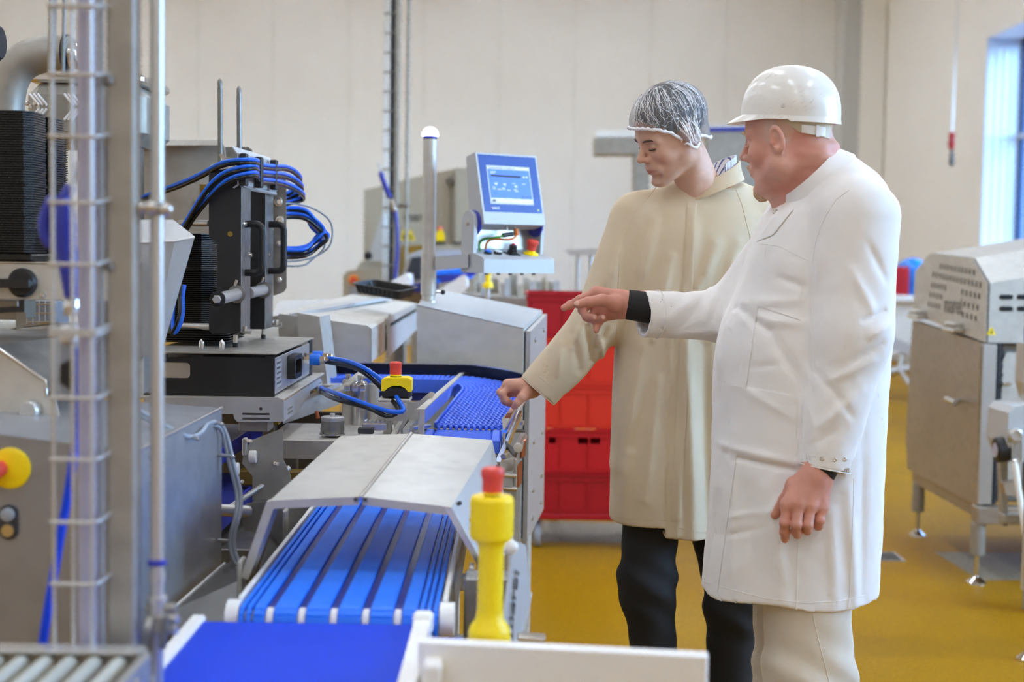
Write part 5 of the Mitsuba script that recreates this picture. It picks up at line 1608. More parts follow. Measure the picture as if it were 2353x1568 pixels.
def console():
    t = thing('control_console', 'pale grey operator console with a lit blue touch screen beside the signal post', 'control panel')
    o = P(1112, 628, 4.30)
    th = math.radians(36)
    u, n = np.array([math.cos(th), math.sin(th), 0]), np.array([math.sin(th), -math.cos(th), 0])
    W = 0.268
    q = lambda a, b, c: o + u * a + n * b + EZ * c       # along the width, towards the operator, up
    prism = lambda prof, a0, a1: hull([q(a, b, c) for a in (a0, a1) for b, c in prof])
    part(t, 'base_tray', prism([(0, 0), (0, 0.042), (-0.016, 0.05), (-0.115, 0.075), (-0.125, 0.07), (-0.125, 0.0)], 0, W), 'alu_light')
    for k in range(5):
        part(t, 'gland', cyl(q(0.03 + 0.045 * k, -0.03, -0.006), q(0.03 + 0.045 * k, -0.03, 0.001), 0.006, 12), 'steel_dark', True)
    for a, s in ((0.0, 1), (W - 0.012, -1)):
        prof = [(-0.125, 0.02), (-0.06, 0.02), (-0.055, 0.15)] + [(-0.09 + 0.035 * math.cos(v), 0.155 + 0.035 * math.sin(v)) for v in np.linspace(0, math.pi, 9)] + [(-0.125, 0.15)]
        part(t, 'side_arm', hull([q(aa, b, c) for aa in (a, a + 0.012) for b, c in prof]), 'alu_light')
        part(t, 'pivot_disc', cyl(q(a + (0.012 if s > 0 else -0.008), -0.082, 0.152), q(a + (0.022 if s > 0 else 0.0), -0.082, 0.152), 0.039, 28), 'blue_plastic', 50, label='blue pivot disc')
    part(t, 'pivot_bolt', lathe([(0.008, 0), (0.007, 0.004), (0.002, 0.006)], q(0, -0.09, 0.152), -u, 14), 'steel_bright', 40)
    part(t, 'back_plate', prism([(-0.118, 0.06), (-0.112, 0.06), (-0.112, 0.16), (-0.118, 0.16)], 0.012, W - 0.012), 'steel_plain')
    # the head with its screen leans back
    lean = math.radians(14)
    up, fn = EZ * math.cos(lean) - n * math.sin(lean), n * math.cos(lean) + EZ * math.sin(lean)
    h0 = q(0.018, -0.028, 0.150)
    HW, HH = W - 0.034, 0.225
    h = lambda a, c, b=0.0: h0 + u * a + up * c + fn * b
    head = part(t, 'screen_housing', hull([h(a, c, b) for a in (0, HW) for c, b in ((0, 0), (HH, 0), (HH, -0.05), (0.03, -0.075), (0, -0.06))]), 'alu_light')
    quad = lambda a0, c0, a1, c1, b0, b1: hull([h(a, c, b) for a in (a0, a1) for c in (c0, c1) for b in (b0, b1)])
    mat('panel_blue', lin(44, 76, 158), 0.35)
    mem = part(head, 'membrane', quad(0.008, 0.038, HW - 0.007, HH - 0.006, -0.001, 0.0012), 'panel_blue', label='blue front membrane')

    def lit(a0, c0, a1, c1, b0, b1, colour, power):
        s = mikit.ply(quad(a0, c0, a1, c1, b0, b1), 'panel_blue')
        s['emitter'] = {'type': 'area', 'radiance': rgb([v * power for v in lin(*colour)])}
        return s
    sx0, sx1, sz0, sz1 = 0.037, HW - 0.04, 0.067, HH - 0.043
    part(head, 'screen_edge', quad(sx0 - 0.004, sz0 - 0.004, sx1 + 0.004, sz1 + 0.004, 0.0008, 0.0016), 'alu_light')
    part(head, 'screen', lit(sx0, sz0, sx1, sz1, 0.001, 0.0019, (78, 126, 226), 0.75), None, label='lit blue touch screen')
    sw, sh = sx1 - sx0, sz1 - sz0
    it = lambda a, c, w, hh, b: part(head, 'screen_item', quad(sx0 + a * sw, sz0 + c * sh, sx0 + (a + w) * sw, sz0 + (c + hh) * sh, 0.0019, 0.0024), b)
    it(0, 0.93, 1, 0.07, 'paper_white'), it(0.02, 0.945, 0.66, 0.04, 'ink')
    it(0, 0, 1, 0.125, 'paper_white'), it(0.02, 0.02, 0.09, 0.07, 'ink')
    it(0.06, 0.72, 0.72, 0.05, 'ink'), it(0.84, 0.725, 0.04, 0.04, 'paper_white'), it(0.91, 0.725, 0.04, 0.04, 'paper_white')
    it(0.06, 0.84, 0.13, 0.02, 'paper_white'), it(0.06, 0.80, 0.09, 0.015, 'paper_white')
    for a, c in ((0.12, 0.49), (0.33, 0.48), (0.60, 0.44)):
        it(a, c + 0.03, 0.07, 0.03, 'paper_white'), it(a + 0.02, c, 0.04, 0.03, 'paper_white')
    for a, c in ((0.55, 0.545), (0.80, 0.54), (0.06, 0.42), (0.06, 0.37), (0.28, 0.40), (0.28, 0.37), (0.57, 0.37), (0.60, 0.33), (0.18, 0.36), (0.41, 0.35)):
        it(a, c, 0.08, 0.018, 'paper_white')
    for a in (0.76, 0.84, 0.92):
        it(a, 0.17, 0.05, 0.025, 'ink')
    text_on(head, 'lettering', 'marel', 0.0075, h(0.036, 0.047, 0.0012), u, up, 'paper_white', 0.0004, True)
    part(head, 'logo_dot', quad(0.0315, 0.0485, 0.0345, 0.0515, 0.001, 0.0018), 'red_knob')
    mat('led_yellow', lin(220, 220, 70), 0.4)
    part(head, 'indicator', lathe([(0.0035, 0), (0.003, 0.0015)], h(HW - 0.022, 0.048, 0.0012), fn, 12), 'led_yellow')
    part(head, 'stud', cyl(h(0.105, -0.010, -0.03), h(0.105, 0.001, -0.03), 0.004, 10), 'steel_bright', True)
    part(head, 'stud', cyl(h(0.135, -0.010, -0.03), h(0.135, 0.001, -0.03), 0.004, 10), 'steel_bright', True)
    # buttons on the sloping shelf
    sn = n * 0.24 + EZ * 0.97
    sh = lambda a, b: q(a, b, 0.05 + (-0.016 - b) * 0.2525)
    for a, m_, l_ in ((0.048, 'blue_bright', 'blue button'), (0.085, 'paper_white', 'white button')):
        part(t, 'button_bezel', cyl(sh(a, -0.05), sh(a, -0.05) + sn * 0.007, 0.0125, 20), 'black_plastic', True)
        part(t, 'button', cyl(sh(a, -0.05) + sn * 0.0071, sh(a, -0.05) + sn * 0.011, 0.0105, 20), m_, 40, label=l_)
    c = sh(0.14, -0.05)
    part(t, 'selector_plate', hull([c + u * a + np.cross(sn, u) * b + sn * z for a in (-0.02, 0.02) for b in (-0.02, 0.02) for z in (0, 0.003)]), 'black_plastic')
    sel = part(t, 'selector_knob', lathe([(0.016, 0.003), (0.0155, 0.012), (0.0125, 0.013), (0.012, 0.028), (0.009, 0.03)], c, sn, 8), 'black_plastic', label='black rotary selector')
    part(sel, 'mark', lathe([(0.006, 0.0302), (0.005, 0.034), (0.001, 0.035)], c, sn, 12), 'red_crate', 40)
    c = sh(0.212, -0.05)
    part(t, 'stop_collar', lathe([(0.024, 0), (0.024, 0.004), (0.013, 0.009), (0.013, 0.014)], c, sn, 28), 'yellow', 40, label='yellow collar')
    part(t, 'stop_button', lathe([(0.012, 0.012), (0.0145, 0.016), (0.0155, 0.03), (0.019, 0.034), (0.019, 0.042), (0.015, 0.046), (0.001, 0.047)], c, sn, 28), 'red_knob', 40, label='red stop button')
    # cables
    part(t, 'plug', cyl(h(0.085, -0.028, -0.03), h(0.125, -0.022, -0.03), 0.007, 14), 'black_plastic', True)
    part(t, 'cable', tube([h(0.086, -0.028, -0.03), h(0.06, -0.035, -0.03), q(0.05, -0.085, 0.1), q(0.04, -0.08, 0.066)], 0.0035, 8, 24), 'green_wire', True, label='green cable')
    part(t, 'cable', tube([h(0.14, -0.02, -0.03), h(0.11, -0.04, -0.03), q(0.075, -0.08, 0.1), q(0.065, -0.085, 0.066)], 0.0035, 8, 24), 'orange_wire', True, label='orange cable')
    part(t, 'plug', cyl(h(0.139, -0.026, -0.03), h(0.139, -0.006, -0.03), 0.008, 14), 'orange_wire', True, label='orange plug')
    # arm to the post
    e = q(0.0, -0.085, 0.035)
    s = P(1000, 606, 4.48)
    part(t, 'arm', hull([pnt + v * 0.012 + EZ * z for pnt in (s, e) for v in (np.array([0, 1, 0]), np.array([0, -1, 0])) for z in (-0.02, 0.022)]), 'alu_light')


console()


def covers():
    t = thing('conveyor_cover', 'long low steel cover box carrying a black tray beside the satin cabinet', 'machine cover')
    A, B = 4.18, 6.1
    x0, x1 = P(640, 720, A)[0], P(853, 752, A)[0]
    zl, zr = P(700, 722, A)[2], P(853, 752, A)[2]
    pr = [(x0, zl), (x1 - 0.012, zr + 0.004), (x1, zr - 0.004), (x1, zr - 0.105), (x0, zr - 0.105)]
    part(t, 'body', extrude(pr, B - A, [0, A, 0], EX, EZ, EY), 'steel')
    part(t, 'lid_strip', box([x1 - 0.002, A + 0.45, zr - 0.02], [x1 + 0.003, B - 0.02, zr + 0.004], 0.001), 'steel')
    part(t, 'gap', box([x1 - 0.001, A + 0.47, zr - 0.032], [x1 + 0.0015, B - 0.03, zr - 0.021], 0.0005), 'dark_hole')
    part(t, 'flap', slab([[x1 + 0.004, A + 0.47, zr - 0.034], [x1 + 0.004, B - 0.04, zr - 0.034], [x1 + 0.004, B - 0.04, zr - 0.11], [x1 + 0.004, A + 0.47, zr - 0.125]], 0.004), 'alu_light')
    part(t, 'flap_tab', front([(888, 742), (893, 722), (897, 722), (896, 752), (892, 776), (888, 776)], A + 0.46, 0.003), 'steel_plain')
    part(t, 'flap_tab', front([(955, 706), (958, 700), (962, 700), (961, 720), (958, 740), (955, 740)], B - 0.06, 0.003), 'steel_plain')
    part(t, 'corner_edge', cyl([x1, A - 0.0005, zr - 0.105], [x1, A - 0.0005, zr - 0.004], 0.0025, 8), 'steel_bright', True)
    w = part(t, 'end_column', hull([P(683, 719, 4.03), P(734, 728, 4.03), P(753, 888, 4.03), P(690, 888, 4.03), P(758, 723, 4.15), P(776, 881, 4.15), P(705, 720, 4.15), P(715, 885, 4.15)]), 'steel', label='tapered steel end column')
    part(w, 'foot', fbox(690, 884, 782, 900, 4.02, 0.12), 'steel')
    part(t, 'deck', hull([P(622, 728, 4.2), P(684, 719, 4.2), P(640, 692, 5.9), P(900, 682, 5.9)] + [p - EZ * 0.012 for p in (P(622, 728, 4.2), P(684, 719, 4.2), P(640, 692, 5.9), P(900, 682, 5.9))]), 'alu_light')
    for x, y in ((x0 + 0.02, A + 0.3), (x0 + 0.02, B - 0.1), (x1 - 0.08, B - 0.1)):
        part(t, 'leg', box([x, y, 0], [x + 0.04, y + 0.04, zr - 0.104], 0.003), 'steel_dark')
    # black food tray lying on the cover
    t2 = thing('plastic_tray', 'single black plastic tray lying on the steel cover', 'tray')
    c = P(884, 676, 5.0)
    c[2] += 0.0
    R = head_rot(-62, 7, 6)
    L, W, H = 0.097, 0.062, 0.033
    loop = lambda s, z, r: [c + R @ np.array([x, y, z]) for x, y in rrect(2 * L * s, 2 * W * s, r)]
    rings = [loop(0.99, H, .02), loop(1.07, H, .02), loop(1.07, H - 0.003, .02), loop(1.0, H - 0.004, .02), loop(0.9, 0.0, .02), loop(0.86, -0.001, .02), loop(0.85, 0.002, .02), loop(0.95, H - 0.002, .02)]
    n = len(rings[0])
    v, f = np.vstack(rings), []
    for i in range(len(rings)):
        j = (i + 1) % len(rings)
        if i == 5:
            f += [[5 * n, 5 * n + k + 1, 5 * n + k] for k in range(1, n - 1)]
            f += [[6 * n, 6 * n + k, 6 * n + k + 1] for k in range(1, n - 1)]
            continue
        for k in range(n):
            k2 = (k + 1) % n
            f += [[i * n + k, j * n + k, j * n + k2], [i * n + k, j * n + k2, i * n + k2]]
    part(t2, 'shell', trimesh.Trimesh(v, f, process=False), 'black_plastic', 30)
    for k in range(9):
        a = -0.8 + 0.2 * k
        part(t2, 'rib', cyl(c + R @ np.array([L * a * 0.92, -W * 0.93, 0.004]), c + R @ np.array([L * a, -W * 1.03, H - 0.005]), 0.0025, 8), 'black_plastic', True)


covers()


def stop_box():
    t = thing('emergency_stop', 'yellow and black emergency stop box with a red button beside the curved belt', 'emergency stop')
    D = 3.42
    part(t, 'lower_box', fbox(876, 888, 944, 917, D, 0.06, 0.006), 'black_plastic', label='black lower half')
    pts = [(876, 899), (876, 874), (886, 869), (936, 869), (945, 874), (945, 901), (938, 901), (930, 892), (918, 887), (903, 887), (891, 892), (884, 899)]
    part(t, 'upper_box', front(pts, D - 0.002, 0.064), 'yellow')
    c = P(909, 869, D + 0.03)
    s = D / FOCAL
    part(t, 'collar', lathe([(13 * s, 0), (13 * s, 4 * s), (12 * s, 5 * s), (12 * s, 9 * s)], c, EZ, 24), 'black_plastic', 40)
    part(t, 'ring', lathe([(13.5 * s, 5 * s), (13.5 * s, 8 * s), (12 * s, 9 * s)], c, EZ, 24), 'yellow', 40)
    part(t, 'button', lathe([(13 * s, 9 * s), (14 * s, 11 * s), (13.5 * s, 26 * s), (15 * s, 29 * s), (14.5 * s, 35 * s), (11 * s, 38 * s), (0.001, 39 * s)], c, EZ, 28), 'red_knob', 40, label='red push button')
    b = thing('stop_bracket', 'bent steel bracket carrying the yellow and black stop box', 'bracket')
    part(b, 'plate', fbox(868, 917.5, 942, 925, D - 0.01, 0.08), 'steel')
    part(b, 'front_plate', fbox(868, 925, 935, 968, D - 0.01, 0.004), 'steel')
    part(b, 'post', fbox(880, 968, 900, 1010, D + 0.01, 0.03), 'steel')
    part(b, 'wing', front([(900, 925), (960, 925), (990, 900), (1000, 905), (960, 965), (940, 985), (905, 985)], D + 0.12, 0.004), 'steel')
    part(b, 'column', box([P(890, 1000, D)[0] - 0.015, D + 0.01, 0], [P(890, 1000, D)[0] + 0.015, D + 0.04, P(890, 1010, D)[2]], 0.003), 'steel')


stop_box()


def machine_bed():
    t = thing('valve_station', 'steel machine bed with valves and brackets between the black box and the blue belt', 'machine bed')
    z = 1.005
    a, b = P(640, 985, 3.5)[0], P(985, 985, 3.4)[0]
    part(t, 'plate', box([a, 3.30, z - 0.012], [b - 0.02, 3.62, z], 0.002), 'steel')
    part(t, 'front_edge', box([a, 3.296, z - 0.045], [b - 0.02, 3.2995, z - 0.001], 0.001), 'steel_dull')
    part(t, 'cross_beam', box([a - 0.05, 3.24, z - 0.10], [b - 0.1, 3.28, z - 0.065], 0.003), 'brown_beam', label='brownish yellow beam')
    for x in (a, b - 0.12):
        for y in (3.33, 3.57):
            part(t, 'leg', box([x, y, 0], [x + 0.035, y + 0.035, z - 0.013], 0.003), 'steel_dull')
    part(t, 'rear_wall', box([a - 0.5, 3.93, 0.25], [b - 0.15, 3.945, z - 0.006], 0.002), 'steel_deep')  # added dark sheet that darkens the gap behind the bed and covers the floor
    # pneumatic cup
    c = P(764, 976, 3.36)
    c[2] = z
    s = 3.36 / FOCAL
    part(t, 'cup', lathe([(14 * s, 0), (26 * s, 8 * s), (28 * s, 20 * s), (27 * s, 26 * s), (27 * s, 38 * s), (22 * s, 41 * s)], c, EZ, 28), 'steel_dark', 40)
    part(t, 'cup_lid', lathe([(26 * s, 38 * s), (27 * s, 40 * s), (27 * s, 46 * s), (24 * s, 48 * s), (6 * s, 48 * s), (6 * s, 55 * s), (0.001, 55 * s)], c, EZ, 28), 'steel_plain', 40)
    part(t, 'strap', lathe([(29 * s, 6 * s), (30 * s, 6 * s), (30 * s, 9 * s), (29 * s, 9 * s)], c, EZ, 28), 'steel_bright', 40)
    # row of steel cylinders
    for x, yt, r, D in ((800, 872, 14, 3.62), (828, 876, 17, 3.6), (858, 882, 14, 3.64)):
        q = P(x, yt, D)
        s = D / FOCAL
        part(t, 'cylinder', lathe([(r * s, 0), (r * s, q[2] - z - 0.004), (r * 0.8 * s, q[2] - z)], [q[0], D, z], EZ, 22), 'steel_bright' if r == 17 else 'steel', 40)
        part(t, 'cylinder_valve', cyl([q[0], D, q[2]], [q[0], D, q[2] + 0.014], 0.007, 12), 'chrome', True)
    part(t, 'pipe_elbow', tube([P(770, 905, 3.6), P(790, 895, 3.6), P(820, 870, 3.63), P(850, 856, 3.66)], 0.012, 14, 20), 'steel', True)
    for k, x in enumerate((790, 808, 826)):
        part(t, 'small_block', fbox(x, 886, x + 14, 900, 3.56, 0.03), 'chrome')
    part(t, 'slotted_block', fbox(832, 974, 888, 990, 3.34, 0.05), 'steel_bright')
    for k in range(5):
        part(t, 'block_rib', fbox(836 + 10 * k, 968, 842 + 10 * k, 976, 3.345, 0.04, 0.0008), 'steel_bright')
    part(t, 'dark_block', fbox(822, 984, 858, 998, 3.325, 0.02), 'ink')
    part(t, 'channel', slab([P(898, 998, 3.32), P(908, 998, 3.32), P(942, 942, 3.62), P(932, 942, 3.62)], 0.02), 'steel')
    part(t, 'channel_side', slab([P(908, 999, 3.32), P(914, 1006, 3.32), P(943, 962, 3.6), P(942, 943, 3.62)][::-1], 0.003), 'chrome')
    part(t, 'slide', slab([P(925, 986, 3.38), P(940, 986, 3.38), P(960, 958, 3.6), P(948, 958, 3.6)], 0.015), 'steel_plain')
    part(t, 'shaft', cyl(P(945, 985, 3.42), P(985, 978, 3.55), 0.007, 14), 'steel_bright', True)
    # parts standing under the left end
    part(t, 'weld_plate', slab([P(735, 1000, 3.31), P(752, 964, 3.6), P(756, 964, 3.6), P(740, 1000, 3.31)], 0.004), 'steel_bright')


machine_bed()


def hose_loop():
    t = thing('air_hose', 'pair of blue and black air hoses looping from the black box past the stop box', 'hose')
    base = [(752, 828, 3.70), (790, 834, 3.64), (846, 858, 3.53), (890, 896, 3.46), (914, 928, 3.40), (919, 947, 3.37), (905, 952, 3.36), (870, 944, 3.38), (815, 925, 3.45), (745, 900, 3.8), (722, 892, 3.98)]
    for dx, dy, m_, l_ in ((2, -5, 'blue_hose', 'blue hose'), (-2, 4.5, 'black_gloss', 'black hose')):
        pts = []
        for i, (x, y, D) in enumerate(base):
            k = 1 if i < 4 else (0.2 if i < 6 else 0.9)
            ex = 4 * (1 if dx > 0 else -1) if 3 <= i <= 6 else 0
            pts.append(P(x + dx + ex, y + dy * k, D))
        part(t, 'hose', tube(pts, 0.0056, 12, 90), m_, True, label=l_)


hose_loop()
# ------------------------------------------------------------------ the tray stacker left of the middle
def tray_stack(cx, cy, w, d, z0, n, pitch, label, group, chamfer=0.012, notch=0.0):
    """Each tray of a stack is a thing; they share one mesh."""
    out = Polygon([(-w / 2 + chamfer, -d / 2), (w / 2 - chamfer, -d / 2), (w / 2, -d / 2 + chamfer), (w / 2, d / 2 - chamfer), (w / 2 - chamfer, d / 2), (-w / 2 + chamfer, d / 2), (-w / 2, d / 2 - chamfer), (-w / 2, -d / 2 + chamfer)])
    if notch:
        out = out.difference(sbox(w / 2 - notch * 0.5, -0.12 * d, w, 0.12 * d))
    rings = []
    prof = [(0.0, 0.0028), (0.0012, 0.0036), (0.0012, 0.0012), (-0.0015, 0.0008), (-0.006, -0.0012), (-0.007, 0.0)]
    base = np.asarray(out.exterior.coords)[:-1]
    for off, z in prof:
        q = np.asarray(out.buffer(off, join_style='mitre').exterior.coords)[:-1]
        k = np.argmin(((q - base[0] * (1 + off * 6)) ** 2).sum(1))
        q = np.roll(q, -k, 0)
        rings.append(np.column_stack([q, np.full(len(q), z)]))
    m = len(base)
    if any(len(r) != m for r in rings):
        mesh = extrude(out, 0.0026, [0, 0, 0], EX, EY)
    else:
        v, f = np.vstack(rings), []
        for i in range(len(rings) - 1):
            for k in range(m):
                k2 = (k + 1) % m
                f += [[i * m + k, (i + 1) * m + k, (i + 1) * m + k2], [i * m + k, (i + 1) * m + k2, i * m + k2]]
        mesh = cat([trimesh.Trimesh(v, f, process=False), extrude(out.buffer(-0.004), 0.0008, [0, 0, 0.0003], EX, EY)])
    d_ = mikit.ply(mesh, 'tray_black')
    rng = np.random.default_rng(int(abs(1000 * cx)) + 77)
    for k in range(n):
        key = thing('food_tray', ('topmost ' if k == n - 1 else 'lowest ' if k == 0 else '') + label, 'tray', group)
        scene[key] = {**d_, 'to_world': T().translate([cx + rng.normal(0, 0.0006), cy + rng.normal(0, 0.0006), z0 + k * pitch])}


def stacker():
    t = thing('tray_stacker', 'black and steel tray stacking head with two vertical black plates, handles and blue hoses', 'machine')
    plate = lambda name, pix, D, th, m, **k: part(t, name, front(pix, D, th), m, **k)
    # the two black plates with grey edges
    A0, A1, B0, B1 = 3.44, 3.56, 3.78, 3.90
    plate('front_plate', [(480, 393), (552, 385), (552, 765), (487, 768), (480, 760), (480, 705), (499, 690), (499, 560), (480, 545)], A0, A1 - A0, 'black_matte', label='matte black upright plate')
    plate('rear_plate', [(560, 400), (608, 396), (608, 757), (566, 757)], B0, B1 - B0, 'black_matte', label='matte black upright plate')
    xa, xb = P(552, 500, A0)[0], P(608, 500, B0)[0]
    for x, d0, d1, y0, y1 in ((xa, A0, A1, 430, 764), (xb, B0, B1, 430, 755)):
        z0, z1 = P(560, y1, d0)[2], P(560, y0, d0)[2]
        part(t, 'edge_plate', box([x + 0.0003, d0 + 0.002, z0], [x + 0.0033, d1 - 0.002, z1], 0.0008), 'steel_dark', label='grey steel edge')
    # brass insert
    part(t, 'brass_insert', lathe([(0.003, -0.002), (0.0062, -0.002), (0.0065, 0.002), (0.0035, 0.002)], P(529, 538, A0), [0, -1, 0], 18), 'brass', 40, label='brass ring')
    # steel bracket plate with bolts, right of the rear plate
    plate('bolt_plate', [(626, 405), (657, 413), (658, 662), (651, 672), (628, 680)], 3.93, 0.006, 'steel_dull', label='steel plate with bolts')
    for x, y, r in ((640, 464, 8), (643, 507, 8), (641, 560, 5.5), (641, 643, 5.5), (622, 528, 5)):
        part(t, 'bolt', lathe([(r * 0.0012 * 1.3, 0), (r * 0.0012 * 1.3, 0.0015), (r * 0.0012, 0.002), (r * 0.0012, 0.007), (r * 0.0008, 0.008)], P(x, y, 3.928), [0.35, -0.93, 0], 6 if r < 7 else 14), 'steel_bright')
    for x, y, D in ((560, 515, A0 + 0.03), (571, 586, A0 + 0.06), (615, 586, B0 + 0.06), (585, 390, A1)):
        part(t, 'edge_bolt', lathe([(0.0065, 0), (0.0065, 0.002), (0.0055, 0.003), (0.005, 0.008)], P(x, y, D), EX, 12), 'steel_bright')
    # bow handles
    for D, x0, x1, y0, y1 in ((A0 + 0.05, 556, 602, 515, 627), (B0 + 0.05, 612, 652, 516, 623)):
        a, b = P(x0, y0, D), P(x1, y0, D)
        c, e = P(x1, y1, D), P(x0, y1, D)
        r = 0.016
        pts = [a] + [b - [r, 0, r] + r * np.array([math.sin(v), 0, math.cos(v)]) for v in np.linspace(0, math.pi / 2, 7)] + [c + [-r, 0, r] + r * np.array([math.cos(v), 0, -math.sin(v)]) for v in np.linspace(0, math.pi / 2, 7)] + [e]
        h = part(t, 'bow_handle', tube(pts, 0.0088, 14), 'black_plastic', True, label='black bow handle')
        part(h, 'bolt', lathe([(0.008, -0.002), (0.008, 0.012), (0.006, 0.014)], a - EX * 0.004, EX, 6), 'steel_bright')
    # horizontal shafts through the plates
    for (x0, y0, d0), (x1, y1, d1), cap_ in (((500, 688, 3.19), (545, 676, A0), 1), ((571, 674, A1 + 0.01), (606, 666, B0), 0)):
        a, b = P(x0, y0, d0), P(x1, y1, d1)
        sft = part(t, 'shaft', cyl(a, b, 0.0142, 28, 0.03), 'steel_plain', 50)
        part(sft, 'retaining_ring', lathe([(0.0145, 0), (0.022, 0), (0.022, 0.004), (0.0145, 0.004)], b - [0, 0.008, 0], [0, 1, 0], 28), 'steel_dark', 40)
        part(sft, 'ring_ear', tube([b + [-0.004, -0.006, 0.02], b + [0.0, -0.006, 0.034]], 0.004, 10), 'steel_bright', True)
        if cap_:
            d_ = (a - b) / np.linalg.norm(a - b)
            part(sft, 'end_washer', cyl(a - d_ * 0.002, a + d_ * 0.004, 0.0178, 28), 'black_plastic', True)
            part(sft, 'hex_bolt', lathe([(0.0105, 0.004), (0.0105, 0.011), (0.008, 0.0125)], a, d_, 6), 'steel_plain')
    for (x0, y0, d0), (x1, y1, d1), r in (((412, 513, 3.62), (482, 513, 3.52), 0.008), ((415, 750, 3.52), (488, 752, 3.5), 0.009)):
        part(t, 'tie_rod', cyl(P(x0, y0, d0), P(x1, y1, d1), r, 18), 'steel_plain', True)
    # latches under the plates
    for x, y, D in ((563, 760, A0 + 0.04), (634, 745, B0 + 0.05)):
        part(t, 'latch_pin', cyl(P(x - 10, y + 1, D), P(x + 14, y + 2, D), 0.0065, 14), 'steel_bright', True)
        part(t, 'latch_bolt', cyl(P(x, y - 10, D - 0.01), P(x, y + 2, D - 0.01), 0.005, 12), 'steel_bright', True)
    for x, y0, y1, D in ((541, 770, 798, A0 + 0.05), (605, 756, 779, B0 + 0.05)):
        ft = part(t, 'stand_pin', cyl(P(x, y0, D), P(x, y1 - 9, D), 0.006, 16), 'steel_bright', True)
        part(ft, 'foot', cyl(P(x, y1 - 10, D), P(x, y1 + 1, D), 0.0066, 16), 'black_plastic', True)
    # guide rods
    for x0, x1, y0, y1, D in ((505, 506, 181, 342, 4.02), (549, 550, 198, 352, 4.02)):
        a, b = P(x1, y1, D), P(x0, y0, D)
        L = np.linalg.norm(b - a)
        part(t, 'guide_rod', lathe([(0.0072, -0.25), (0.0072, L - 0.024), (0.006, L - 0.0238), (0.006, L - 0.019), (0.0072, L - 0.0188), (0.0066, L - 0.008), (0.003, L - 0.001), (0.001, L)], a, b - a, 20), 'steel_dark', 40, label='upright steel guide rod')
    # back plates
    plate('back_plate', [(312, 322), (500, 322), (510, 326), (516, 338), (518, 360), (540, 365), (540, 550), (312, 560)], 4.1, 0.006, 'steel')
    plate('back_plate', [(514, 338), (570, 338), (579, 345), (579, 365), (514, 365)], 4.18, 0.006, 'steel_dark')
    part(t, 'folded_rim', slab([P(312, 322, 4.1), P(505, 322, 4.1), P(512, 334, 4.04), P(312, 334, 4.04)][::-1], 0.003), 'steel_dull')
    plate('top_strip', [(308, 303), (350, 303), (350, 325), (308, 325)], 4.3, 0.006, 'steel')
    plate('hinge_plate', [(440, 416), (475, 410), (475, 460), (440, 464)], 4.08, 0.004, 'steel')
    plate('hinge_slot', [(459, 424), (474, 424), (474, 455), (459, 455)], 4.078, 0.003, 'brass')
    for y in (416, 463):
        part(t, 'hinge_screw', screw(P(449, y, 4.078), [0, -1, 0], 0.005), 'steel_bright')
    part(t, 'pivot', cyl(P(492, 390, 3.98), P(498, 392, 3.7), 0.016, 20), 'steel_plain', True)
    part(t, 'pivot_lever', slab([P(503, 355, 3.7), P(510, 354, 3.7), P(545, 392, 3.66), P(535, 400, 3.66)][::-1], 0.006), 'steel_bright')
    part(t, 'column', fbox(480, 440, 540, 800, 4.0, 0.06), 'steel_dark')
    # hose comb on its bent plate
    cp = [(545, 350), (632, 368), (636, 440), (560, 430), (536, 424), (534, 418)]
    q = [P(545, 352, 3.42), P(632, 372, 3.86), P(634, 440, 3.86), P(545, 424, 3.42)]
    comb = part(t, 'hose_comb_plate', slab(q, 0.003), 'alu_light', label='pale bent plate under the hoses')
    part(comb, 'top_fold', slab([q[0], q[1], P(618, 361, 3.84), P(534, 336, 3.42)], 0.003), 'alu_light')
    part(comb, 'bottom_fold', slab([q[3], q[2], P(637, 447, 3.84), P(536, 430, 3.42)][::-1], 0.003), 'alu_light')
    for x, y0, y1, D in ((558, 352, 426, 3.42), (593, 360, 431, 3.58), (627, 367, 436, 3.74)):
        part(comb, 'hose_comb', fbox(x - 7, y0, x + 8, y1, D, 0.03), 'black_plastic', label='black hose comb')


stacker()


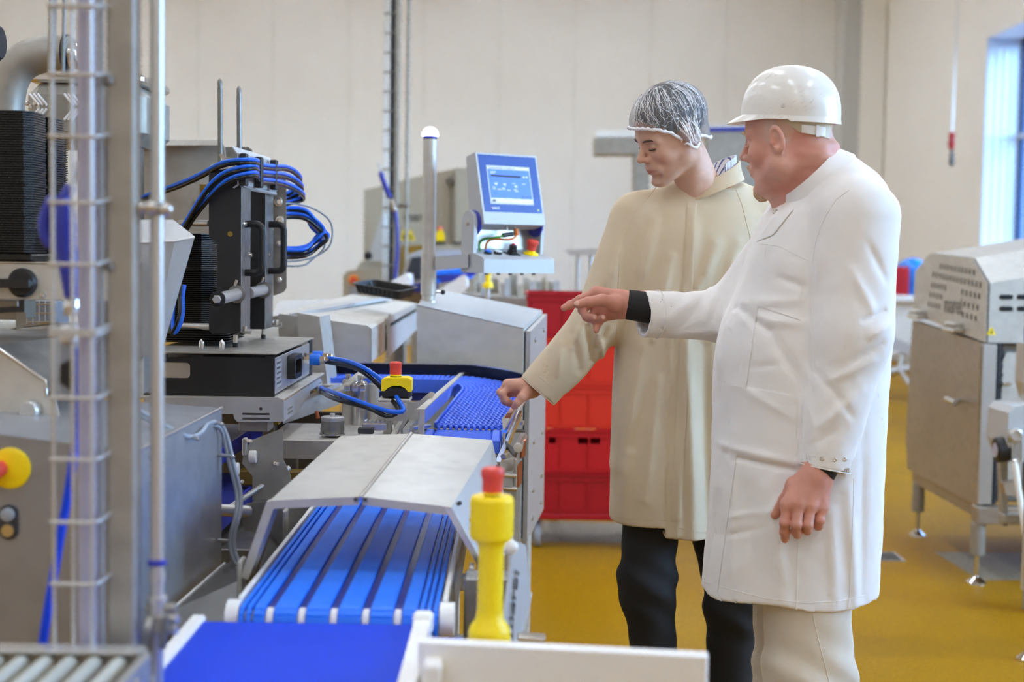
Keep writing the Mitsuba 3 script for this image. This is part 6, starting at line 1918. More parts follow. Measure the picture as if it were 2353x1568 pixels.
def stacker_hoses():
    t = thing('air_hose', 'bundle of blue and black air hoses running through the combs of the tray stacker', 'hose')
    rows = ((372, 392), (388, 408), (405, 425))
    for k, (ya, yb) in enumerate(rows):
        for m_, o in (('blue_hose', -3), ('black_gloss', 5)):
            if k == 0:
                lead = [(300, 470 + o, 3.75), (375, 438 + o, 3.6), (480, 392 + o, 3.45), (530, ya + o, 3.41)]
            elif k == 1:
                lead = [(395, 555 + o, 3.5), (425, 515 + o, 3.46), (470, 443 + o, 3.42), (520, 397 + o, 3.41)]
            else:
                lead = [(405, 575 + o, 3.48), (437, 510 + o, 3.46), (490, 444 + o, 3.42), (530, 412 + o, 3.41)]
            mid = [(558, ya - 2 + o, 3.408), (593, ya + 5 + o, 3.57), (627, ya + 12 + o, 3.73)]
            tail = [(668, ya + 17 + 3 * k + o, 3.9), (689 + 3 * k, ya + 34 + 3 * k + o, 4.0), (690 + 3 * k, ya + 46 + 2 * k + o, 4.05), (664, 452 + 0.6 * (ya - 372) - 8 + o, 4.0), (640, 455 + 0.5 * (ya - 372) + o, 3.98)]
            pts = [P(*p) for p in lead + mid + tail]
            part(t, 'hose', tube(pts, 0.0048, 10, 80), m_, True, label='blue hose' if m_ == 'blue_hose' else 'black hose')
    t = thing('air_hose', 'coil of blue, black and grey hoses looping out behind the stacker handles', 'hose')
    loops = [('blue_hose', 478, 745, 575, 0.0052), ('black_gloss', 485, 741, 582, 0.0052), ('blue_hose', 493, 755, 585, 0.0052), ('black_gloss', 499, 752, 592, 0.0052), ('blue_hose', 490, 748, 570, 0.0052), ('blue_hose', 497, 738, 588, 0.0050),
             ('grey_hose', 468, 764, 601, 0.0027), ('grey_hose', 502, 747, 612, 0.0027)]
    for k, (m_, y0, xr, y1, r) in enumerate(loops):
        D = 3.98 + 0.012 * (k % 3)
        pts = [(640, y0 - 2, 3.95), (665, y0, D), (705, y0 + 6, D + 0.03), (xr - 24, y0 + 23, D + 0.05), (xr - 5, y0 + 42, D + 0.06), (xr, (y0 + y1) / 2 + 4, D + 0.06), (xr - 8, y1 - 34, D + 0.055), (xr - 28, y1 - 17, D + 0.05), (705, y1 - 5, D + 0.03), (665, y1, D), (640, y1, 3.95)]
        part(t, 'hose', tube([P(*p) for p in pts], r, 10, 60), m_, True)
    t = thing('air_hose', 'short blue and black hose hanging beside the slanted steel chute', 'hose')
    for m_, o in (('blue_hose', 0), ('black_gloss', -7)):
        part(t, 'hose', tube([P(x + o, y, D) for x, y, D in ((424, 655, 3.4), (421, 700, 3.38), (414, 745, 3.36), (402, 765, 3.36), (396, 740, 3.38), (400, 700, 3.42))], 0.0052, 10, 40), m_, True)


stacker_hoses()
c = P(450, 800, 3.62)
ZB = P(600, 808, 3.3)[2]
tray_stack(P(442, 650, 3.68)[0] - 0.02, 3.70, 0.165, 0.2, ZB + 0.045, 47, 0.0049, 'black plastic tray in the stack behind the black upright plate', 'trays in the stacker', 0.022)
tray_stack(P(455, 780, 3.62)[0] - 0.01, 3.62, 0.215, 0.24, ZB + 0.006, 6, 0.0058, 'black plastic tray in the low stack lying on the black box', 'trays on the black box', 0.02)


def black_box():
    t = thing('vacuum_box', 'black drawer-like box with a steel lid under the tray stacker', 'machine box')
    D, x1 = 3.3, P(630, 812, 3.3)[0]
    x0, zt, zb = P(330, 812, D)[0], P(620, 812, D)[2], P(620, 912, D)[2]
    D2 = 3.92
    fr = Polygon([(x0, zb), (x1, zb), (x1, zt - 0.006), (x0, zt - 0.006)])
    a, b = P(330, 832, D), P(437, 870, D)
    slot = Polygon([(x + (a[0] + b[0]) / 2, z + (a[2] + b[2]) / 2) for x, z in rrect(b[0] - a[0], a[2] - b[2], 0.01)])
    fr = fr.difference(slot)
    for xa, xb in ((385, 440), (467, 610)):
        p, q = P(xa, 812, D), P(xb, 822, D)
        fr = fr.difference(sbox(p[0], q[2], q[0], p[2]))
    part(t, 'front_panel', extrude(fr, 0.003, [0, D, 0], EX, EZ, EY), 'black_matte')
    part(t, 'body', box([x0, D + 0.004, zb], [x1 - 0.004, D2, zt - 0.02], 0.002), 'steel_dark')
    part(t, 'slot_back', box([a[0], D + 0.0032, b[2]], [b[0], D + 0.006, a[2]], 0.0005), 'steel_plain')
    part(t, 'lid', box([x0, D - 0.006, zt - 0.0035], [x1 + 0.006, D2 + 0.004, zt], 0.001), 'steel_dull', label='flat steel lid')
    e = part(t, 'end_panel', box([x1 - 0.003, D + 0.005, zb + 0.004], [x1 + 0.0005, D2 - 0.05, zt - 0.012], 0.001), 'steel_plain', label='steel end panel')
    part(t, 'corner_post', box([x1 - 0.003, D2 - 0.048, zb], [x1 + 0.002, D2, zt - 0.004], 0.001), 'black_matte')
    part(t, 'corner_post', box([x1 - 0.006, D - 0.0005, zb], [x1 + 0.0012, D + 0.0045, zt - 0.004], 0.001), 'black_matte')
    zc = (zt + zb) / 2
    # grip
    yy, w_, h_ = D + 0.245, 0.125, 0.058
    outer, inner = rrect(w_, h_, 0.018), rrect(w_ - 0.03, h_ - 0.024, 0.012)
    ring = Polygon(outer, [inner])
    g = part(e, 'grip', extrude(ring, 0.02, [x1 + 0.0005, yy, zc + 0.002], EY, EZ, EX), 'black_plastic', 30, label='black recessed grip')
    part(e, 'grip_recess', extrude(Polygon(inner), 0.001, [x1 + 0.0006, yy, zc + 0.002], EY, EZ, EX), 'dark_hole')
    # rating plate
    pl = part(e, 'rating_plate', box([x1 + 0.0005, D + 0.025, zc - 0.034], [x1 + 0.0012, D + 0.1, zc + 0.032], 0.0002), 'alu_light')
    for k in range(5):
        part(e, 'print_line', box([x1 + 0.0012, D + 0.03, zc - 0.026 + 0.012 * k], [x1 + 0.0015, D + 0.095 - 0.012 * (k % 2), zc - 0.021 + 0.012 * k], 0.0001), 'steel_dark')
    # couplings
    for dy, dz in ((0.40, 0.006), (0.455, 0.010)):
        c = np.array([x1 + 0.0005, D + dy, zc + dz])
        k = part(t, 'coupling', lathe([(0.011, 0), (0.011, 0.01), (0.009, 0.011), (0.009, 0.018), (0.012, 0.019), (0.012, 0.026)], c, EX, 6), 'chrome')
        part(k, 'sleeve', lathe([(0.0145, 0.026), (0.0155, 0.03), (0.0145, 0.034), (0.0155, 0.038), (0.0145, 0.042), (0.0155, 0.046), (0.0145, 0.052)], c, EX, 22), 'blue_bright', 40, label='blue ribbed sleeve')
        part(k, 'nut', lathe([(0.011, 0.052), (0.011, 0.064), (0.008, 0.066), (0.01, 0.068), (0.01, 0.076), (0.006, 0.078)], c, EX, 6), 'chrome')
    for x, y in ((463, 799), (510, 799)):
        p = P(x, y, 3.42)
        part(t, 'centering_pin', lathe([(0.007, 0), (0.007, 0.014), (0.005, 0.019), (0.001, 0.023)], [p[0], 3.42, zt], EZ, 14), 'chrome', 40)
    # carrier below
    c = thing('carrier_table', 'folded steel carrier with slots under the black box', 'table')
    y0_, y1_ = zb - 0.0005, P(640, 968, D)[2]
    xr = P(652, 930, D - 0.03)[0]
    part(c, 'top_plate', box([x0 - 0.1, D - 0.03, zb - 0.006], [xr, D2 + 0.06, zb - 0.0008], 0.002), 'steel')
    A = D - 0.03
    fr = Polygon([(P(x, y, A)[0], P(x, y, A)[2]) for x, y in ((330, 914), (640, 914), (652, 922), (652, 964), (646, 970), (545, 970), (538, 962), (536, 952), (330, 950))])
    for xa, ya, xb, yb in ((556, 949, 620, 955), (556, 960, 620, 966)):
        p, q = P(xa, ya, A), P(xb, yb, A)
        fr = fr.difference(Polygon([(x + (p[0] + q[0]) / 2, z + (p[2] + q[2]) / 2) for x, z in rrect(q[0] - p[0], p[2] - q[2], 0.0028)]))
    fr = fr.difference(Polygon(circ(P(599, 940, A)[0], P(599, 940, A)[2], 0.0038)))
    part(c, 'front_flange', extrude(fr, 0.003, [0, A, 0], EX, EZ, EY), 'alu_light')
    zf = P(640, 970, A)[2]
    sd = Polygon([(0, zb - 0.008), (0.62, zb - 0.008), (0.66, zb - 0.02), (0.66, zf + 0.012), (0.585, zf + 0.004), (0.585, zf + 0.03), (0.43, zf + 0.03), (0.41, zf + 0.012), (0.28, zf + 0.012), (0.26, zf), (0, zf)])
    for s0, s1, zz in ((0.06, 0.13, zf + 0.012), (0.06, 0.13, zf + 0.022), (0.60, 0.645, zf + 0.024), (0.60, 0.645, zf + 0.033)):
        sd = sd.difference(sbox(s0, zz - 0.003, s1, zz + 0.002))
    part(c, 'side_flange', extrude(sd, 0.003, [xr - 0.003, A, 0], EY, EZ, EX), 'alu_light')
    part(c, 'inner_block', box([xr - 0.11, A + 0.03, zf - 0.028], [xr - 0.04, A + 0.1, zb - 0.007], 0.002), 'steel_dull')
    part(c, 'brass_block', box([xr - 0.06, A + 0.12, zf - 0.022], [xr - 0.03, A + 0.16, zf - 0.006], 0.002), 'brass')
    part(c, 'arm', hull([P(650, 975, 3.6), P(780, 930, 4.0), P(782, 880, 4.0), P(650, 930, 3.6), P(650, 975, 3.63), P(780, 930, 4.03), P(782, 880, 4.03), P(650, 930, 3.63)]), 'steel')
    for x in (x0 - 0.05, xr - 0.16):
        part(c, 'leg', box([x, D2 - 0.05, 0], [x + 0.04, D2 - 0.01, zb - 0.006], 0.003), 'steel_dark')
    part(c, 'copper_pipe', cyl(P(727, 945, 3.45), P(731, 962, 3.45), 0.005, 12), 'copper', True)


black_box()


def lower_belts():
    for k, (pix, D, lab) in enumerate((((515, 985, 660, 1000), 3.25, 'dark blue tray belt with steel side plates low under the black box'),)):
        t = thing('tray_conveyor', lab, 'conveyor')
        z = [0.985, 0.93]
        for j, (xa, xb, za, da, db) in enumerate(((-0.80, -0.665, 0.985, 3.05, 3.75), (-0.80, -0.60, 0.895, 2.85, 3.5))):
            n = int((db - da) / 0.016)
            for i in range(n):
                part(t, 'belt_module', box([xa, da + i * 0.016, za - 0.008 + 0.004 * (i % 2) * 0.3], [xb, da + i * 0.016 + 0.013, za], 0.0015), 'blue_deep')
            part(t, 'side_strip', box([xb + 0.001, da, za - 0.03], [xb + 0.007, db, za + 0.008], 0.001), 'blue_plastic', label='blue side strip')
            part(t, 'belt_bed', box([xa, da, za - 0.02], [xb, db, za - 0.0085], 0.001), 'steel_dark')
        pl = [(560, 1040), (578, 1012), (650, 985), (650, 1055), (668, 1095), (668, 1130), (640, 1145), (580, 1150), (580, 1095), (556, 1065)]
        part(t, 'side_plate', front(pl, 3.05, 0.004), 'steel_dull')
        for x, y, D in ((583, 1050, 3.03), (543, 1078, 2.98)):
            part(t, 'guide_roller', cyl(P(x - 10, y, D), P(x + 6, y, D), 0.0135, 20), 'white_plastic', 40, label='white guide roller')
        for x, y in ((566, 1013), (572, 1014), (628, 1065), (634, 1067), (553, 1107)):
            part(t, 'bolt', cyl(P(x, y, 3.04), P(x + 4, y, 3.0), 0.0042, 10), 'steel_bright', True)
        part(t, 'bracket', fbox(556, 1008, 566, 1048, 3.03, 0.02), 'steel_plain')
        part(t, 'tie_bar', cyl(P(500, 1185, 2.98), P(665, 1075, 3.1), 0.006, 14), 'steel_plain', True)
        part(t, 'deck', box([-0.86, 2.9, 0.80], [-0.40, 3.62, 0.83], 0.003), 'steel_dark')
        for x, y in ((-0.84, 2.95), (-0.45, 2.95), (-0.84, 3.55), (-0.45, 3.55)):
            part(t, 'leg', box([x, y, 0], [x + 0.03, y + 0.03, 0.801], 0.003), 'steel_dark')


lower_belts()


def dark_plates():
    t = thing('side_chute', 'dark steel guard plates and chute between the left cabinet and the striped belt', 'chute')
    part(t, 'notched_plate', front([(556, 1190), (566, 1158), (632, 1152), (650, 1172), (650, 1290), (596, 1290), (596, 1225), (580, 1222), (560, 1220)], 2.72, 0.004), 'steel_dark')
    part(t, 'cross_shaft', cyl(P(490, 1172, 2.66), P(572, 1176, 2.72), 0.0115, 18), 'steel_plain', True)
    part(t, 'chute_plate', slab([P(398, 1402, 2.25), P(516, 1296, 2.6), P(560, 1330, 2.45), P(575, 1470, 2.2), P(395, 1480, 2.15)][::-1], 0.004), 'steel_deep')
    part(t, 'chute_edge', tube([P(396, 1402, 2.25), P(516, 1296, 2.6)], 0.0035, 8), 'steel_plain')
    part(t, 'chute_fold', slab([P(516, 1296, 2.6), P(540, 1285, 2.62), P(600, 1420, 2.3), P(560, 1440, 2.25)][::-1], 0.004), 'steel_deep')
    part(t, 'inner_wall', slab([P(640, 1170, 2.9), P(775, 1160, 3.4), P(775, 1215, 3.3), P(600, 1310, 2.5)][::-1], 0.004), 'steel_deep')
    part(t, 'inner_rail', slab([P(655, 1262, 2.62), P(770, 1168, 3.3), P(772, 1182, 3.3), P(640, 1300, 2.55)][::-1], 0.01), 'steel')
    part(t, 'post', fbox(712, 1150, 744, 1225, 3.2, 0.03), 'steel_dark')
    a = P(500, 1470, 2.3)
    part(t, 'base_frame', box([a[0] - 0.05, 2.32, 0.0], [a[0] + 0.0, 2.36, a[2]], 0.003), 'steel_dark')


dark_plates()


# ------------------------------------------------------------------ the machine at the far left
def left_machine():
    t = thing('stacker_cabinet', 'brushed steel machine cabinet with a red stop button at the left edge', 'machine cabinet')
    A, B = 2.12, 2.64
    xr = P(318, 1060, A)[0]
    xl = P(-120, 1000, A)[0]
    f = {'flt': P(-120, 985, A), 'frt': P(316, 1038, A), 'brt': P(510, 938, B), 'blt': P(-20, 900, B)}
    pts = list(f.values()) + [np.array([xl, A, 0.35]), np.array([xr, A, 0.35]), np.array([f['brt'][0], B, 0.35]), np.array([xl, B, 0.35])]
    mat('steel_soft', metal_fn(lin(138, 140, 144), lin(160, 161, 163), 4.0), 0.36, 0.45)
    part(t, 'body', hull(pts), 'steel_soft')
    part(t, 'top_edge', tube([f['frt'] + EZ * 0.001, f['brt'] + EZ * 0.001], 0.0025, 8), 'steel_bright', True)
    c = P(24, 1076, A)
    s = part(t, 'stop_plate', lathe([(0.031, 0), (0.031, 0.003), (0.026, 0.005)], c, [0, -1, 0], 32), 'yellow', 40, label='yellow round plate')
    part(t, 'stop_button', lathe([(0.012, 0.004), (0.013, 0.018), (0.0175, 0.022), (0.0175, 0.034), (0.012, 0.04), (0.001, 0.041)], c - EX * 0.012, [-0.3, -0.95, 0], 28), 'red_knob', 40, label='red stop button')
    c = P(21, 1200, A)
    pl = [(c[0] + x, c[2] + z) for x, z in rrect(0.028, 0.053, 0.0138)]
    part(t, 'button_plate', extrude(pl, 0.004, [0, A - 0.0042, 0], EX, EZ, EY), 'ink', label='dark double button plate')
    part(t, 'button', lathe([(0.0105, 0), (0.0105, 0.004), (0.008, 0.006)], [c[0], A - 0.0042, c[2] + 0.012], [0, -1, 0], 20), 'grey_hose', 40)
    part(t, 'button', lathe([(0.006, 0), (0.0095, 0), (0.0095, 0.004), (0.006, 0.004)], [c[0], A - 0.0042, c[2] - 0.012], [0, -1, 0], 20), 'steel_bright', 40)
    for k in range(4):
        a = (-0.86, xr - 0.06)[k % 2], (A + 0.05, B - 0.05)[k // 2]
        part(t, 'foot', cyl([a[0], a[1], 0], [a[0], a[1], 0.355], 0.02, 16), 'steel', True)
    # grey cables fixed to the side
    cb = thing('cable', 'pair of pale grey cables looping down the right side of the steel cabinet', 'cable')
    way = [(300, 940, 2.3), (335, 962, 2.35), (375, 985, 2.36), (405, 1004, 2.38), (430, 1012, 2.42), (460, 995, 2.5), (485, 978, 2.58), (506, 985, 2.61), (520, 1030, 2.62), (533, 1085, 2.62), (545, 1140, 2.62), (541, 1190, 2.6), (529, 1240, 2.6), (535, 1280, 2.6), (552, 1310, 2.6)]
    for o in ((0, 0), (8, -7)):
        part(cb, 'cable', tube([P(x + o[0] * (1 if y > 990 else 0.3), y + o[1] * (1 if y < 1020 else 0.2), D - 0.01) for x, y, D in way], 0.0042, 10, 120), 'grey_hose', True)
    for x, y, D in ((432, 1008, 2.41), (490, 974, 2.58), (516, 1049, 2.61), (516, 1245, 2.6)):
        p = P(x, y, D)
        part(cb, 'clip', tube([p + [-0.012, 0, 0.002], p + [0.012, -0.004, 0.002], p + [0.02, -0.01, 0]], 0.0035, 8), 'steel_bright', True)
    # upper frame with trough and lever
    u = thing('tray_magazine', 'steel beam and trough with a black lever under the tall tray stack', 'machine frame')
    D = 2.56
    part(u, 'beam', fbox(-160, 604, 250, 690, D, 0.045), 'steel')
    part(u, 'beam_lip', fbox(-160, 601, 250, 606, D - 0.003, 0.26), 'steel_bright')
    c = P(53, 650, D)
    part(u, 'lever_disc', lathe([(0.026, 0), (0.0265, 0.006), (0.022, 0.012)], c, [0, -1, 0], 30), 'black_plastic', 40, label='black clamp disc')
    part(u, 'lever', hull([c + [dx, dy, dz] for dx in (-0.13, 0.02) for dy in (-0.03, -0.014) for dz in (-0.009, 0.007)] + [c + [0.027, -0.022, 0]]), 'black_plastic', label='black lever')
    part(u, 'hook', hull([P(x, y, D - 0.02) for x, y in ((42, 690), (56, 688), (56, 717), (45, 719))] + [P(x, y, D - 0.005) for x, y in ((42, 690), (56, 688), (56, 717), (45, 719))]), 'black_plastic')
    part(u, 'hook_arm', hull([P(x, y, d) for x, y in ((-30, 708), (50, 704), (50, 717), (-30, 722)) for d in (D - 0.02, D - 0.01)]), 'black_plastic')
    part(u, 'bolt', screw(P(98, 677, D), [0, -1, 0], 0.006, 0.006), 'steel_bright')
    part(u, 'trough_side', front([(-120, 770), (0, 806), (105, 878), (108, 912), (126, 912), (136, 958), (60, 958), (-120, 956)], 2.36, 0.004), 'steel')
    part(u, 'side_edge', tube([P(-120, 768, 2.358), P(0, 804, 2.358), P(105, 876, 2.358), P(107, 910, 2.358)], 0.003, 8), 'steel_bright', True)
    part(u, 'trough_floor', slab([P(-60, 800, 2.40), P(124, 906, 2.40), P(250, 760, 2.85), P(0, 755, 2.85)], 0.003), 'steel_dark')
    part(u, 'trough_back', slab([P(0, 762, 2.86), P(128, 742, 2.86), P(330, 742, 2.86), P(330, 905, 2.78), P(118, 905, 2.78)], 0.003), 'steel')
    part(u, 'back_edge', tube([P(-20, 770, 2.84), P(40, 752, 2.84), P(130, 742, 2.84)], 0.003, 8), 'steel_bright', True)
    part(u, 'block', fbox(-60, 690, 42, 735, 2.66, 0.1), 'steel_dull')
    part(u, 'block_end', hull([P(x, y, d) for x, y in ((36, 700), (60, 722), (60, 750), (36, 760)) for d in (2.62, 2.66)]), 'steel_dull')
    c = P(70, 944, 2.355)
    part(u, 'bushing', lathe([(0.008, 0), (0.0175, 0), (0.0175, 0.012), (0.014, 0.016), (0.008, 0.016)], c, [0, -1, 0], 24), 'steel_plain', 40)
    part(u, 'column', fbox(180, 690, 330, 905, 2.9, 0.06), 'steel_dull')
    part(u, 'leg', box([P(100, 900, 2.72)[0], 2.72, 0], [P(100, 900, 2.72)[0] + 0.05, 2.77, 1.2], 0.003), 'steel_dull')
    # slanted chute
    h = thing('slanted_chute', 'pale steel slanted chute between the thin pipe and the tray stacker', 'chute')
    D0, D1 = 2.78, 2.98
    q = lambda x, y, D: P(x, y, D)
    part(h, 'body', hull([q(312, 558, D0), q(402, 554, D0), q(447, 545, D0 + 0.02), q(312, 822, D0 + 0.03), q(345, 818, D0 + 0.03), q(376, 795, D0 + 0.05), q(312, 505, D1), q(398, 505, D1), q(447, 543, D1 - 0.05), q(330, 820, D1), q(376, 790, D1)]), 'alu_light')
    part(h, 'rim', tube([q(312, 558, D0 - 0.002), q(402, 554, D0 - 0.002), q(447, 545, D0 + 0.016)], 0.002, 8), 'white_plastic', True)
    part(h, 'post', fbox(318, 790, 345, 905, D1, 0.04), 'steel_dull')
    # wire baskets behind
    b = thing('wire_basket', 'grey wire basket half hidden under the steel beam at the left', 'basket')
    for k in range(5):
        part(b, 'wire', cyl(P(62 + 14 * k, 692, 3.1), P(62 + 14 * k, 745, 3.1), 0.0016, 8), 'steel_plain')
    for k in range(3):
        part(b, 'wire', cyl(P(56, 700 + 20 * k, 3.1), P(130, 700 + 20 * k, 3.1), 0.0016, 8), 'steel_plain')
    part(b, 'liner', fbox(56, 692, 126, 748, 3.12, 0.1), 'grey_hose')


left_machine()
ZT = P(60, 601, 2.56)[2] + 0.001
tray_stack(P(72, 450, 2.56)[0] - 0.12, 2.66, 0.24, 0.2, ZT + 0.014, 58, 0.0044, 'black plastic tray in the tall stack at the left edge', 'trays in the tall left stack', 0.014, 0.03)
one('stack_stand', 'black base plate under the tall tray stack at the left edge', 'plate', box([P(72, 590, 2.56)[0] - 0.25, 2.55, ZT], [P(72, 590, 2.56)[0] + 0.004, 2.77, ZT + 0.012], 0.002), 'black_gloss')
tray_stack(P(160, 450, 2.95)[0] - 0.15, 3.02, 0.2, 0.18, P(100, 600, 2.95)[2], 56, 0.0049, 'black plastic tray in the second stack behind the tall left stack', 'trays in the second left stack', 0.014)
one('stack_stand', 'dark shelf under the second tray stack at the left', 'shelf', box([P(160, 590, 2.95)[0] - 0.27, 2.9, P(100, 600, 2.95)[2] - 0.014], [P(160, 590, 2.95)[0] - 0.04, 3.13, P(100, 600, 2.95)[2] - 0.002], 0.002), 'steel_dull')


def top_left():
    t = thing('exhaust_duct', 'bent grey steel exhaust duct behind the tall tray stack', 'duct')
    D = 3.4
    pts = [P(14, 330, D), P(14, 240, D), P(22, 190, D), P(45, 150, D), P(85, 128, D), (P(160, 126, D))]
    part(t, 'duct', tube(pts, 0.043, 28, 40), 'steel_dull', True)
    part(t, 'flange', cyl(P(150, 126, D), P(159, 126, D), 0.048, 28), 'black_plastic', 40)
    part(t, 'coupling', cyl(P(160, 126, D), P(185, 126, D), 0.034, 28), 'steel_bright', 40)
    part(t, 'clamp', cyl(P(14, 262, D), P(14, 275, D), 0.046, 28), 'steel_plain', 40)
    p = thing('vent_cabinet', 'grey cabinet with chevron vent slots behind the duct', 'cabinet')
    D = 3.6
    part(p, 'body', fbox(56, 190, 330, 330, D, 0.3, 0.03), 'steel_dull')
    part(p, 'lid', fbox(64, 168, 330, 190, D + 0.01, 0.28, 0.02), 'steel_bright')
    for cx, sx in ((112, 1), (112, -1), (165, 1), (165, -1)):
        for k in range(3):
            for sy in (1, -1):
                x0, y0 = cx - sx * (4 + 9 * k), 246 + sy * 4
                a, b = P(x0, y0, D - 0.001), P(x0 - 22 * (1 if cx < 140 else -1) * 1.0 * sx, y0 + sy * 26, D - 0.001)
                if cx == 112 and sx < 0 or cx == 165 and sx > 0:
                    continue
                part(p, 'vent_louvre', tube([a, b], 0.0035, 8), 'paper_white')
    for k in range(5):
        part(p, 'rivet', lathe([(0.006, 0), (0.004, 0.004)], P(62 + 9 * k, 238 + 8 * (k % 2), D), [0, -1, 0], 10), 'steel_bright')
    part(p, 'leg', fbox(180, 330, 320, 860, D + 0.1, 0.05), 'steel_dark')
    m = thing('motor', 'black finned motor in the top left corner', 'motor')
    c = P(-18, 98, 3.1)
    part(m, 'housing', cyl(c - EX * 0.09, c + EX * 0.02, 0.036, 24), 'black_plastic', 40)
    for k in range(9):
        part(m, 'cooling_fin', cyl(c - EX * (0.08 - 0.011 * k), c - EX * (0.076 - 0.011 * k), 0.041, 24), 'black_plastic', 40)
    part(m, 'bracket', fbox(-90, 130, -30, 330, 3.1, 0.02), 'steel_dark')


top_left()


# ------------------------------------------------------------------ posts, pipes and wires nearest the camera
def near_posts():
    D = 1.75
    a, b = P(243, 700, D), P(309, 700, D)
    t = thing('support_post', 'thick square steel post rising in the left foreground', 'post')
    part(t, 'tube', hull([[x + (a[0] + b[0]) / 2, y + D + 0.018, z] for x, y in rrect(b[0] - a[0], 0.036, 0.006, 5) for z in (0.0, 6.4)]), 'steel_dull', 30)
    part(t, 'foot_plate', box([a[0] - 0.03, D - 0.02, 0], [b[0] + 0.03, D + 0.06, 0.012], 0.002), 'steel_dull')
    D = 1.78
    t = thing('water_pipe', 'thin polished steel pipe with a valve at its foot beside the thick post', 'pipe')
    x, zb = P(361, 700, D)[0], P(361, 1292, D)[2]
    part(t, 'pipe', cyl([x, D, zb], [x, D, 6.4], 0.0088, 22), 'steel_plain', 50)
    part(t, 'ring', lathe([(0.0095, 0), (0.0122, 0.001), (0.0122, 0.006), (0.0095, 0.008)], [x, D, zb - 0.004], EZ, 22), 'blue_plastic', 40, label='violet blue ring')
    z = lambda y: P(361, y, D)[2]
    v = part(t, 'valve', lathe([(0.010, z(1410)), (0.010, z(1388)), (0.0125, z(1386)), (0.0125, z(1372)), (0.009, z(1370)), (0.009, z(1340)), (0.0105, z(1338)), (0.0105, z(1318)), (0.0088, z(1316)), (0.0088, z(1296))][::1], [x, D, 0], EZ, 20), 'steel_plain', 40)
    part(v, 'body', box([x - 0.013, D - 0.012, z(1455)], [x + 0.014, D + 0.012, z(1408)], 0.004), 'steel_dull')
    part(v, 'side_port', cyl([x - 0.013, D, z(1400)], [x + 0.024, D, z(1396)], 0.006, 14), 'steel_dull', True)
    part(v, 'lever', hull([[x + dx, D - 0.016 + dy, zz] for dx, zz in ((-0.018, z(1478)), (-0.008, z(1410)), (0.0, z(1408)), (-0.008, z(1482))) for dy in (-0.003, 0.003)]), 'steel_bright')
    part(v, 'lever', hull([[x + dx, D - 0.016 + dy, zz] for dx, zz in ((0.006, z(1482)), (0.010, z(1412)), (0.018, z(1410)), (0.015, z(1484))) for dy in (-0.003, 0.003)]), 'steel_dark')
    part(v, 'stem', cyl([x, D, z(1452)], [x, D, 0.0], 0.008, 14), 'steel_plain', True)
    for dx, y in ((-0.009, 1440), (0.021, 1420), (0.02, 1446)):
        part(v, 'nut', cyl([x + dx - 0.004, D, z(y)], [x + dx + 0.006, D - 0.004, z(y + 2)], 0.006, 6), 'steel_plain')
    k = thing('pipe_clamp', 'round-headed clamp joining the thin pipe to the thick post', 'clamp')
    y0 = z(480)
    part(k, 'rod', cyl([b[0] + 0.002, D - 0.002, y0 + 0.001], [x + 0.016, D - 0.012, y0], 0.0035, 12), 'steel_dark', True)
    part(k, 'collar', lathe([(0.0095, -0.008), (0.013, -0.007), (0.013, 0.007), (0.0095, 0.008)], [x, D, y0], EZ, 22), 'steel_dark', 40)
    for dx, r in ((-0.016, 0.008), (-0.005, 0.0095), (0.013, 0.009)):
        m = trimesh.creation.icosphere(subdivisions=2, radius=r)
        part(k, 'ball', trimesh.Trimesh(m.vertices * [1.1, 0.9, 1] + [x + dx, D - 0.014, y0 + (0.001 if dx < 0 else -0.001)], m.faces, process=False), 'steel_bright', True)
    # wire tray
    D = 1.72
    w = thing('wire_cable_tray', 'upright wire mesh cable tray in the left foreground', 'cable tray')
    xs = [P(122, 700, D)[0], P(167, 700, D)[0], P(210, 700, D)[0], P(234, 700, D)[0]]
    for i, xx in enumerate(xs):
        d = D if i < 3 else D + 0.035
        part(w, 'upright_wire', cyl([xx, d, 0.9], [xx, d, 3.2], 0.0026, 10), 'steel_plain', True)
    for y in (15, 172, 314, 466, 608, 760, 770, 915, 1056, 1200, 1342):
        zz = P(180, y, D)[2]
        part(w, 'cross_wire', tube([[xs[0] - 0.004, D - 0.003, zz], [xs[2] + 0.002, D - 0.003, zz], [xs[2] + 0.008, D + 0.002, zz + 0.001], [xs[3] + 0.002, D + 0.036, zz + 0.006]], 0.0026, 10), 'steel_plain', True)
    for y in (172, 608):
        zz = P(230, y, D)[2]
        part(w, 'clip', cbox([xs[3], D + 0.03, zz - 0.002], [0.012, 0.012, 0.012], 0.002), 'steel_dark')
    part(w, 'bracket', box([xs[3] + 0.0, D + 0.04, 1.6], [a[0], D + 0.05, 1.62], 0.001), 'steel_dark')
    part(w, 'bracket', box([xs[3] + 0.0, D + 0.04, 1.2], [a[0], D + 0.05, 1.22], 0.001), 'steel_dark')
    cz = thing('conduit', 'violet grey conduit running up inside the wire mesh tray', 'conduit')
    xc = P(203, 700, D + 0.03)[0]
    mat('conduit_grey', lin(168, 166, 186), 0.35)
    part(cz, 'tube', cyl([xc, D + 0.028, 0.0], [xc, D + 0.028, 6.4], 0.0118, 24), 'conduit_grey', 50)
    part(cz, 'thin_tube', cyl([xc + 0.0165, D + 0.03, 0.0], [xc + 0.0165, D + 0.03, 6.4], 0.0035, 12), 'grey_hose', 50)
    # far cable ladder behind the wires at the top
    f = thing('thin_cables', 'thin dark cables hanging behind the wire mesh tray at the top left', 'cable')
    for x0 in (118, 128, 150):
        p = P(x0, 60, 2.3)
        part(f, 'cable', tube([[p[0], 2.3, 6.4], [p[0] + 0.002, 2.3, 2.0], [p[0] - 0.004, 2.3, P(x0, 170, 2.3)[2]]], 0.003, 8), 'steel_dark', True)
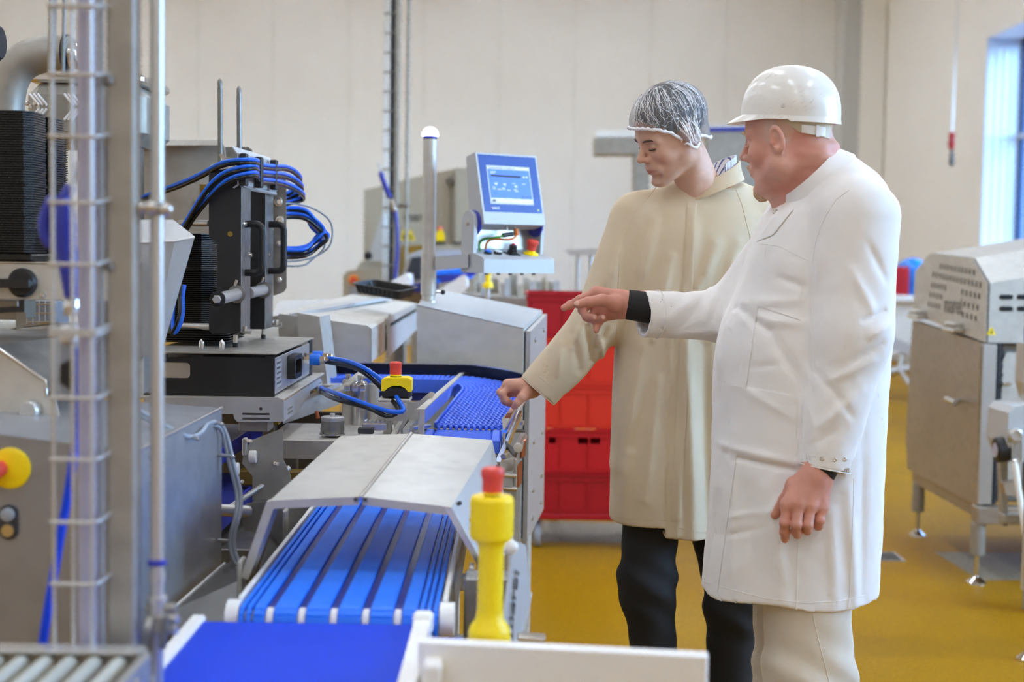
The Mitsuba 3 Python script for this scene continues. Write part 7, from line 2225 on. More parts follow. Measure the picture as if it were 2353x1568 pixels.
    part(f, 'holder', fbox(112, 166, 160, 172, 2.29, 0.03), 'steel_dark')
    # blue wash gun on its hose
    D = 1.86
    g = thing('wash_gun', 'dark blue wash gun with a metal spout hanging behind the wire mesh tray', 'spray gun')
    sec = [(452, 150, 14, 0.012), (480, 150, 22, 0.014), (520, 147, 28, 0.015), (560, 150, 25, 0.014), (600, 156, 24, 0.0135), (650, 162, 20, 0.0125), (684, 164, 16, 0.011)]
    secs = np.array([[P(cx, y, D)[0], P(cx, y, D)[2], hw * D / FOCAL, dp] for y, cx, hw, dp in sec])
    ang = np.linspace(0, 2 * np.pi, 21)[:-1]
    rings = [np.stack([x + hw * np.cos(ang), D + dp * np.sin(ang), np.full(20, zz)], 1) for x, zz, hw, dp in secs]
    v, fc = np.vstack(rings + [[rings[0].mean(0)], [rings[-1].mean(0)]]), []
    for i in range(len(rings) - 1):
        for k in range(20):
            k2 = (k + 1) % 20
            fc += [[i * 20 + k, i * 20 + k2, (i + 1) * 20 + k2], [i * 20 + k, (i + 1) * 20 + k2, (i + 1) * 20 + k]]
    e = len(rings) * 20
    fc += [[e, (k + 1) % 20, k] for k in range(20)] + [[e + 1, e - 20 + k, e - 20 + (k + 1) % 20] for k in range(20)]
    part(g, 'grip', trimesh.Trimesh(v, np.array(fc)[:, ::-1], process=False), 'blue_plastic', 50, label='dark blue grip')
    part(g, 'bumper', tube([P(128, 450, D), P(110, 480, D), P(102, 515, D), P(108, 550, D), P(126, 570, D)], np.array([0.004] + [0.008] * 12 + [0.004]), 12, 14), 'blue_plastic', True)
    part(g, 'spout', cyl(P(160, 440, D), P(180, 372, D), 0.0055, 16, 0.1, 0.004), 'steel_bright', True, label='pale metal spout')
    part(g, 'nose', cyl(P(146, 470, D), P(164, 425, D), 0.011, 18, 0.2, 0.007), 'blue_plastic', True)
    part(g, 'swivel', lathe([(0.010, 0), (0.0115, 0.003), (0.0085, 0.006), (0.0115, 0.01), (0.0105, 0.02), (0.008, 0.022)], P(166, 724, D), P(165, 684, D) - P(166, 724, D), 18), 'chrome', 40, label='chrome swivel')
    part(g, 'coupling', lathe([(0.009, 0), (0.013, 0.004), (0.013, 0.02), (0.009, 0.024)], P(160, 790, D), EZ, 18), 'steel_plain', 40)
    part(g, 'valve_block', fbox(130, 745, 178, 920, D + 0.012, 0.02, 0.004), 'grey_hose')
    part(g, 'trigger', hull([P(x, y, d) for x, y in ((138, 838), (160, 826), (166, 832), (166, 898), (148, 886), (136, 880)) for d in (D - 0.006, D + 0.011)]), 'black_plastic', label='black trigger')
    hz = thing('water_hose', 'deep blue hose hanging down in front of the steel cabinet at the left', 'hose')
    part(hz, 'hose', tube([P(x, y, d) for x, y, d in ((181, 800, D), (182, 880, D), (178, 980, D), (168, 1060, D - 0.01), (152, 1160, D - 0.02), (137, 1240, D - 0.03), (124, 1320, D - 0.04), (110, 1400, D - 0.05), (98, 1482, D - 0.06), (90, 1560, D - 0.06))], 0.0058, 14, 60), 'blue_flat', True)
    part(hz, 'weight', lathe([(0.05, 0), (0.05, 0.004), (0.008, 0.01)], [P(90, 1560, D - 0.06)[0], D - 0.06, 0], EZ, 16), 'black_plastic')
    part(hz, 'lower_hose', tube([P(90, 1560, D - 0.06), [P(90, 1560, D - 0.06)[0], D - 0.06, 0.4], [P(90, 1560, D - 0.06)[0], D - 0.06, 0.008]], 0.0058, 12, 20), 'blue_flat', True)


near_posts()


def roller_conveyor():
    t = thing('roller_conveyor', 'roller conveyor with pale grey rollers in the bottom left corner', 'conveyor')
    D = 1.70
    zt = P(160, 1506, D)[2]
    xl, xr = P(-120, 1500, D)[0], P(332, 1500, D)[0]
    part(t, 'frame_rail', box([xl, D, zt - 0.04], [xr, D + 0.02, zt + 0.008], 0.004), 'steel_dull')
    part(t, 'rail_top', box([xl, D - 0.012, zt + 0.004], [xr - 0.004, D + 0.018, zt + 0.0085], 0.001), 'steel_plain')
    part(t, 'end_rail', box([xr - 0.006, 1.3, zt - 0.045], [xr + 0.006, D + 0.01, zt + 0.004], 0.004), 'steel_dull')
    mat('roller_grey', lin(176, 180, 172), 0.4)
    pitch = 0.0295
    for k in range(10):
        x = xr - 0.028 - pitch * k
        part(t, 'roller', lathe([(0.004, 0), (0.0095, 0.001), (0.0102, 0.004), (0.0102, 0.40), (0.0095, 0.403)], [x, D - 0.008, zt - 0.008], [0, -1, 0], 20), 'roller_grey', 40)
        part(t, 'axle_end', cyl([x, D - 0.009, zt - 0.008], [x, D + 0.004, zt - 0.008], 0.004, 10), 'steel_dark', True)
    part(t, 'bolt', cyl([xr + 0.004, D - 0.06, zt - 0.018], [xr + 0.012, D - 0.06, zt - 0.018], 0.008, 14), 'steel_bright', True)
    for x in (xl + 0.03, xr - 0.12):
        part(t, 'leg', box([x, D, 0], [x + 0.03, D + 0.02, zt - 0.039], 0.003), 'steel_dark')


roller_conveyor()
# ------------------------------------------------------------------ machines and fittings far behind
def crates():
    D, depth = 6.9, 0.42
    x0, x1 = P(1212, 900, D)[0], P(1420, 900, D)[0]
    W = 0.62
    ys = (672, 776, 885, 985, 1086, 1180)
    mats = ('red_dark', 'orange_crate', 'orange_crate', 'red_crate', 'red_dark')
    labs = ('red plastic crate on top of the stack behind the beige coat, with an open rim', 'orange red plastic crate second from the top of the crate stack', 'orange red plastic crate in the middle of the crate stack', 'red plastic crate with dark grip slots second from the bottom of the stack', 'dark red plastic crate at the bottom of the stack on the wheeled base')
    for k in range(5):
        z1, z0 = P(1300, ys[k], D)[2] - 0.002, P(1300, ys[k + 1], D)[2]
        t = thing('plastic_crate', labs[k], 'crate', 'stacked red crates')
        xs = x0 - 0.005
        H = z1 - z0
        m = mats[k]
        th = 0.004

        def wall(o, u, w, L):
            q = Polygon([(0.012, 0), (L - 0.012, 0), (L, H - 0.035), (L, H - 0.002), (0, H - 0.002), (0, H - 0.035)])
            if k == 3:
                for c, hw in ((0.13, 0.018), (L / 2, 0.055), (L - 0.13, 0.018)):
                    q = q.difference(sbox(c - hw, H * 0.66, c + hw, H * 0.8))
            return extrude(q, th, o, u, EZ, w)
        part(t, 'front_wall', wall([xs, D, z0], EX, EY, W), m)
        part(t, 'back_wall', wall([xs, D + depth, z0], EX, EY * -1, W), m)
        part(t, 'side_wall', wall([xs, D, z0], EY, EX, depth), m)
        part(t, 'side_wall', wall([xs + W, D, z0], EY, EX * -1, depth), m)
        part(t, 'floor', box([xs + 0.012, D + 0.005, z0], [xs + W - 0.012, D + depth - 0.005, z0 + 0.006], 0.001), m)
        for zz, e in ((H - 0.012, 0.012), (H - 0.04, 0.008), (H * 0.08, 0.004)):
            ring = Polygon([(xs - e, D - e), (xs + W + e, D - e), (xs + W + e, D + depth + e), (xs - e, D + depth + e)], [[(xs + 0.002, D + 0.002), (xs + W - 0.002, D + 0.002), (xs + W - 0.002, D + depth - 0.002), (xs + 0.002, D + depth - 0.002)]])
            part(t, 'rim' if zz > H * 0.5 else 'foot_rim', extrude(ring, 0.008, [0, 0, z0 + zz], EX, EY), m)
        for f in (0.04, 0.28, 0.5, 0.72, 0.96):
            part(t, 'rib', box([xs + f * W - 0.004, D - 0.008, z0 + 0.02], [xs + f * W + 0.004, D + 0.001, z0 + H - 0.04], 0.001), m)
    d = thing('crate_dolly', 'wheeled base under the stack of red crates', 'dolly')
    z0 = P(1300, 1181, D)[2]
    part(d, 'deck', box([x0 - 0.02, D - 0.012, z0 - 0.03], [x0 + W + 0.02, D + depth + 0.012, z0 - 0.0005], 0.004), 'red_dark')
    for xx, yy in ((x0 + 0.06, D + 0.06), (x0 + W - 0.06, D + 0.06), (x0 + 0.06, D + depth - 0.06), (x0 + W - 0.06, D + depth - 0.06)):
        r = (z0 - 0.05) / 2
        w = part(d, 'wheel', cyl([xx - 0.016, yy, r], [xx + 0.016, yy, r], r, 24), 'grey_hose', 40)
        part(d, 'fork', box([xx - 0.026, yy - 0.02, r], [xx - 0.02, yy + 0.02, z0 - 0.03], 0.001), 'steel_plain')
        part(d, 'fork', box([xx + 0.02, yy - 0.02, r], [xx + 0.026, yy + 0.02, z0 - 0.03], 0.001), 'steel_plain')
        part(d, 'fork_top', box([xx - 0.026, yy - 0.02, z0 - 0.037], [xx + 0.026, yy + 0.02, z0 - 0.03], 0.001), 'steel_plain')


crates()
mat('beige_metal', lin(176, 170, 154), 0.5, 0.3)


def far_machine():
    t = thing('packing_machine', 'tall beige grey packing machine standing far behind the signal post', 'machine')
    D = 10.5
    ext = lambda pix, d, depth: hull([q for x, y in pix for q in (P(x, y, d), P(x, y, d) + EY * depth)])
    part(t, 'main_panel', ext([(836, 437), (975, 402), (975, 700), (836, 700)], D, 1.2), 'beige_metal')
    part(t, 'upper_panel', ext([(1046, 386), (1100, 386), (1100, 700), (1046, 700)], D - 0.1, 1.2), 'beige_metal')
    part(t, 'middle_panel', ext([(976, 402), (1045, 388), (1045, 700), (976, 700)], D + 0.05, 1.1), 'beige_metal')
    part(t, 'door_knob', cyl(P(1034, 415, D + 0.05), P(1034, 415, D), 0.03, 14), 'steel_dark', True)
    part(t, 'door_gap', ext([(1033, 420), (1036, 420), (1036, 600), (1033, 600)], D + 0.04, 0.01), 'steel_dark')
    text_on(t, 'lettering', 'marel', 0.055, P(926, 507, D) + EY * -0.001, EX, EZ, 'ink', 0.002, True)
    for x in (928, 944):
        tri = part(t, 'warning_sign', extrude([(P(x + a, y, D)[0], P(x + a, y, D)[2]) for a, y in ((-10, 552), (10, 552), (0, 526))], 0.003, [0, D - 0.003, 0], EX, EZ, EY), 'yellow', label='yellow warning triangle')
        part(tri, 'symbol', extrude([(P(x + a, y, D)[0], P(x + a, y, D)[2]) for a, y in ((-4, 549), (4, 549), (0, 535))], 0.002, [0, D - 0.005, 0], EX, EZ, EY), 'ink')
    part(t, 'yellow_panel', ext([(922, 566), (1000, 562), (1000, 600), (922, 640)], D - 0.02, 0.01), 'brass')
    part(t, 'side_box', ext([(788, 632), (800, 622), (880, 618), (895, 640), (895, 735), (788, 735)], 9.6, 0.5), 'beige_metal')
    part(t, 'side_funnel', ext([(832, 600), (878, 600), (896, 640), (800, 640)], 9.8, 0.3), 'beige_metal')
    part(t, 'dark_knob', cyl(P(846, 588, 9.8), P(846, 588, 9.6), 0.028, 16), 'black_plastic', True, label='dark round knob')
    c = P(813, 643, 9.6)
    mat('stop_orange', lin(236, 150, 30), 0.5)
    part(t, 'stop_plate', cyl(c, c - EY * 0.02, 0.034, 24), 'stop_orange', 40, label='orange yellow stop plate')
    part(t, 'stop_button', lathe([(0.014, 0.02), (0.02, 0.04), (0.018, 0.055), (0.001, 0.058)], c, [0, -1, 0], 20), 'red_knob', 40)
    part(t, 'button_panel', fbox(803, 660, 824, 680, 9.59, 0.01), 'grey_hose')
    for x0, x1 in ((800, 870), (960, 1080)):
        for dd in (9.7, 10.9):
            a = P(x0, 600, dd)
            part(t, 'leg', cyl([a[0], dd, 0], [a[0], dd, P(x0, 735, 9.6)[2] if dd < 10 else P(x0, 700, 10.5)[2]], 0.04, 14), 'steel_dull', True)
    part(t, 'grey_hopper', hull([P(878, 492, 10.3), P(900, 492, 10.3), P(905, 620, 10.3), P(830, 640, 10.3), P(878, 492, 10.1), P(905, 620, 10.1), P(830, 640, 10.1)]), 'alu_light')
    s = thing('emergency_stop', 'small yellow stop box with a red button on the far packing machine', 'emergency stop')
    part(s, 'box', hull([P(x, y, d) for x, y in ((1001, 554), (1002, 536), (1008, 528), (1016, 528), (1022, 540), (1022, 554)) for d in (9.4, 9.55)]), 'yellow')
    part(s, 'base', fbox(1000, 554, 1022, 562, 9.4, 0.15), 'black_plastic')
    part(s, 'button', cyl(P(1011, 529, 9.45), P(1011, 522, 9.45), 0.017, 16), 'red_knob', 40)
    k = thing('lidded_machine', 'low grey cover with a dark lid in front of the far packing machine', 'machine cover')
    part(k, 'cover', ext([(1020, 562), (1062, 560), (1100, 566), (1100, 600), (1000, 600), (1000, 566)], 9.38, 0.5), 'beige_metal')
    part(k, 'lid', ext([(1040, 556), (1062, 556), (1090, 560), (1040, 562)], 9.37, 0.3), 'ink')
    part(k, 'column', ext([(1010, 600), (1090, 600), (1090, 700), (1010, 700)], 9.45, 0.3), 'beige_metal')
    part(k, 'leg', cyl([P(1050, 600, 9.5)[0], 9.6, 0], [P(1050, 600, 9.5)[0], 9.6, P(1050, 698, 9.45)[2]], 0.05, 14), 'steel_dull', True)


far_machine()


def far_tray_line():
    t = thing('tray_line', 'white and blue tray feeding line behind the satin cabinet', 'machine')
    D = 7.2
    ext = lambda pix, d, depth: hull([q for x, y in pix for q in (P(x, y, d), P(x, y, d) + EY * depth)])
    part(t, 'screen_cabinet', ext([(918, 648), (940, 584), (968, 574), (1060, 574), (1060, 648)], D + 0.5, 0.4), 'alu_light')
    part(t, 'dark_window', ext([(930, 640), (946, 592), (968, 590), (966, 640)], D + 0.46, 0.03), 'ink', label='dark window')
    part(t, 'white_wedge', ext([(872, 660), (930, 630), (940, 632), (944, 672), (872, 676)], D, 0.3), 'paper_white', label='white plastic wedge')
    part(t, 'white_wedge', ext([(1000, 672), (1060, 634), (1070, 632), (1074, 660), (1050, 690), (1000, 690)], D - 0.1, 0.3), 'paper_white', label='white plastic wedge')
    part(t, 'blue_belt', ext([(1000, 624), (1070, 616), (1084, 640), (1000, 652)], D + 0.2, 0.35), 'blue_bright', label='bright blue belt')
    part(t, 'blue_belt', ext([(1000, 632), (1084, 628), (1084, 634), (1000, 640)], D + 0.19, 0.3), 'blue_deep')
    part(t, 'blue_side', ext([(945, 655), (1000, 645), (1000, 672), (945, 672)], D + 0.1, 0.3), 'blue_deep', label='dark blue side')
    part(t, 'blue_arm', ext([(1010, 640), (1090, 622), (1094, 632), (1014, 652)], D - 0.02, 0.05), 'blue_plastic')
    rng = np.random.default_rng(9)
    for k in range(14):
        x, w = 1090 + 14 * k + rng.uniform(-4, 4), rng.uniform(9, 18)
        y0, y1 = 628 + rng.uniform(0, 30), 690 + rng.uniform(0, 14)
        part(t, 'mechanism_block', ext([(x, y0), (x + w, y0 + rng.uniform(-6, 6)), (x + w, y1), (x, y1)], D + rng.uniform(0.4, 0.9), 0.15), ('steel', 'alu_light', 'steel_dull', 'beige_metal')[k % 4])
    part(t, 'base', ext([(890, 668), (1290, 690), (1290, 760), (890, 760)], D + 0.3, 0.5), 'steel_dull')
    for x in (900, 1090, 1280):
        part(t, 'leg', cyl([P(x, 700, D + 0.5)[0], D + 0.5, 0], [P(x, 700, D + 0.5)[0], D + 0.5, P(x, 760, D + 0.3)[2] + 0.01], 0.03, 14), 'steel_dull', True)
    s = thing('emergency_stop', 'small yellow stop post seen under the operator console', 'emergency stop')
    b = P(1121, 662, 7.0)
    part(s, 'post', lathe([(0.028, 0), (0.026, 0.02), (0.014, 0.03), (0.014, 0.07), (0.022, 0.075), (0.022, 0.11)], b, EZ, 18), 'yellow', 40)
    part(s, 'stem', cyl([b[0], b[1], 0], b, 0.012, 12), 'steel_plain', True)
    p = thing('guard_rail', 'grey tubular rail and posts behind the beige coat', 'railing')
    D = 9.0
    part(p, 'rail', hull([P(x, y, d) for x, y in ((1296, 574), (1420, 570), (1420, 584), (1310, 588)) for d in (D, D + 0.25)]), 'steel_plain')
    for x in (1328, 1358):
        a = P(x, 580, D + 0.1)
        part(p, 'post', cyl([a[0], a[1], 0], a, 0.013, 12), 'steel_plain', True)
    # plastic bag by the crates
    r = np.random.default_rng(5)


far_tray_line()


def far_ladder():
    t = thing('cable_ladder', 'tall cable ladder with black cables and a steel pipe rising behind the signal post', 'cable tray')
    D = 9.3
    x = lambda v: P(v, 300, D)[0]
    part(t, 'rail', box([x(906), D, 0.9], [x(917), D + 0.05, 6.4], 0.004), 'steel_dull')
    part(t, 'wire', cyl([x(884), D, 1.0], [x(884), D, 6.4], 0.006, 8), 'steel_plain')
    part(t, 'wire', cyl([x(893), D, 1.0], [x(893), D, 6.4], 0.006, 8), 'steel_plain')
    for k in range(30):
        z = 1.1 + 0.125 * k * 1.0
        part(t, 'rung', cyl([x(880), D - 0.006, z], [x(908), D - 0.006, z + 0.004], 0.006, 8), 'steel_dark')
    part(t, 'black_cable', cyl([x(899), D + 0.012, 1.0], [x(899), D + 0.012, 6.4], 0.010, 10), 'black_plastic', True, label='black cable')
    part(t, 'black_cable', cyl([x(904), D + 0.014, 1.0], [x(904), D + 0.014, 6.4], 0.007, 10), 'ink', True)
    part(t, 'column_foot', box([x(906), D, 0], [x(917), D + 0.05, 0.901], 0.002), 'steel_dull')
    p = thing('water_pipe', 'thin grey pipe running up the back of the hall beside the cable ladder', 'pipe')
    part(p, 'pipe', cyl([x(935), D + 0.02, 0.0], [x(937), D + 0.02, 6.4], 0.012, 14), 'steel_dull', True)
    part(p, 'clamp', cyl([x(918), D + 0.02, P(930, 472, D)[2]], [x(940), D, P(930, 472, D)[2]], 0.016, 12), 'steel_dark', True)
    g = thing('wash_gun', 'slim dark blue wash gun and hose hanging in front of the far cable ladder', 'spray gun')
    D = 8.9
    part(g, 'grip', tube([P(874, 394, D), P(882, 420, D), P(890, 440, D), P(897, 456, D)], np.array([0.008] + [0.016] * 8 + [0.012]), 12, 10), 'blue_plastic', True, label='dark blue grip')
    part(g, 'spout', cyl(P(874, 394, D), P(869, 372, D), 0.006, 10), 'steel_plain', True)
    part(g, 'swivel', tube([P(898, 458, D), P(904, 474, D), P(908, 486, D)], 0.014, 12, 8), 'steel_bright', True)
    part(g, 'hose', tube([P(908, 486, D), P(912, 520, D), P(913, 560, D), P(911, 600, D), P(906, 660, D), P(900, 720, D), [P(900, 720, D)[0], D, 0.02]], 0.012, 12, 40), 'blue_plastic', True)


far_ladder()


def far_door():
    t = thing('door_canopy', 'grey steel canopy and door frame with a blue top strip between the two heads', 'door frame')
    D = 14.0
    ext = lambda pix, d, depth: hull([q for x, y in pix for q in (P(x, y, d), P(x, y, d) + EY * depth)])
    part(t, 'beam', ext([(1368, 316), (1500, 316), (1500, 354), (1368, 354)], D, 0.4), 'steel_dull')
    part(t, 'beam_top', ext([(1368, 300), (1640, 296), (1640, 315), (1368, 315)], D + 0.05, 0.4), 'white_plastic')
    part(t, 'post', ext([(1458, 355), (1492, 355), (1492, 920), (1458, 920)], D + 0.02, 0.3), 'steel_dull')
    part(t, 'door_leaf', ext([(1625, 302), (1760, 300), (1760, 926), (1625, 926)], D - 0.3, 0.2), 'steel_dull', label='brownish steel door leaf')
    part(t, 'blue_strip', ext([(1620, 294), (1760, 290), (1760, 300), (1620, 302)], D - 0.32, 0.2), 'blue_plastic', label='violet blue top strip')
    part(t, 'cap', ext([(1500, 293), (1760, 285), (1760, 290), (1500, 296)], D - 0.3, 0.2), 'white_plastic')


far_door()


def far_table():
    t = thing('table', 'white topped table by the side wall behind the white coat', 'table')
    D = 14.6
    a, b = P(2010, 676, D), P(2133, 684, D)
    zt = a[2]
    part(t, 'top', box([a[0], D - 0.3, zt - 0.07], [b[0] + 0.25, D + 0.5, zt], 0.01), 'white_plastic')
    part(t, 'shelf', box([a[0] + 0.05, D - 0.2, 0.42], [b[0] + 0.2, D + 0.45, 0.47], 0.006), 'steel')
    for x in (a[0] + 0.06, b[0] + 0.2):
        for y in (D - 0.25, D + 0.42):
            part(t, 'leg', box([x - 0.03, y - 0.03, 0], [x + 0.03, y + 0.03, zt - 0.069], 0.004), 'steel_plain')
    part(t, 'apron', box([a[0] + 0.03, D - 0.22, 0.47], [b[0] + 0.2, D + 0.4, zt - 0.071], 0.01), 'white_plastic')
    c = P(2097, 640, D)
    hgt = P(2097, 595, D)[2] - zt

    def bag(p):
        q = p - np.array([c[0], D, zt], np.float32)
        d = ell(q, (0, 0, hgt * 0.5), (0.19, 0.2, hgt * 0.52))
        d = smin(d, ell(q, (0.02, 0, 0.05), (0.2, 0.22, 0.1)), 0.06)
        d = d + 0.03 * (meshkit.fbm(p * 9, 3) - 0.5) + 0.008 * (meshkit.fbm(p * 30, 2) - 0.5)
        return smax(d, 0.002 - q[:, 2], 0.01)
    mat('bag_blue', lin(30, 130, 232), 0.2)
    one('plastic_bag', 'bright blue shiny plastic bag lying on the white table', 'bag', sdf_mesh(bag, [c[0] - 0.35, D - 0.35, zt - 0.05], [c[0] + 0.35, D + 0.35, zt + 0.6], 0.016), 'bag_blue', True)
    k = thing('plastic_crate', 'red box on the white table in front of the blue bag', 'crate')
    z1 = P(2070, 613, 14.4)[2]
    x0, x1 = P(2030, 640, 14.4)[0], P(2084, 640, 14.4)[0]
    for lo, hi in (([x0, 14.32, zt + 0.001], [x1, 14.34, z1]), ([x0, 14.58, zt + 0.001], [x1, 14.60, z1])):
        part(k, 'wall', box(lo, hi, 0.004), 'red_crate')
    for xx in (x0, x1 - 0.02):
        part(k, 'wall', box([xx, 14.34, zt + 0.001], [xx + 0.02, 14.58, z1], 0.004), 'red_crate')
    part(k, 'floor', box([x0 + 0.02, 14.34, zt + 0.001], [x1 - 0.02, 14.58, zt + 0.02], 0.004), 'red_crate')
    for xx in (x1 - 0.06, x1 - 0.1):
        part(k, 'rib', box([xx, 14.312, zt + 0.02], [xx + 0.015, 14.32, z1 - 0.03], 0.002), 'red_crate')
    s = thing('folding_stand', 'low grey folding stand on the floor below the white table', 'stand')
    D = 12.4
    part(s, 'beam', hull([P(x, y, d) for x, y in ((2040, 770), (2112, 800), (2112, 826), (2040, 800)) for d in (D, D + 0.15)]), 'steel_plain')
    part(s, 'foot_bar', cyl(P(2030, 858, D), P(2106, 842, D), 0.04, 14), 'steel_plain', True)
    part(s, 'strut', cyl(P(2074, 800, D + 0.05), P(2066, 852, D), 0.02, 12), 'steel', True)
    q = P(2035, 780, D + 0.07)
    part(s, 'leg', cyl([q[0], q[1], 0], q, 0.025, 12), 'steel', True)
    q = P(2106, 800, D + 0.07)
    part(s, 'leg', cyl([q[0], q[1], 0], q, 0.025, 12), 'steel', True)
    part(s, 'strut', cyl(P(2066, 850, D), P(2104, 902, 11.5), 0.02, 12), 'steel_plain', True)


far_table()

d = thing('floor_drain', 'grated steel floor drain in the yellow floor behind the white coat', 'drain')
a, b = P(2000, 1290, 6.9), P(2082, 1290, 6.9)
z_ = lambda y: 1.45 / ((y - 596) / FOCAL)
Y0, Y1 = z_(1300), z_(1279)
xa, xb = P(1960, 1290, Y0)[0], P(2082, 1300, Y0)[0]
part(d, 'frame', extrude(Polygon([(xa, Y0), (xb, Y0), (xb, Y1), (xa, Y1)], [[(xa + 0.012, Y0 + 0.012), (xb - 0.012, Y0 + 0.012), (xb - 0.012, Y1 - 0.012), (xa + 0.012, Y1 - 0.012)]]), 0.004, [0, 0, 0.0002], EX, EY), 'steel_bright')
part(d, 'pit', box([xa + 0.012, Y0 + 0.012, 0.0002], [xb - 0.012, Y1 - 0.012, 0.0007], 0.0001), 'dark_hole')
for k in range(12):
    x = xa + 0.016 + (xb - xa - 0.04) * k / 11
    part(d, 'grate_bar', box([x, Y0 + 0.012, 0.0008], [x + 0.008, Y1 - 0.012, 0.0042], 0.0006), 'steel_dark')
# ------------------------------------------------------------------ the vented machine at the right
def vented_machine():
    t = thing('slicing_machine', 'large stainless machine with a vented sloping hood on round feet at the right edge', 'machine')
    X, YA, YB = 2.10, 6.30, 7.44
    Xn = 2.10
    zt = lambda x, y, D: P(x, y, D)[2]
    hood_yz = [(YA, 1.083), (YA, 1.345), (6.52, 1.455), (7.18, 1.478), (7.44, 1.388), (7.46, 1.16)]
    L = 1.6
    def sl(dx):
        return EZ * 0.03 * dx / 0.17
    pts = [np.array([X + dx, y, z]) + (sl(dx) if z > 1.2 else 0) for y, z in hood_yz for dx in (0.012, L)]
    hood = part(t, 'hood', hull(pts), 'steel')
    end = Polygon([(y, z) for y, z in hood_yz])
    # slots in the end plate
    slots = []
    def row(y0, z0, y1, z1, n):
        for k in range(n):
            f = k / (n - 1)
            slots.append((y0 + (y1 - y0) * f, z0 + (z1 - z0) * f))
    at = lambda px, py: (lambda D: (D, 1.45 - (py - 580 - 0.0157 * (px - 1176)) * D / FOCAL))(X * FOCAL / (px - 1176))
    for (xa, ya), (xb, yb), n in (((2157, 612), (2233, 626), 10), ((2140, 631), (2249, 655), 14), ((2138, 655), (2168, 661), 5), ((2208, 671), (2247, 681), 5), ((2135, 677), (2160, 682), 4), ((2214, 699), (2244, 707), 4), ((2132, 699), (2157, 705), 4), ((2211, 723), (2241, 732), 4)):
        row(*at(xa, ya), *at(xb, yb), n)
    plate = end
    for y, z in slots:
        plate = plate.difference(sbox(y - 0.0135, z - 0.0135, y + 0.0135, z + 0.0135))
    part(t, 'end_plate', extrude(plate, 0.003, [X, 0, 0], EY, EZ, EX), 'steel', label='steel end plate with rows of vent slots')
    y_, z_ = at(2170, 702)
    text_on(t, 'lettering', 'marel', 0.078, [X - 0.0012, at(2167, 715)[0], at(2167, 717)[1]], -EY, EZ, 'steel_deep', 0.001)
    part(t, 'end_backing', extrude(end.buffer(-0.012), 0.001, [X + 0.0085, 0, 0], EY, EZ, EX), 'dark_hole')
    for x, y in ((2312, 683), (2352, 683), (2312, 710), (2352, 710)):
        p = P(x, y, YA)
        part(t, 'long_slot', extrude([(p[0] + a, p[2] + b) for a, b in rrect(0.06, 0.022, 0.0108)], 0.003, [0, YA - 0.0035, 0], EX, EZ, EY), 'dark_hole')
    p = P(2278, 762, YA)
    s = part(t, 'warning_sign', extrude([(p[0] - 0.021, p[2] - 0.015), (p[0] + 0.021, p[2] - 0.015), (p[0], p[2] + 0.021)], 0.002, [0, YA - 0.0022, 0], EX, EZ, EY), 'yellow', label='yellow warning triangle')
    part(s, 'symbol', extrude([(p[0] - 0.006, p[2] - 0.009), (p[0] + 0.006, p[2] - 0.009), (p[0], p[2] + 0.01)], 0.001, [0, YA - 0.0032, 0], EX, EZ, EY), 'ink')
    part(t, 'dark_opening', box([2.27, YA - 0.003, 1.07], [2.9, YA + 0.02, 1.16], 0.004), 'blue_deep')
    # door on the end
    mat('steel_brown', metal_fn(lin(166, 154, 140), lin(186, 175, 160), 3.0), 0.42, 0.7)
    door = part(t, 'door', extrude([(YA + 0.0, 0.352), (YA + 0.02, 1.078), (YB - 0.02, 1.128), (YB + 0.03, 0.50), (YB - 0.02, 0.345)], 0.03, [X - 0.012, 0, 0], EY, EZ, EX), 'steel_brown', label='satin steel end door')
    part(door, 'edge', box([X - 0.012, YA - 0.012, 0.36], [X + 0.05, YA - 0.0005, 1.077], 0.004), 'steel_plain')
    y_, z_ = at(2226, 924)
    part(door, 'handle', cyl([X - 0.07, y_ - 0.07, z_], [X - 0.07, y_ + 0.07, z_ + 0.004], 0.014, 14), 'steel_bright', True)
    part(door, 'handle_stem', cyl([X - 0.07, y_ + 0.05, z_], [X - 0.012, y_ + 0.05, z_], 0.011, 12), 'steel_dull', True)
    for px, py in ((2120, 727), (2205, 757)):
        y_, z_ = at(px, py)
        k = part(t, 'latch', box([X - 0.06, y_ - 0.09, z_ - 0.012], [X - 0.005, y_ + 0.09, z_ + 0.014], 0.01), 'chrome')
        part(k, 'latch_cap', box([X - 0.055, y_ - 0.07, z_ + 0.015], [X - 0.01, y_ + 0.07, z_ + 0.034], 0.008), 'steel_plain')
    part(t, 'skirt', extrude([(YA - 0.04, 0.28), (YA - 0.04, 0.351), (YB, 0.345), (YB, 0.275)], 0.06, [X + 0.02, 0, 0], EY, EZ, EX), 'steel_brown')
    # long side
    part(t, 'corner_column', box([X + 0.06, YA, 0.36], [X + 0.075, YA + 0.06, 1.08], 0.002), 'ink')
    part(t, 'side_panel', extrude([(2.13 + 0.055, 0.40), (2.29, 0.42), (2.29, 1.0), (2.27, 1.04), (2.2, 1.04), (2.185, 1.0)], 0.012, [0, YA + 0.01, 0], EX, EZ, EY), 'steel', label='grey side panel')
    part(t, 'side_panel', extrude([(2.31, 0.42), (2.6, 0.42), (2.6, 1.03), (2.31, 1.03)], 0.012, [0, YA + 0.03, 0], EX, EZ, EY), 'steel', label='grey side panel')
    part(t, 'side_slot', box([2.292, YA + 0.012, 0.55], [2.303, YA + 0.02, 1.0], 0.002), 'dark_hole')
    part(t, 'interior', box([X + 0.09, YA + 0.06, 0.36], [X + L, YB, 1.08], 0.01), 'steel_dark')
    part(t, 'bottom_beam', box([X - 0.02, YA - 0.04, 0.275], [X + L, YA + 0.05, 0.35], 0.004), 'steel_brown')
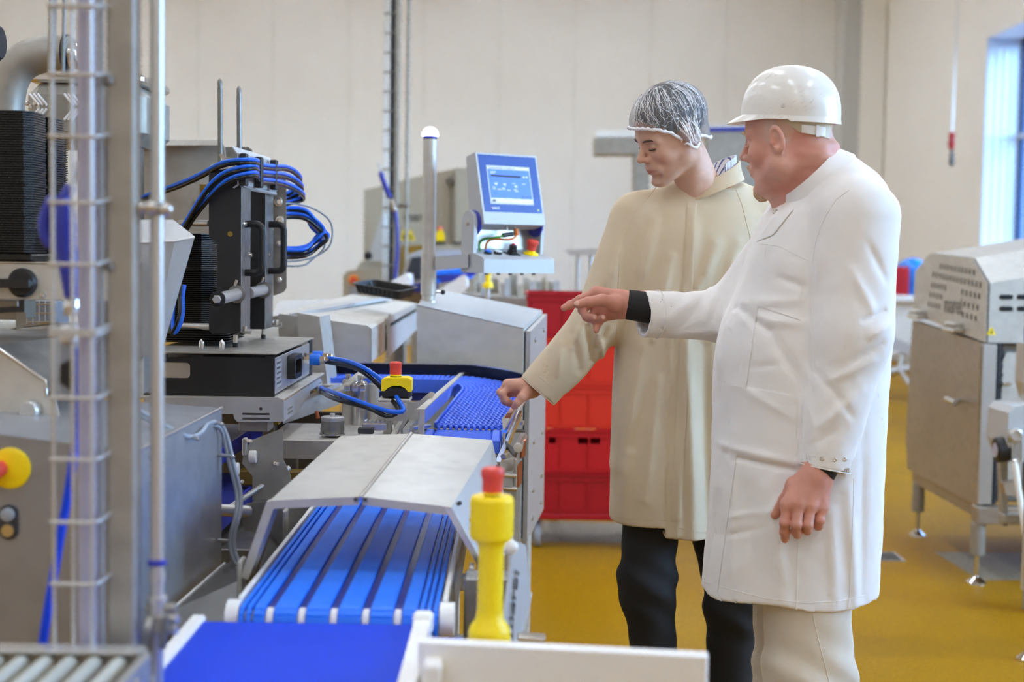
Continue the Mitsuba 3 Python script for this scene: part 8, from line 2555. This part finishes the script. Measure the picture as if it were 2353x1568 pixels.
    part(t, 'bottom_beam', box([X + 0.08, YB - 0.08, 0.275], [X + L, YB, 0.35], 0.004), 'steel_brown')
    for x, y in ((2302, 842), (2302, 862)):
        p = P(x, y, YA + 0.01)
        part(t, 'rivet', cyl(p - EY * 0.003, p, 0.007, 10), 'ink')
    part(t, 'hinge', cyl([X + 0.08, YA - 0.012, 0.90], [X + 0.115, YA - 0.012, 0.90], 0.008, 12), 'steel_bright', True)
    for x, y in ((2.1, YA + 0.005), (2.14, YB - 0.06), (3.4, YA + 0.0), (3.4, YB - 0.06)):
        g = part(t, 'foot', lathe([(0.045, 0), (0.044, 0.008), (0.016, 0.03), (0.011, 0.036), (0.011, 0.13), (0.0115, 0.135)], [x, y, 0.0], EZ, 24), 'chrome', 40, label='levelling foot')
        part(g, 'leg_tube', cyl([x, y, 0.128], [x, y, 0.276], 0.033, 22), 'steel_dull', True)
    # pipe work in front
    m = thing('drive_motor', 'pale grey motor unit with a black wheel at the right edge of the picture', 'motor')
    D = 5.7
    ext = lambda pix, d, depth: hull([q for x, y in pix for q in (P(x, y, d), P(x, y, d) + EY * depth)])
    part(m, 'housing', ext([(2318, 950), (2332, 936), (2420, 924), (2420, 1062), (2330, 1062), (2314, 1020)], D, 0.25), 'alu_light')
    part(m, 'upper_housing', ext([(2356, 790), (2430, 784), (2430, 925), (2362, 925), (2352, 880)], D + 0.1, 0.1), 'steel_plain')
    c = P(2332, 1000, D - 0.005)
    part(m, 'boss', lathe([(0.03, 0), (0.03, 0.012), (0.02, 0.02), (0.02, 0.012)], c, [0, -1, 0], 20), 'steel_plain', 40)
    for k in range(4):
        part(m, 'cooling_rib', ext([(2326 + 7 * k, 1008), (2329 + 7 * k, 1008), (2329 + 7 * k, 1060), (2326 + 7 * k, 1060)], D - 0.012, 0.012), 'steel_plain')
    part(m, 'wheel', cyl(P(2288, 1035, D + 0.05), P(2316, 1032, D + 0.05), 0.052, 26), 'black_plastic', 40, label='black wheel')
    part(m, 'wheel_hub', cyl(P(2285, 1035, D + 0.05), P(2288, 1035, D + 0.05), 0.03, 20), 'conduit_grey', 40)
    part(m, 'push_rod', cyl(P(2331, 1060, D - 0.03), P(2358, 1240, D - 0.1), 0.0125, 16), 'white_plastic', True, label='pale push rod')
    part(m, 'rod_end', cyl(P(2326, 1062, D - 0.03), P(2340, 1060, D - 0.03), 0.012, 14), 'steel_bright', True)
    part(m, 'bracket', ext([(2306, 1112), (2345, 1106), (2345, 1142), (2312, 1138)], D + 0.05, 0.06), 'steel_brown')
    part(m, 'upright', ext([(2300, 1060), (2316, 1060), (2316, 1210), (2304, 1210)], D + 0.2, 0.05), 'steel_dull')
    p = P(2390, 1300, D + 0.1)
    part(m, 'column', box([p[0] - 0.05, D + 0.05, 0.0], [p[0] + 0.05, D + 0.15, P(2390, 1060, D)[2]], 0.004), 'steel_dull')
    part(m, 'cross_arm', box([P(2300, 1190, D + 0.2)[0], D + 0.16, P(2300, 1200, D + 0.2)[2]], [p[0] + 0.03, D + 0.24, P(2300, 1180, D + 0.2)[2]], 0.004), 'steel_dull')
    f = thing('levelling_foot', 'shiny blue grey levelling foot cut off at the right edge of the floor', 'machine foot')
    D = 1.45 / ((1530 - 598) / FOCAL)
    c = P(2352, 1520, D)
    part(f, 'pad', lathe([(0.036, 0), (0.036, 0.008), (0.014, 0.028)], [c[0] + 0.01, D, 0], EZ, 24), 'chrome', 40)
    part(f, 'stem', cyl([c[0] + 0.01, D, 0.027], [c[0] + 0.01, D, 0.26], 0.008, 14), 'steel_plain', True)
    part(f, 'leg_tube', cyl([c[0] + 0.01, D, 0.258], [c[0] + 0.01, D, 0.95], 0.03, 20), 'steel_plain', True)


vented_machine()
